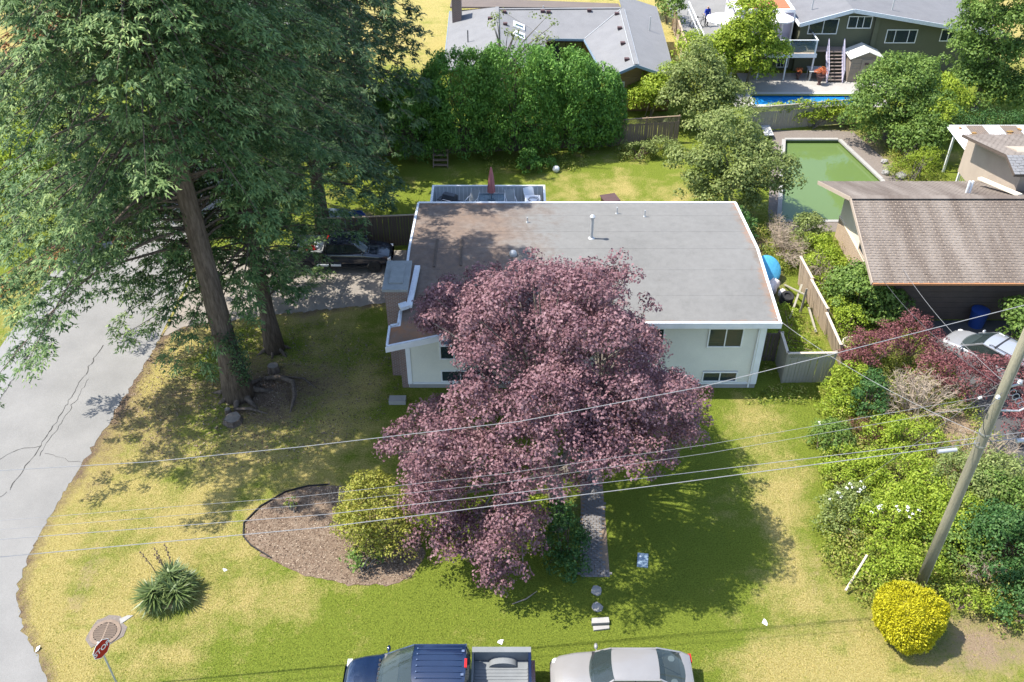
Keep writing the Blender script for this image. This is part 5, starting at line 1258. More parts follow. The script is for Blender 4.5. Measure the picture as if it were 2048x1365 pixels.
for i, (x,y,r,lab) in enumerate(((-16.2,18.7,.13,'crumpled white paper on the road edge by the drain'),(-10.6,22.05,.09,'small white flower head beside the yucca'),(8.87,19.75,.14,'folded white paper on the lawn right of the shade'),(-.38,19.0,.15,'white leaflet standing on the verge behind the blue pickup'),(13.4,30.0,.16,'pale scrap at the edge of the garden lot'))):
    q = random.Random(i); r *= .75; m = MB(); m.poly([(-r,-.4*r,0.02),(r*.9,-.7*r,.02),(r*.6,.3*r,.05),(-.2*r,.9*r,.09)]); m.poly([(-r,-.4*r,.02),(-.2*r,.9*r,.09),(-.9*r,1.0*r,.10)]); obj('paper_scrap', m, 'white_sign', label=lab, cat='litter', loc=(x,y,0), rot=(0,0,q.uniform(0,6)), group='white scraps on the grass')
# stumps and roots under the firs
def stump(lab, x, y, r, h, seed):
    t = thing('tree_stump', lab, 'stump', (x,y,0), 0, 'stumps under the firs'); rp = rpoly(r,r,14,seed); m = MB()
    m.loft([[(a*1.25,b_*1.25,-.02) for a,b_ in rp],[(a*1.05,b_*1.05,h*.5) for a,b_ in rp],[(a,b_,h) for a,b_ in rp]], closed=True); obj('bark', m, 'bark', t)
    m = MB(); m.poly([(a*.9,b_*.9,h+.004) for a,b_ in rp]); obj('cut_face', m, 'bark_grey', t)
stump('pale cut stump right of the largest fir trunk', -11.1, 33.55, .26, .35, 3)
stump('low mossy stump in front of the largest fir trunk', -12.2, 30.15, .38, .22, 4)
stump('small pale cut stump left of the mossy stump', -12.55, 30.65, .13, .25, 5)
for i, (pts, r, lab) in enumerate(((((-11.4,32.9,.1),(-10.7,32.9,.22),(-10.0,32.5,.25),(-9.75,31.6,.2),(-9.8,30.7,.05)),.11,'thick surface root curling right of the fir'),(((-12.3,30.8,.1),(-11.6,30.75,.2),(-10.8,30.6,.02)),.07,'short surface root behind the mossy stump'),(((-10.6,33.0,.15),(-9.6,32.9,.12),(-8.9,32.3,.02)),.05,'thin fallen branch beside the curling root'))):
    m = MB(); m.tube(pts, [r*.9]+[r]*(len(pts)-2)+[r*.4], 8); obj('surface_root', m, 'bark', label=lab, cat='root', smooth=True)
wd = thing('wooden_steps', 'small dark wooden steps leaning at the back fence', 'steps', (-4.55,54.0,0))
for k in range(4): m = MB(); m.box(-.45,.45,-.25+.22*k,-.02+.22*k,.12+.24*k,.17+.24*k); obj('tread', m, 'fence_wood', wd)
for s in (-1,1): m = MB(); m.beam((s*.46,-.28,.0),(s*.46,.7,1.0),.05,.16); obj('stringer', m, 'fence_wood', wd)
fp = thing('fire_pit', 'dark square fire pit on the sunny backyard lawn', 'fire pit', (5.86,49.3,0), .3)
m = MB(); m.box(-.42,.42,-.42,.42,.15,.3); m.box(-.48,.48,-.48,.48,.3,.34); obj('bowl', m, 'planter_dark', fp)
for s in (-1,1):
    for q in (-1,1): m = MB(); m.box(s*.38-.03,s*.38+.03,q*.38-.03,q*.38+.03,0,.15); obj('leg', m, 'planter_dark', fp)
m = MB(); m.blob((0,0,.2), .22,.2,.22, jit=.05); obj('lawn_ball', m, 'plastic_white', label='pale ball lying on the shaded backyard grass', cat='ball', loc=(2.78,53.2,0))
m = MB(); m.slab([(-.6,0,1.3),(.5,.1,1.2),(.6,-.5,.05),(-.6,-.55,.05)], .04); obj('tarpaulin', m, 'box_blue_grey', label='grey blue tarpaulin leaning behind the driveway fence', cat='tarpaulin', loc=(-9.8,46.4,0))
m = MB(); m.blob((0,0,.5), .6,.4,.5, jit=.15); obj('covered_heap', m, 'plastic_blue', label='dark blue covered heap beside the tarpaulin', cat='heap', loc=(-8.9,46.6,0))
# clutter between the house and the side fence
tp = thing('round_pool', 'bright blue round paddling pool stood on edge by the house', 'paddling pool', (13.45,41.0,0))
m = MB(); m.lathe([(.62,-.12),(.72,-.05),(.72,.08),(.60,.14),(.1,.15)], 22, (0,0,0)); o = obj('basin', m, 'tarp_blue', tp, smooth=True, loc=(0,0,.75), rot=(R(38),R(25),0))
m = MB(); m.tube([(.72*math.cos(a*math.pi/12),.72*math.sin(a*math.pi/12),.0) for a in range(25)], .05, 6); obj('rim', m, 'tarp_blue', tp, loc=(0,0,.75), rot=(R(38),R(25),0), smooth=True)
rr = random.Random(14)
for i, (x,y,r,h,lab) in enumerate(((13.3,39.7,.38,.4,'large pinkish white sack below the blue paddling pool'),(13.6,40.1,.3,.35,'white plastic bag against the blue paddling pool'),(13.9,39.45,.22,.25,'small white bag above the tyres'))):
    m = MB(); m.blob((0,0,h*.8), r,r*.9,h, jit=.16, rnd=rr); obj('plastic_sack', m, 'bag_white', label=lab, cat='sack', loc=(x,y,.1), smooth=True, sharp=0)
for k, (z,lab) in enumerate(((.12,'bottom tyre of the stack beside the house wall'),(.33,'middle tyre of the stack beside the house wall'),(.54,'top tyre of the stack beside the house wall'))):
    m = MB(); m.lathe([(.19,-.09),(.30,-.1),(.34,-.05),(.34,.05),(.30,.1),(.19,.09),(.17,0)], 22); obj('tyre', m, 'rubber', label=lab, cat='tyre', loc=(13.9+.03*k,38.75,z+.05), rot=(.12*k,.1,0), smooth=True)
for i, (a,b,lab) in enumerate((((13.9,37.6,.05),(14.75,39.3,.95),'grey plank propped between the tyres and the fence'),((14.3,40.5,.1),(14.6,38.2,1.1),'weathered board leaning along the side fence'),((14.9,36.4,.1),(14.95,38.2,.3),'loose rail lying at the foot of the side fence'),((14.55,38.1,.02),(14.6,38.12,1.5),'upright pale post beside the leaning fence panel'))):
    m = MB(); m.beam(a,b,.10,.05); obj('plank', m, 'fence_grey', label=lab, cat='plank')
m = MB(); m.tube([(12.0,21.0,.2),(12.9,22.0,.95)], .045, 8); obj('stake', m, 'wood_rail', label='pale leaning stake in front of the yellow green bush', cat='stake')
m = MB(); m.lathe([(.35,0),(.42,.9),(.44,.95),(.3,.98)], 14); obj('rain_barrel', m, 'plastic_blue', label='dark blue barrel against the brown house wall', cat='barrel', loc=(23.0,37.1,0), smooth=True)
tr = thing('planter_tub', 'cream round tub in the weeds left of the red smoke bush', 'tub', (16.3,35.1,.0)); m = MB(); m.lathe([(.45,0),(.55,.4),(.55,.45),(.48,.45),(.44,.3)], 18); obj('tub', m, 'wall_cream', tr, smooth=True); m = MB(); m.lathe([(.46,.30),(.46,.36)], 16); obj('soil', m, 'dirt', tr)
m = MB(); m.tube([(.0,20.55,.02),(.5,20.75,.05),(.9,21.1,.03)], [.02,.025,.012], 6); obj('fallen_branch', m, 'twig', label='thin fallen branch on the lawn under the maple tip', cat='branch')
# ---------------------------------------------------------------- conifers
def conifer(name, label, loc, H, lean, r0, nb, Lfun, zfun, seed, mat='leaf_fir', step=.24, spray=.34, group='tall firs beside the road', z1=None, dead=0, dens=1.0, ivy=False, bareside=None):
    """fir: trunk, boughs that arch out and droop, side twigs hung with needle sprays.
    Lfun(z, az) = bough length, zfun(az) = height of the lowest bough on that side"""
    rng = np.random.default_rng(seed)
    t = thing(name, label, 'tree', loc, 0, group)
    def tp(z): return np.array([lean[0]*z, lean[1]*z, z])
    m = MB(); zs = np.linspace(-.2, H, 14)
    pts, rad = [], []
    for z in zs:
        p = tp(max(z,0)); pts.append((p[0], p[1], z)); rad.append(r0*(1-.93*max(z,0)/H)*(1+.45*math.exp(-max(z,0)/.6)))
    m.tube(pts, rad, 14); trunk = obj('trunk', m, 'bark', t, smooth=True, sharp=0)
    m = MB()
    for k in range(7):                                  # root flare
        a = k*.9+rng.random()*.4; L = r0*rng.uniform(2.0,3.0)
        m.tube([(0,0,.45), (math.cos(a)*L*.5, math.sin(a)*L*.5, .16), (math.cos(a)*L, math.sin(a)*L, -.05)], [r0*.55, r0*.28, r0*.10], 7)
    obj('root', m, 'bark', trunk, smooth=True, sharp=0)
    P, N, T, S, V = [], [], [], [], []
    bm_ = MB(); DP = []
    z_hi = z1 or H*.97
    for b in range(nb):
        az = b*2.39996+rng.normal(0,.25); ca, sa = math.cos(az), math.sin(az)
        zl = zfun(az); z = zl+(z_hi-zl)*((b+.5)/nb)**1.0*1.0
        z = zl+(z_hi-zl)*rng.random()**1.25
        L = Lfun(z, az)*rng.uniform(.75,1.12)
        if L < .5: continue
        rise = rng.uniform(.05,.25)*(.4+.6*z/H); droop = rng.uniform(.42,.72)
        n = max(5, int(L/.28)); tt = np.linspace(0,1,n)
        d = np.array([ca, sa, 0.0]); side = np.array([-sa, ca, 0.0]); sw = rng.normal(0,.16)
        B = tp(z)+np.outer(tt*L, d)+np.outer(tt**2*L*sw, side)
        B[:,2] += L*(rise*tt-droop*tt**2+.14*tt**4)
        bm_.tube([tuple(p) for p in B[::max(1,n//6)]], list(np.linspace(.014+.007*L, .006, len(B[::max(1,n//6)]))), 5, cap=False)
        isdead = rng.random() < dead
        tint = rng.normal(0,.10)
        def put(p0, td, l, wid, cnt, hang, base, u):
            if cnt < 1: return
            lat = np.cross(td, [0,0,1.0]); lat /= np.linalg.norm(lat)+1e-6
            w = np.sqrt(rng.random(cnt)); off = rng.uniform(-1,1,cnt)*wid*(1.15-w)
            pp = p0+np.outer(w*l, td)+np.outer(off, lat); pp[:,2] -= hang*l*w**2+np.abs(off)*.3+rng.random(cnt)*.07
            P.append(pp); N.append(np.array([0,0,1.0])+.35*d+rng.normal(0,.40,(cnt,3)))
            T.append(td+np.outer(np.sign(off)*.8, lat)+rng.normal(0,.35,(cnt,3))+np.array([0,0,-.15])); S.append(spray*rng.uniform(.55,1.25,cnt))
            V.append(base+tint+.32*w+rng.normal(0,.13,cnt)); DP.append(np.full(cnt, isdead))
        def pad(c, rc, fd, cnt, base):
            """one flat drooping pad of needle sprays"""
            q = rng.normal(size=(cnt,3)); q /= np.linalg.norm(q, axis=1, keepdims=True)+1e-6; rad = rng.random(cnt)**.45
            q[:,2] = np.abs(q[:,2])*.9-.25
            pp = c+q*rad[:,None]*np.array([rc,rc,rc*.5]); rh = np.hypot(q[:,0],q[:,1])*rad
            pp[:,2] -= rc*.55*rh**2
            P.append(pp); N.append(np.array([0,0,1.0])+.25*d+.35*q+rng.normal(0,.32,(cnt,3)))
            tt_ = q*np.array([1,1,0])*.9+fd*.7+rng.normal(0,.35,(cnt,3)); tt_[:,2] -= .35*rh; T.append(tt_)
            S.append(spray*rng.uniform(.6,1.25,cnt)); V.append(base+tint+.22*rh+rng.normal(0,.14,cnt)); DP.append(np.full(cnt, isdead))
        nt = max(3, int(L*.82/step))
        for k in range(nt):
            u = .18+.82*(k+rng.random()*.8)/nt
            f = u*(n-1); i0 = min(n-2, int(f)); p0 = B[i0]+(B[i0+1]-B[i0])*(f-i0); fd = B[i0+1]-B[i0]; fd /= np.linalg.norm(fd)
            put(p0, fd, step*1.2, .14, int(5*dens), .1, .3, u)
            wid = (.17*L*(1.05-.75*u)+.15)
            for s in (-1,1):
                if rng.random() > .40+.6*u: continue
                rc = rng.uniform(.26,.50)*(.75+.04*L); c = p0+side*s*wid*rng.uniform(.25,1.0)+fd*rng.uniform(-.2,.3); c[2] -= .12+.25*rng.random()*wid
                pad(c, rc, fd*.6+side*s*.5, int(rc*rc*270*dens), .30+.12*u)
                if u > .45 and rng.random() < .35: pad(c+np.array([0,0,-.35-.3*rng.random()]), rc*.7, fd*.4+np.array([0,0,-.6]), int(rc*rc*130*dens), .28)
    P = np.concatenate(P); N = np.concatenate(N); T = np.concatenate(T); S = np.concatenate(S); V = np.concatenate(V); DP = np.concatenate(DP)
    k = ~DP
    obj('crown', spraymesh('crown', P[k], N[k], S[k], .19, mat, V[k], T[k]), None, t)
    if DP.any(): obj('dead_bough', spraymesh('dead_bough', P[DP], N[DP], S[DP], .2, 'leaf_dead', V[DP], T[DP]), None, t)
    obj('boughs', bm_, 'bark', t)
    if ivy:
        cl = [(lean[0]*z+.45+rng.normal(0,.15), lean[1]*z-.35, z, rng.uniform(.3,.5)) for z in np.linspace(1.0,3.6,16)]
        PP, NN, VV = shell(rng, cl, 420, .1, .2); obj('trunk_sprouts', leafmesh('trunk_sprouts', PP, NN, .13*np.ones(len(PP)), .5, 'leaf_fir_dark', VV, None, rng), None, t)
    print(name, len(P)); return t
def angd(a, b): return abs((a-b+math.pi) % (2*math.pi)-math.pi)
def LA(z, az):
    base = 9.0*max(0, 1-(z/37)**1.9)
    f = 1.0-.22*max(0, 1-angd(az, -math.pi/2)/.9)+.06*max(0, 1-angd(az, math.pi)/.9)*(z < 14)-(.45 if z < 13 else .25)*max(0, 1-angd(az, -.15)/1.1)
    return base*f
def ZA(az):
    return 7.8+8.4*max(0, 1-angd(az, -1.30)/1.45)+5.0*max(0, 1-angd(az, .15)/1.0)
conifer('fir_tree', 'largest fir with the thick bare lower trunk in the left foreground', (-12.35,31.9,0), 33, (-.022,.004), .52, 255, LA, ZA, 1, step=.42, spray=.185, dens=1.15, dead=.010, ivy=True, z1=27)
conifer('fir_tree', 'fir with low hanging boughs just behind the largest fir trunk', (-11.4,35.2,0), 31, (-.012,.004), .36, 215, lambda z, az: (8.4 if z > 14 else 6.6)*max(0,1-(z/33)**1.5)*(1-(.72 if z < 11 else (.3 if z < 14 else 0))*max(0,1-angd(az,-.3)/1.5)**.6), lambda az: 2.8+3.0*max(0,1-angd(az,-math.pi/2)/1.2)+2.5*max(0,1-angd(az,math.pi)/1.2), 2, step=.44, spray=.20, dens=1.05, z1=27)  # upper boughs, out of view, lengthened to throw shade on the house roof
conifer('fir_tree', 'shaded fir beyond the driveway fence left of the cedar hedge', (-10.6,45.4,0), 28, (.0,.0), .38, 250, lambda z, az: (7.0 if z > 15 else 6.0)*max(0,1-(z/31)**1.5)*(.85 if z < 12 else 1), lambda az: 3.4+6.0*max(0,1-angd(az,-1.3)/1.1), 3, mat='leaf_fir_dark', step=.50, spray=.24, z1=26, dens=.85)  # boughs above the view widened for their shadow on the roof
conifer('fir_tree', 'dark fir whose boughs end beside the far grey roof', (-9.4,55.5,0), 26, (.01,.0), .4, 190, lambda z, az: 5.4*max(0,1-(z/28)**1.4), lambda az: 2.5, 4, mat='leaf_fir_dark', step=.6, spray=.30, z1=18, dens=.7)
conifer('fir_tree', 'fir across the road in the upper left corner', (-26.0,52.0,0), 27, (0,0), .45, 140, lambda z, az: 6.0*max(0,1-(z/29)**1.4), lambda az: 2.5, 5, mat='leaf_fir', step=.6, spray=.30, z1=18, dens=.7)
conifer('fir_tree', 'fir over the far roadside lawn left of the largest fir', (-20.5,62.0,0), 26, (0,0), .42, 140, lambda z, az: 6.0*max(0,1-(z/28)**1.4), lambda az: 2.0, 7, mat='leaf_fir', step=.6, spray=.30, z1=14, dens=.7)
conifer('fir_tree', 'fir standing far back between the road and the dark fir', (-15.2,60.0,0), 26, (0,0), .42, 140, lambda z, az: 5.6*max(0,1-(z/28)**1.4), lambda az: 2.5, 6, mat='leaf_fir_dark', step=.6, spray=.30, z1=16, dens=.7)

# ---------------------------------------------------------------- purple maple
MAPLE = [(-3.2,30.2,6.2,0.80),(-2.8,29.6,5.9,0.80),(-2.4,30.2,6.6,0.80),(-2.5,31.1,6.6,0.50),(-3.4,29.9,5.7,0.50),(-1.8,29.2,6.5,0.90),(-2.9,22.1,2.0,0.80),(-2.1,21.9,1.9,0.80),(-0.4,20.8,1.3,0.70),(-0.2,21.3,1.8,0.80),(-0.7,20.7,1.1,0.50),(-1.3,22.2,2.6,0.90),(-1.8,22.3,2.3,0.80),(5.1,22.3,5.4,0.70),(2.0,21.5,5.3,0.60),(-1.0,23.6,8.9,0.90),(-0.2,24.0,7.1,0.80),(-3.7,23.1,3.5,0.50),(-0.9,30.0,4.0,1.00),(-2.4,30.8,5.3,1.10),(5.7,27.0,3.1,0.80),(5.2,23.1,7.4,1.10),(2.6,25.8,9.8,0.90),(-3.1,22.3,5.4,0.70),(0.6,31.2,4.8,0.90),(-1.7,28.1,6.7,0.90),(-2.3,24.3,5.2,1.00),(6.6,28.1,3.8,0.70),(-0.5,22.6,4.1,1.00),(6.0,24.4,6.5,0.70),(1.9,29.2,6.9,0.90),(-2.4,22.2,4.8,1.00),(1.7,24.2,8.8,1.10),(-1.3,29.8,2.5,0.80),(2.3,30.1,7.4,1.00),(-2.7,28.3,2.2,1.10),(2.7,31.4,6.7,0.80),(-3.1,22.6,3.2,0.80),(0.1,22.9,5.8,1.00),(4.0,30.1,6.0,1.00),(1.0,30.5,4.1,1.00),(-3.1,26.4,1.7,1.10),(-1.1,30.9,4.5,0.80),(0.9,30.8,6.3,1.10),(-0.1,30.1,5.0,0.90),(-0.2,29.6,7.8,0.60),(4.7,30.8,4.2,1.10),(1.2,30.1,2.1,1.00),(-0.6,23.1,7.5,0.90),(5.4,27.3,4.7,0.80),(-0.4,23.4,6.3,0.90),(3.2,22.8,7.1,1.00),(4.3,22.9,7.9,0.90),(5.8,29.8,2.4,1.00),(4.3,24.5,7.8,0.90),(3.4,29.6,5.3,0.90),(-0.7,21.2,2.6,0.80),(2.8,32.1,4.3,1.00),(2.8,21.2,6.4,0.80),(1.6,21.6,7.1,0.90),(-0.9,31.0,2.7,1.00),(1.0,29.3,8.3,0.70),(-3.3,25.6,3.6,0.90),(0.5,21.5,7.3,1.10),(6.2,24.9,4.4,0.80),(5.3,23.9,5.2,1.00),(-0.4,26.4,9.8,0.60),(1.4,24.3,9.8,0.80),(4.1,28.4,2.9,1.00),(3.2,24.8,9.3,1.00),(-1.1,31.0,5.8,0.80),(3.0,31.3,5.5,0.90),(4.8,27.5,6.2,1.00),(6.3,26.3,4.2,0.90),(4.1,29.4,8.4,0.30),(-4.0,23.4,4.9,0.40),(-0.1,21.5,5.9,1.00),(3.3,29.1,6.4,1.10),(6.3,24.7,5.4,0.40),(1.3,21.6,7.6,0.90),(-1.0,27.6,9.3,0.30),(-1.3,27.3,8.7,0.70),(3.7,31.2,6.5,0.80),(3.8,22.9,8.3,0.90),(1.5,31.4,6.7,0.80),(5.0,24.2,6.9,1.00),(-0.6,26.0,7.9,1.10),(4.1,31.6,4.2,0.90),(-0.0,31.2,2.7,1.00),(-0.7,31.9,3.5,0.90),(0.8,31.4,2.6,1.00),(-1.6,25.8,7.3,0.70),(-1.1,21.8,6.0,1.10),(3.7,28.0,7.1,0.90),(-0.2,32.2,2.9,1.10),(-0.3,29.0,6.9,0.90),(0.0,31.7,2.0,1.00),(2.2,23.7,7.0,1.10),(-1.9,27.2,7.0,0.60),(6.0,28.2,3.9,0.90),(-0.2,29.4,6.4,1.10),(5.8,23.9,7.4,0.50),(2.7,29.2,6.7,1.10),(2.4,26.0,10.4,0.70),(4.9,28.5,4.8,0.90),(4.8,22.6,4.5,0.40),(4.1,22.9,7.3,0.80),(-1.5,24.2,6.3,0.90),(-2.6,22.2,3.4,1.00),(3.3,24.2,6.9,0.80),(0.9,25.9,10.2,0.80),(-2.8,26.4,8.3,0.50),(-2.8,27.8,8.4,0.50),(1.9,32.1,4.8,0.80),(0.7,23.4,6.8,0.90),(1.4,31.3,2.0,0.80),(1.5,24.2,7.6,1.10),(1.2,31.7,5.1,1.10),(4.4,28.7,5.7,1.00),(3.0,31.1,2.7,0.80),(2.4,21.5,6.5,1.00),(0.3,31.8,6.0,0.80),(0.5,30.5,3.4,0.90),(3.4,21.5,6.6,0.90),(6.8,28.7,3.3,0.70),(3.4,30.0,3.6,0.90),(-2.3,24.0,2.2,0.80),(3.6,29.2,7.7,1.00),(0.6,20.9,6.2,1.00),(-0.1,24.9,7.8,1.00),(3.2,28.0,8.7,1.00),(3.1,26.2,9.0,0.80),(2.0,30.6,7.5,0.50),(2.8,30.2,4.4,0.90),(-0.0,20.8,4.2,1.00),(5.2,29.4,3.1,0.80),(-2.9,27.7,1.8,1.00),(-3.5,23.8,3.6,0.50),(-2.5,31.1,3.7,0.30),(-3.8,24.6,4.7,0.50),(3.6,23.2,6.3,1.10),(4.5,22.3,6.6,0.80),(-3.0,28.0,3.1,0.40),(0.4,22.3,8.4,0.90),(4.2,23.3,6.2,1.10),(-2.0,22.7,5.7,0.80),(-3.1,29.4,6.4,0.80),(-1.0,26.5,9.0,0.90),(4.1,31.0,2.1,0.80),(-0.5,27.4,7.8,0.80),(-4.7,27.0,2.0,0.40),(-2.3,22.7,6.3,0.90),(-1.3,26.1,8.8,0.90),(1.7,31.3,4.7,0.90),(1.6,27.6,8.1,0.80),(0.6,30.3,4.7,1.00),(-2.1,26.8,9.3,0.40),(4.2,27.9,6.7,0.80),(-3.2,25.4,2.8,1.10),(0.3,26.1,8.2,1.00),(-3.2,27.3,3.5,0.50),(6.1,23.3,5.8,0.50),(-4.2,25.2,3.6,0.60),(-0.2,20.8,3.2,0.90),(6.6,26.5,3.3,0.80),(4.5,28.2,3.3,1.10),(2.9,22.1,7.0,0.90),(3.6,21.0,6.5,0.50),(3.8,27.1,9.6,0.40),(5.7,30.7,3.7,0.80),(0.7,27.0,9.9,0.60),(1.7,26.6,10.3,0.40),(-0.0,21.6,4.4,0.80),(2.0,23.6,8.3,1.00),(1.3,31.4,3.6,1.00),(1.1,22.4,8.6,1.10),(-2.2,28.1,7.7,0.90),(-0.3,27.4,9.1,0.70),(-0.0,22.5,2.7,0.80),(2.4,22.6,7.1,0.90),(-2.7,31.0,4.7,0.80),(-1.1,23.2,5.3,0.80),(2.3,22.2,7.9,1.10),(1.8,28.6,7.6,0.90),(2.8,29.9,2.6,0.80),(4.3,24.5,9.2,0.40),(1.9,22.8,8.4,1.00),(-2.2,31.2,3.4,0.60),(1.9,31.7,1.7,0.80),(2.9,22.4,6.3,0.90),(3.0,28.4,9.2,0.40),(-2.6,22.1,5.8,0.90),(1.8,22.3,6.9,1.00),(-1.4,30.6,2.0,1.00),(4.7,24.4,6.0,1.00),(2.9,26.2,8.0,0.80),(5.2,29.7,4.8,0.90),(1.3,31.4,7.2,0.40),(1.4,20.6,5.9,0.40),(3.9,29.3,3.0,0.90),(1.3,25.0,8.1,1.00),(3.1,30.7,7.0,0.80),(-2.3,22.6,4.0,0.90),(6.2,24.2,6.2,0.40),(-0.8,31.6,4.0,0.90),(6.1,25.1,5.9,0.80),(-1.5,23.2,7.9,0.70),(-1.2,26.8,7.6,1.10),(-1.0,24.6,9.7,0.90),(-3.0,23.3,2.3,1.00),(4.4,27.3,6.8,0.90),(0.0,30.3,2.2,1.00),(2.3,23.9,9.1,0.80),(-3.2,25.7,4.6,0.60),(-3.5,23.0,2.9,0.50),(-3.4,22.9,3.7,0.70),(-2.1,23.6,3.9,0.90),(-4.2,27.0,2.5,0.40),(3.5,31.8,4.6,0.80),(3.9,21.1,6.4,0.60),(-0.9,21.9,2.2,0.80),(6.0,29.3,3.2,0.90),(5.1,27.9,5.3,0.80),(2.5,21.8,6.7,0.90),(2.6,25.6,9.2,0.80),(4.3,25.4,6.8,0.80),(2.6,25.3,10.2,1.10),(2.0,23.9,9.8,1.00),(3.1,24.1,9.6,1.10),(-0.3,25.2,10.2,0.80),(-1.2,29.7,7.8,0.70),(-0.5,28.8,8.4,0.75),(-1.8,29.4,7.2,0.80),(-0.7,28.6,7.6,0.90),(-1.5,28.4,6.8,0.90),(-2.6,30.2,6.6,0.75),(-3.3,30.2,6.2,0.60),(-2.8,29.4,6.0,0.70),(-3.5,29.8,5.8,0.45),(0.7,28.7,9.4,0.45),(3.9,28.8,9.2,0.50),(4.2,28.4,8.9,0.50),(1.7,27.6,9.6,0.60),(2.8,27.6,9.6,0.60),(-2.0,28.3,6.3,0.70),(0.1,28.5,8.9,0.50),(5.0,28.3,7.6,0.50),(-4.5,25.2,3.6,0.60),(-4.9,25.3,3.2,0.40),(7.2,26.8,4.6,0.50),(6.9,25.2,4.4,0.50),(-1.7,21.4,1.8,0.60),(-1.1,21.1,1.5,0.60),(0.4,20.8,1.5,0.50),(0.7,21.3,2.4,0.60),(0.8,21.8,3.0,0.60),(-2.3,21.6,1.9,0.60)]
mp = thing('maple_tree', 'large spreading purple leaved maple in front of the white house', 'tree', (1.75,24.3,0))
rng = np.random.default_rng(21)
sub = []
for c in MAPLE:                                       # every clump breaks up into smaller tufts
    r = c[3]; k = max(4, int(15*r*r+3))
    for _ in range(k):
        d = rng.normal(size=3); d /= np.linalg.norm(d); d[2] = abs(d[2])*.9-.25
        q = rng.uniform(.45,1.0)*r; sub.append((c[0]+d[0]*q, c[1]+d[1]*q, c[2]+d[2]*q*.85, rng.uniform(.24,.42)*min(1,r+.3)))
P, N, V = shell(rng, sub, 385, .13, .45, .45, .75, -.5)
V = .5+(V-.5)*.75+.02
mc = obj('crown', leafmesh('crown', P, N, .112*rng.uniform(.6,1.35,len(P)), .7, 'leaf_maple', V, None, rng, .10, .15), None, mp, W=True)
print('maple leaves', len(P))
m = MB()
m.tube([(1.75,24.3,-.1),(1.75,24.3,.25),(1.72,24.5,.9),(1.6,25.2,1.9)], [.5,.36,.29,.28], 12)
forks = [(-.6,25.2,3.2),(.9,27.6,4.2),(3.4,26.6,3.9),(3.2,24.6,3.2),(.2,23.6,2.9),(1.4,26.0,5.0)]
for i, fk in enumerate(forks):
    m.tube([(1.6,25.2,1.7),Vector((1.6,25.2,1.8)).lerp(Vector(fk),.5)+Vector((0,0,.1)),fk], [.22,.17,.13], 8)
for c in MAPLE:
    c = Vector(c[:3]); fk = min(forks, key=lambda q: (Vector(q)-c).length); fk = Vector(fk)
    mid = fk.lerp(c,.5)+Vector(rng.normal(0,.15,3)); m.tube([fk,mid,c-Vector((0,0,.1))], [.06,.04,.015], 5, cap=False)
obj('trunk', m, 'bark_grey', mp, W=True, smooth=True)

# ---------------------------------------------------------------- other trees
BL = broadleaf
for i, (x, y, rx, ry, h, lab) in enumerate([(-6.4,56.0,2.6,2.0,5.2,'leftmost cedar of the big hedge, beside the dark fir'),(-3.2,56.3,3.0,2.3,6.3,'second cedar of the big hedge from the left'),(.2,56.2,3.0,2.4,6.9,'tall middle cedar of the big hedge behind the parasol'),(3.0,56.8,2.8,2.3,6.3,'cedar right of the middle in the big hedge'),(5.1,57.4,2.2,1.9,5.0,'rightmost cedar of the big hedge by the lattice fence')]):
    rng = np.random.default_rng(40+i)
    t = thing('cedar_tree', lab, 'tree', (x,y,0), 0, 'cedars of the big hedge')
    cl = []
    for _ in range(420):
        z = .55+(h-.75)*rng.random()**.85; f = (1-((z-h*.35)/(h*.72))**2) if z > h*.35 else .86+.14*(z/(h*.35)); f = max(.12, f)**.5
        a = rng.uniform(0,2*math.pi); q = rng.uniform(.86,1.0); cl.append((rx*f*q*math.cos(a), ry*f*q*math.sin(a), z, rng.uniform(.26,.48)))
    PP, NN, VV = shell(rng, cl, 330, .2, .1, .3, 1.2, -.8)
    TT = np.tile(np.array([0,0,-1.0]),(len(PP),1))+rng.normal(0,.5,(len(PP),3))+NN*.35
    obj('crown', leafmesh('crown', PP, NN, .21*rng.uniform(.6,1.3,len(PP)), .42, 'leaf_cedar', VV, TT, rng, .03, .1), None, t)
    m = MB(); m.tube([(0,0,-.1),(0,0,h*.5),(.05,0,h*.9)], [.16,.11,.03], 8); limbs(m, (0,0,h*.25), [c[:3] for c in cl[:14]], .05, rng, 5); obj('trunk', m, 'bark', t, smooth=True)
# wispy fruit tree behind the hedge
BL('pear_tree', 'thin leafed fruit tree poking above the cedar hedge by the skylights', 'tree', (-.6,60.5,0), [(0,0,6.6,1.0,.8,1.3),(2.6,0,6.3,1.1,.8,1.6),(1.4,0,6.0,1.6,.8,.8)], 'leaf_olive', .17, 34, (.3,.5), 95, (.14,3.2), seed=51, nl=16)
BL('plum_tree', 'loose olive green tree over the backyard lawn beside the green pool', 'tree', (12.5,48.0,0), [(2.4,.0,2.6,1.5,1.4,1.2),(0,-.4,1.3,2.2,1.6,1.1),(-2.0,.2,1.2,1.3,1.2,1.0),(2.2,.2,1.6,1.3,1.2,1.1),(0,0,3.1,2.8,2.2,1.6),(-1.6,-.4,2.3,1.7,1.6,1.2),(-.5,1.2,4.6,2.0,1.8,1.5),(1.6,.4,2.9,2.0,1.8,1.3),(-2.4,.6,3.0,1.4,1.3,1.1)], 'leaf_olive', .165, 170, (.45,.85), 380, (.16,1.6), seed=52, nl=22)
BL('cherry_tree', 'pale green bushy tree left of the blue pool behind the fence', 'tree', (12.8,59.4,0), [(0,-.6,1.0,2.2,1.4,1.0),(0,0,2.6,2.4,1.8,2.1),(-.7,.3,4.2,1.7,1.5,1.6),(1.5,-.3,2.0,1.8,1.4,1.4),(-1.6,.2,2.0,1.5,1.4,1.4)], 'leaf_olive', .18, 125, (.45,.85), 340, (.15,1.4), seed=53)
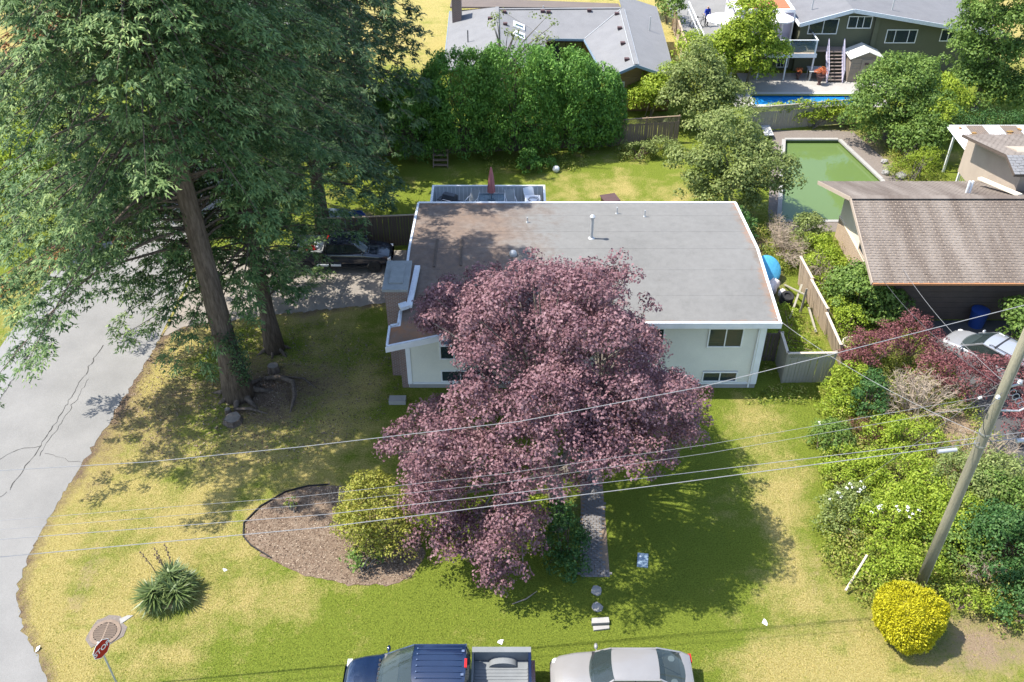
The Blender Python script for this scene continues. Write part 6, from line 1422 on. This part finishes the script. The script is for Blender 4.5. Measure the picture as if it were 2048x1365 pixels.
BL('apple_tree', 'yellow green round tree beside the far deck and parasols', 'tree', (17.4,66.3,0), [(-.3,-.3,1.6,1.7,1.3,1.1),(-.2,0,3.6,2.2,1.8,1.8),(-.5,.2,5.3,1.6,1.4,1.4),(.9,-.4,2.9,1.7,1.5,1.2),(-1.9,.2,2.8,1.5,1.4,1.5)], 'leaf_lime', .19, 125, (.45,.8), 340, (.16,1.5), seed=54)
BL('rounded_shrub', 'round green shrub at the corner of the far wood sided house', 'shrub', (9.7,61.2,0), [(0,0,1.6,1.7,1.4,1.7),(-.7,0,1.2,1.2,1.2,1.1),(1.2,0,2.2,1.4,1.2,1.6)], 'leaf_lime', .17, 70, (.4,.75), 300, seed=55)
BL('privet_shrub', 'light shrub below the far tarmac yard behind the round shrub', 'shrub', (14.2,66.0,0), [(0,0,2.0,2.0,1.6,1.9),(-1.3,.8,2.3,1.4,1.4,1.8),(1.0,.6,2.8,1.4,1.2,1.3)], 'leaf_lime', .18, 70, (.4,.75), 280, seed=56)
BL('laurel_tree', 'big dense green tree right of the two pools', 'tree', (25.0,58.0,0), [(0,-1.0,1.1,2.6,1.6,1.0),(0,0,3.0,2.9,2.4,2.3),(-1.6,-.8,2.0,1.8,1.6,1.7),(.9,.4,4.2,2.0,1.7,1.3),(1.8,-1.2,2.2,1.8,1.6,1.7)], 'leaf_green', .17, 165, (.45,.85), 360, (.18,1.2), seed=57)
BL('laurel_tree', 'lower dark leafy shrub between the big pool tree and the patio cover', 'shrub', (25.2,54.6,0), [(0,0,1.3,2.0,1.3,1.2),(1.2,0,1.7,1.3,1.2,1.4)], 'leaf_green', .17, 55, (.4,.7), 330, seed=58)
BL('ivy_post', 'yellow green ivy column beside the mossy patio cover', 'ivy', (27.1,55.4,0), [(0,0,2.4,1.0,.9,1.7),(.1,0,1.2,.9,.8,1.2)], 'leaf_lime', .15, 50, (.3,.5), 330, seed=59)
BL('feathery_shrub', 'bright yellow green feathery shrub beside the green pool corner', 'shrub', (25.0,52.2,0), [(0,0,.9,1.6,1.0,.8),(.9,.3,1.1,1.0,.9,1.0),(-1.1,-.2,.6,.9,.8,.5)], 'leaf_lime', .12, 60, (.3,.55), 400, seed=60, aspect=.3)
BL('ash_tree', 'tall dark green tree in the upper right corner', 'tree', (32.8,62.5,0), [(-1.0,-.5,1.8,2.6,1.8,1.7),(1.5,-.6,1.4,2.2,1.8,1.4),(0,0,5.0,3.0,2.4,2.6),(-.6,0,7.2,2.4,2.0,1.9),(1.6,-.6,3.0,2.4,2.0,2.0),(-1.9,-.3,4.0,1.7,1.5,1.6)], 'leaf_green', .2, 180, (.5,.9), 290, (.22,2.2), seed=61)
BL('lime_shrub', 'light green leafy shrub left of the tall corner tree', 'shrub', (28.6,60.3,0), [(0,0,1.8,1.9,1.6,1.7),(-1.0,.3,2.2,1.1,1.0,1.4),(1.2,-.3,1.4,1.3,1.2,1.3)], 'leaf_lime', .17, 65, (.4,.7), 300, seed=62)
t = thing('clipped_hedge', 'dark clipped hedge at the right edge below the corner tree', 'hedge', (31.6,57.6,0))
rng = np.random.default_rng(63)
cl = [(rng.uniform(-2.4,2.8), rng.uniform(-.7,.7), rng.uniform(.4,1.9), rng.uniform(.25,.4)) for _ in range(120)]
PP, NN, VV = shell(rng, cl, 380, .1); obj('foliage', leafmesh('foliage', PP, NN, .12*np.ones(len(PP)), .6, 'leaf_darkgreen', VV, None, rng), None, t)
m = MB()
for k in range(9): m.tube([(-2.2+.55*k,0,-.05),(-2.2+.55*k+.1,.1,1.2)], [.03,.015], 5)
obj('stem', m, 'bark', t)
BL('vine_cover', 'leafy vine spilling over the fence between the two pools', 'vine', (20.6,59.75,0), [(0,0,1.3,2.6,.35,.65),(1.5,-.15,.8,1.6,.3,.7),(-2.6,0,1.2,1.2,.3,.5),(.2,-.2,.7,1.5,.3,.6)], 'leaf_lime', .14, 150, (.28,.45), 380, seed=64)
for i, (x,y,h,r,lab) in enumerate([(15.6,79.5,5.0,1.0,'narrow green hedge tree beside the far tarmac yard'),]):
    BL('hedge_tree', lab, 'tree', (13.3,80.5,0), [(0,0,2.0,.8,1.6,2.4),(.1,-3,1.8,.8,1.6,2.0)], 'leaf_green', .22, 50, (.4,.7), 220, seed=66)
BL('far_shrub', 'dark shrub on the far yellow lawn beyond the grey roof ridge', 'shrub', (4.0,79.0,0), [(0,0,.9,1.6,1.0,.9)], 'leaf_green', .2, 22, (.4,.6), 220, seed=67)
BL('far_shrub', 'tree on the far lawn above the right ridge of the grey roof', 'tree', (9.6,82.0,0), [(0,0,2.0,2.2,1.4,1.6),(1.8,0,2.4,1.4,1.2,1.4)], 'leaf_olive', .22, 40, (.4,.7), 220, (.12,1.0), seed=68)
BL('street_tree', 'sunlit yellow green tree across the road at the left edge', 'tree', (-27.5,45.0,0), [(0,0,4.2,3.2,2.6,3.0),(1.5,-1,3.0,2.0,1.8,2.0)], 'leaf_lime', .22, 60, (.5,.9), 200, (.2,1.8), seed=69)

# ---------------------------------------------------------------- garden shrubs
BL('pieris_shrub', 'yellow bronze rounded shrub in the mulch bed left of the maple', 'shrub', (-5.05,23.4,0), [(0,0,1.35,1.5,1.3,1.55),(.35,-.4,.9,1.35,1.1,1.0),(-.2,.3,2.3,1.0,.95,.8),(-.7,.1,1.0,1.0,1.0,1.0)], 'leaf_bronze', .095, 170, (.28,.46), 700, seed=71, bark='twig_dark')
BL('skimmia_shrub', 'small dark green shrub tucked under the front of the bronze shrub', 'shrub', (-5.5,22.15,0), [(0,0,.45,.8,.5,.45)], 'leaf_green', .11, 24, (.22,.34), 520, seed=72)
# clipped golden globe
t = thing('golden_globe_shrub', 'clipped bright golden globe shrub at the lower right', 'shrub', (13.55,19.35,0))
rng = np.random.default_rng(73); n = 30000
d = rng.normal(size=(n,3)); d /= np.linalg.norm(d, axis=1, keepdims=True)
th = np.arctan2(d[:,1],d[:,0])
lump = 1+.06*np.sin(3*th+1)+.05*np.sin(5*d[:,2]+2*th)+.04*np.sin(8*th+4*d[:,2])+.03*rng.normal(size=n)
P = d*lump[:,None]*np.array([1.10,1.08,1.08]); P[:,2] += .98; k = P[:,2] > .06; P, d2 = P[k], d[k]
# little vertical sprays in tufts
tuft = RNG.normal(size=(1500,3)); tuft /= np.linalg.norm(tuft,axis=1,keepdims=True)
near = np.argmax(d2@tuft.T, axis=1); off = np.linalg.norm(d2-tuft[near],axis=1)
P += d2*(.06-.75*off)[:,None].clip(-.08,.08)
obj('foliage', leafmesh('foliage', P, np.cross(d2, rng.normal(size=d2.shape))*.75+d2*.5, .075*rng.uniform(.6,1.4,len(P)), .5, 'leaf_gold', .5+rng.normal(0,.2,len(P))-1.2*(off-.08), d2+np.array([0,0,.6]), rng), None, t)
m = MB(); m.blob((0,0,.98), 0.96,.94,.94, jit=.04); obj('inner_branches', m, 'leaf_gold', t)
# yucca clump
t = thing('yucca_plant', 'spiky green yucca clump with dry stalks on the front lawn', 'plant', (-12.35,20.85,0))
rng = np.random.default_rng(74); P,N,T,S,V = [],[],[],[],[]
for (cx,cy,cz,nn,L) in ((-.36,-.26,.42,260,.80),(.12,.42,.55,260,.76),(.38,-.12,.42,220,.74),(.0,.05,.5,160,.7),(.55,.32,.42,160,.66)):
    for _ in range(nn):
        a = rng.uniform(0,2*math.pi); e = math.asin(rng.uniform(-.25,1)); dd = np.array([math.cos(a)*math.cos(e), math.sin(a)*math.cos(e), math.sin(e)])
        l = L*rng.uniform(.75,1.15); P.append(np.array([cx,cy,cz])+dd*l*.52-np.array([0,0,.06*math.cos(e)])); T.append(dd-np.array([0,0,.12])); N.append(np.cross(dd,[dd[1],-dd[0],0])*-1+np.array([0,0,.2])+rng.normal(0,.15,3)); S.append(l); V.append(rng.normal(.5,.22))
obj('leaf_rosette', leafmesh('leaf_rosette', np.array(P), np.array(N), np.array(S), .085, 'leaf_yucca', np.array(V), np.array(T), rng, .015, .12), None, t)
for (x,y,dx,dy,h) in ((-.35,.5,-.55,.3,1.3),(-.1,.6,-.35,.4,1.25),(.15,.65,-.25,.45,1.35),(.0,.55,-.42,.25,1.15)):
    m = MB(); m.tube([(x,y,.3),(x+dx*.4,y+dy*.4,.3+h*.55),(x+dx,y+dy,.3+h)], [.02,.016,.008], 6)
    for q in range(6): a = Vector((x,y,.3)).lerp(Vector((x+dx,y+dy,.3+h)), .6+.07*q); m.blob(tuple(a+Vector((.03*(-1)**q,0,0))), .03,.03,.035, 6, 4)
    obj('flower_stalk', m, 'twig_dark', t)
m = MB(); m.blob((0,.1,.12), .75,.6,.25, jit=.15); obj('base_litter', m, 'straw', t)

# shrubs of the overgrown lot on the right: (name, label, x, y, lobes, mat, leaf, n, rr, dens)
LOT = [
 ('round_bush','round grey green bush at the lawn edge below the fence gate',13.4,28.5,[(0,0,.6,.8,.75,.65)],'leaf_green',.09,34,(.25,.4),600),
 ('rose_bush','rose bush with the white blooms nearest the lawn',12.6,24.3,[(0,0,.6,.9,1.0,.6),(.7,.4,.7,.8,.8,.65)],'leaf_olive',.09,40,(.25,.42),520),
 ('rose_bush','rose bush with white blooms left of the leaning pole',14.3,23.9,[(0,0,.75,1.1,1.0,.75),(-.5,-.8,.5,.8,.7,.5)],'leaf_lime',.09,46,(.25,.42),520),
 ('spirea_bush','bright yellow green bush behind the golden globe shrub',13.7,22.0,[(0,0,.5,1.3,.7,.6),(1.2,-.1,.55,1.1,.7,.6),(-.6,-.8,.35,.7,.5,.4)],'leaf_lime',.085,70,(.22,.4),560),
 ('low_spirea','low lime shrub right of the golden globe shrub',16.0,20.5,[(0,0,.35,.9,.7,.4),(.9,-.2,.3,.6,.5,.35)],'leaf_lime',.085,34,(.2,.35),520),
 ('camellia_bush','tall dark green bush right of the pole base',18.2,22.2,[(0,0,1.2,1.3,1.2,1.2),(-.4,.8,1.0,1.0,1.0,1.0),(.3,-1.0,.7,1.0,.8,.8)],'leaf_darkgreen',.10,80,(.3,.55),480),
 ('camellia_bush','lower dark bush at the right edge below the tall one',17.8,20.0,[(0,0,.6,1.0,.8,.6),(.9,0,.6,.9,.8,.7)],'leaf_darkgreen',.10,45,(.28,.45),480),
 ('hedge_bush','mixed yellow green bush along the lot behind the roses',15.6,26.2,[(0,0,.7,1.5,1.2,.75),(-1.4,.3,.5,.9,.8,.55)],'leaf_lime',.09,70,(.25,.45),480),
 ('hedge_bush','olive green bush behind the power pole attachments',18.0,25.6,[(0,0,.9,1.6,1.4,.9),(1.3,.4,.8,1.2,1.0,.9)],'leaf_olive',.10,70,(.3,.5),420),
 ('vine_bush','yellow green vine heap at the gate end of the fence',14.75,31.4,[(0,0,.7,.7,.9,.8),(-.4,-.9,.45,.8,.7,.5),(.4,.6,1.1,.6,.6,.7)],'leaf_lime',.10,55,(.25,.42),480),
 ('ivy_bush','dark ivy heap right of the yellow vine by the gate',15.5,30.4,[(0,0,.9,.7,.9,.9),(.3,.8,1.0,.6,.6,.8)],'leaf_darkgreen',.10,44,(.26,.42),460),
 ('barberry_bush','small rusty brown bush in front of the ivy heap',14.9,28.9,[(0,0,.5,.8,.6,.5)],'leaf_rust',.075,34,(.22,.36),420),
 ('weigela_bush','bright lime bush filling the lot left of the pole',15.2,24.4,[(0,0,.8,1.2,1.0,.8),(.9,.6,.9,.9,.8,.8)],'leaf_lime',.09,60,(.28,.45),480),
 ('weigela_bush','bright lime bush right behind the white rose blooms',16.8,24.0,[(0,0,.8,1.1,1.0,.85),(.3,-1.0,.6,.9,.8,.7)],'leaf_lime',.09,60,(.28,.45),480),
 ('weigela_bush','mid green bush between the pole and the dark tall bush',16.6,22.6,[(0,0,.6,1.0,.9,.7)],'leaf_green',.10,40,(.28,.45),440),
 ('weigela_bush','green bush under the overhead splice case right of the pole',19.4,24.4,[(0,0,.9,1.2,1.1,.9),(-.6,1.0,.8,.9,.8,.8)],'leaf_green',.10,60,(.28,.48),440),
 ('weigela_bush','sunny lime bush in front of the bare twiggy shrub',16.6,28.4,[(0,0,.7,1.2,.9,.7),(-1.0,.3,.6,.8,.8,.6)],'leaf_lime',.09,55,(.28,.45),460),
 ('weigela_bush','yellow green bush at the lawn edge above the roses',13.2,26.4,[(0,0,.45,.7,.8,.5),(.5,.8,.5,.7,.7,.5)],'leaf_lime',.09,40,(.25,.4),480),
 ('weigela_bush','lime bush along the side fence above the white tub',16.4,36.4,[(0,0,.7,.8,.9,.8),(-.2,1.2,.6,.6,.8,.7)],'leaf_lime',.10,44,(.26,.42),440),
 ('smoke_bush','dark red smoke bush by the broken fence panel',16.3,33.3,[(0,0,1.3,1.0,.9,1.2),(.8,.5,1.6,.8,.7,.9),(-.7,-.2,1.0,.7,.7,.8)],'leaf_smoke',.085,66,(.25,.42),420),
 ('smoke_bush','red smoke bush topmost against the brown house wall',18.5,34.3,[(0,0,1.6,.9,.8,1.1),(.5,-.6,1.3,.9,.7,.9)],'leaf_smoke',.085,46,(.25,.42),420),
 ('smoke_bush','wide red smoke bush in front of the silver car',20.0,31.6,[(0,0,1.3,1.4,1.0,1.1),(1.5,-.2,1.3,1.3,.9,1.0),(-1.2,.6,1.2,1.0,.8,.9)],'leaf_smoke',.085,90,(.26,.45),420),
 ('smoke_bush','red smoke bush right of the pole at the right edge',21.6,28.7,[(0,0,1.1,1.1,1.0,.9),(.9,.8,1.1,1.0,.9,.9)],'leaf_smoke',.085,55,(.26,.45),420),
 ('viburnum_bush','large leafy green shrub under the cream gable',17.2,37.8,[(0,0,1.4,1.2,1.3,1.4),(.9,-.7,1.0,1.1,.9,1.0),(-.5,.9,1.1,.9,.9,1.1)],'leaf_green',.15,80,(.3,.55),330),
 ('lime_bush','yellow green shrub between the side fence and the cream gable',16.4,40.9,[(0,0,.9,.9,1.3,.9),(-.3,-1.4,.6,.7,.8,.6),(.1,1.4,1.0,.7,.8,.9)],'leaf_lime',.11,64,(.28,.46),430),
 ('bramble_bush','leafy green bush at the near end of the green pool',16.2,44.1,[(0,0,1.0,.9,.9,1.0),(.6,-.3,.7,.6,.6,.7)],'leaf_olive',.11,44,(.28,.45),430),
 ('car_bush','large leafed light green bush beside the silver car',24.5,35.6,[(0,0,1.0,1.2,1.3,1.1),(.4,-1.2,.8,.9,.9,.8)],'leaf_green',.17,50,(.35,.55),240),
 ('side_bush','green weeds filling the gap between house and side fence',13.2,35.6,[(0,0,.3,.8,1.6,.35),(.7,-.8,.35,.7,1.2,.4),(.3,1.6,.4,.7,.9,.45)],'leaf_lime',.085,60,(.2,.34),500),
 ('corner_bush','dark green bush behind the right rear house corner',12.6,44.6,[(0,0,1.0,.8,.9,1.0),(-.5,1.0,.8,.7,.8,.8)],'leaf_darkgreen',.12,44,(.28,.45),420),
 ('fence_bush','green perennial clump by the back fence under the cedar hedge',8.2,55.2,[(0,0,.5,1.2,.7,.55),(1.5,.2,.6,1.0,.6,.7)],'leaf_olive',.11,44,(.25,.4),400),
 ('garden_plant','grassy green clump under the middle of the cedar hedge',1.0,53.6,[(0,0,.7,.6,.6,.8),(.2,-.7,.4,.7,.5,.4),(1.1,.2,.3,.6,.4,.35)],'leaf_cedar',.14,44,(.22,.4),380),
 ('path_bush','shaded dark green juniper beside the brick path under the maple',2.0,23.0,[(0,0,.55,.75,1.1,.6),(-.2,.8,.8,.6,.6,.7),(.1,-1.0,.35,.7,.6,.4)],'leaf_darkgreen',.10,55,(.25,.42),460),
 ('rhododendron','sunlit yellow green shrub peeking out under the maple left of the path',1.0,24.2,[(0,0,.6,.6,.7,.6)],'leaf_lime',.11,26,(.22,.36),420),
]
for i, (nm, lab, x, y, lobes, mt, lf, n, rr, dn) in enumerate(LOT):
    t, cl, rg = BL(nm, lab, 'plant' if 'plant' in nm or 'fence' in nm else 'bush', (x,y,0), [(a,b,c,d*1.18,e*1.18,g*1.1) for a,b,c,d,e,g in lobes], mt, lf*1.08, int(n*1.5), rr, dn*1.55, seed=100+i, bark='twig_dark', nl=10)
    if nm == 'rose_bush':
        tops = sorted(cl, key=lambda c: -c[2])[:6:2]
        for c in tops:
            cs = [(c[0]-.05+rg.normal(0,.2), c[1]-.2+rg.normal(0,.2), c[2]+c[3]*.72, .06) for _ in range(4)]
            PP, NN, VV = shell(rg, cs, 2000, .05, .6); obj('bloom', leafmesh('bloom', PP, NN, .055*np.ones(len(PP)), .8, 'petal_white', VV, None, rg), None, t, kind='stuff')
# bare twiggy shrubs
def twigs(name, label, loc, rx, ry, h, n, mat, seed, out=.6, sub=6, r0=.022):
    rng = np.random.default_rng(seed); t = thing(name, label, 'bush', loc); m = MB(); m2 = MB()
    for _ in range(n):
        a = rng.uniform(0,2*math.pi); q = rng.random()**.5; e = Vector((rx*q*math.cos(a), ry*q*math.sin(a), h*rng.uniform(.55,1.1)*(1-.35*q*q)))
        b = Vector((e.x*.25+rng.normal(0,.1), e.y*.25+rng.normal(0,.1), 0)); md = b.lerp(e,.55)+Vector((rng.normal(0,.12),rng.normal(0,.12),.25))
        m.tube([b,md,e], [r0,r0*.7,r0*.25], 4, cap=False)
        for _ in range(sub):
            u = rng.uniform(.35,1); p = md.lerp(e,(u-.35)/.65); dd = Vector(rng.normal(0,1,3)); dd.z = abs(dd.z)*.5; dd = dd.normalized()*rng.uniform(.2,.6)*out
            m2.tube([p,p+dd*.6+Vector((0,0,.03)),p+dd], [r0*.4,r0*.3,r0*.15], 3, cap=False)
    obj('stem', m, mat, t); obj('twig', m2, mat, t, kind='stuff')
    return t
twigs('bare_shrub', 'bare twiggy brown shrub in front of the red smoke bushes', (17.6,30.6,0), 2.3, 1.6, 2.0, 90, 'twig', 201, .8, 9)
twigs('bare_shrub', 'dead grey brambles piled beside the green pool and house', (14.9,43.6,0), 1.0, 2.6, 1.7, 120, 'twig', 202, .8, 9, .018)
twigs('bare_shrub', 'dry brown twigs hanging over the side fence', (16.0,40.4,0), .8, 1.6, 2.0, 60, 'twig', 203, .7, 8, .016)
twigs('bare_shrub', 'tangle of dry stems left of the dark bush by the pole', (17.0,21.6,0), .8, 1.0, 1.1, 40, 'twig', 204, .5, 6, .014)
twigs('bare_shrub', 'leafless seedling at the top edge of the mulch bed', (-7.0,25.3,0), .7, .6, 1.1, 9, 'twig', 205, .5, 4, .012)
twigs('bare_shrub', 'thin bare branches standing right of the twiggy shrub', (19.3,27.4,0), 1.6, 1.4, 1.7, 50, 'twig', 206, .7, 7, .016)
BL('small_plant', 'small bright green seedling alone in the mulch bed', 'plant', (-8.7,25.1,0), [(0,0,.15,.25,.2,.15)], 'leaf_lime', .08, 10, (.12,.18), 900, seed=207)

# ---------------------------------------------------------------- undergrowth and grass nobody could count
rng = np.random.default_rng(301); cl = []
def scatter(poly, n, rr, zz):
    xs_ = [p[0] for p in poly]; ys_ = [p[1] for p in poly]; k = 0
    while k < n:
        x, y = rng.uniform(min(xs_),max(xs_)), rng.uniform(min(ys_),max(ys_))
        if inpoly(np.array([x]), np.array([y]), poly)[0]: cl.append((x,y,rng.uniform(*zz),rng.uniform(*rr))); k += 1
scatter([(12.2,20.6),(14.8,20.0),(18.6,19.0),(20.8,20),(20.5,27),(20.2,33.5),(16,35.4),(14.6,32),(13.6,29.5),(12.6,26),(11.9,23)], 560, (.25,.55), (.05,.55))
scatter([(15.6,33.5),(20.2,33.0),(20,37.3),(18,37.4),(17.8,45.2),(15.6,45.2),(15.4,40)], 170, (.25,.5), (.05,.5))
scatter([(11.3,33.2),(15.0,33.2),(15.0,38.2),(13.3,38.2),(11.4,37.4)], 90, (.15,.3), (0,.15))
scatter([(11.6,42.5),(15.6,41.5),(15.6,47.5),(12,47)], 80, (.25,.5), (.05,.5))
scatter([(10.5,31.3),(14.6,31.2),(14.6,32.5),(11.2,32.3)], 50, (.12,.24), (0,.1))
scatter([(7,54.6),(11,55.2),(11,57),(7,56.4)], 60, (.2,.4), (.05,.4))
scatter([(-1.5,53.2),(4.5,53.4),(5,55.2),(-2,55)], 60, (.15,.35), (.02,.25))
scatter([(23.8,50.5),(27,50.5),(27,56),(24.6,57),(23.9,54)], 70, (.25,.45), (.05,.35))
scatter([(23.5,58.5),(34,58),(34,61),(24,62)], 90, (.3,.6), (.05,.5))
PP, NN, VV = shell(rng, cl, 520, .1, .35)
leafmat('leaf_mix', [(.05,.085,.02), (.13,.19,.03), (.27,.33,.05), (.36,.36,.08), (.42,.33,.15)], .35)
o = obj('undergrowth', leafmesh('undergrowth', PP, NN, .10*rng.uniform(.6,1.4,len(PP)), .5, 'leaf_mix', VV, None, rng), None, kind='stuff', label='tangled weeds and ground cover filling the garden lots', cat='undergrowth')
print('undergrowth', len(PP))
leafmat('leaf_grass', [(.10,.14,.018), (.22,.25,.035), (.42,.36,.09), (.60,.47,.19)], .3, .7, .1)
n = 210000
gx = rng.uniform(-18.3, 18, n); gy = 15.5+(46-15.5)*rng.random(n)**1.35
bad = inpoly(gx, gy, redge+[(-17.2,37),(-19,37),(-30,37),(-30,10),(-12.5,10)]) | inpoly(gx, gy, bed) | inpoly(gx, gy, rw+[(-5,44),(-17,44)]) | ((gx > -5) & (gx < 11.1) & (gy > 32.3) & (gy < 42)) | ((gx > 2.5) & (gx < 3.7) & (gy > 21.7) & (gy < 28.3)) | (np.hypot(gx+14.12, gy-19.4) < .9)
gx, gy = gx[~bad], gy[~bad]
ix = np.clip(np.searchsorted(xs, gx), 0, nx-1); iy = np.clip(np.searchsorted(ys, gy), 0, ny-1)
dr_ = dry[iy, ix]; so_ = np.maximum(dirt[iy, ix], lit[iy, ix])
keepg = rng.random(len(gx)) > so_*1.05; gx, gy, dr_ = gx[keepg], gy[keepg], dr_[keepg]; n = len(gx)
L = rng.uniform(.03,.075,n); tilt = rng.normal(0,.55,(n,3)); tilt[:,2] = 1
nn = rng.normal(0,1,(n,3)); nn[:,2] += .6
P = np.stack([gx, gy, L*.28], -1)
obj('grass', leafmesh('grass', P, nn, L, .30, 'leaf_grass', np.clip(dr_*.80+rng.normal(.03,.2,n),0,1), tilt, rng, .02, .05), None, kind='stuff', label='short patchy summer grass on the front lawn', cat='grass')

# bark chips lying on the planting bed
rng = np.random.default_rng(401); n = 15000
cx_ = rng.uniform(-10.4,-2.6,n); cy_ = rng.uniform(21.2,26.4,n); kk = inpoly(cx_, cy_, bed); cx_, cy_ = cx_[kk], cy_[kk]; n = len(cx_)
leafmat('chip', [(.06,.04,.03),(.15,.10,.07),(.26,.20,.145),(.40,.32,.24)], 0, .9, .1)
nn = rng.normal(0,.3,(n,3)); nn[:,2] = 1
obj('bark_chips', leafmesh('bark_chips', np.stack([cx_,cy_,np.full(n,.02)],-1), nn, rng.uniform(.04,.11,n), .45, 'chip', rng.normal(.5,.25,n), None, rng, .1), None, kind='stuff', label='loose bark chips covering the planting bed', cat='bark chips')
# needles and cones fallen under the firs
n = 9000; a_ = rng.uniform(0,2*math.pi,n); r_ = 6.0*rng.random(n)**.7; fx, fy = -11.8+r_*np.cos(a_)*1.1, 32.4+r_*np.sin(a_)*.85
kk = (fx < -5.2) & (fy < 37.4) & ~inpoly(fx, fy, redge+[(-17.2,37),(-30,37),(-30,10),(-12.5,10)]); fx, fy = fx[kk], fy[kk]; n = len(fx)
nn = rng.normal(0,.3,(n,3)); nn[:,2] = 1
obj('fir_litter', leafmesh('fir_litter', np.stack([fx,fy,np.full(n,.02)],-1), nn, rng.uniform(.04,.14,n), .35, 'chip', rng.normal(.45,.25,n), None, rng, .1), None, kind='stuff', label='brown needle litter and cones on the ground under the firs', cat='litter')
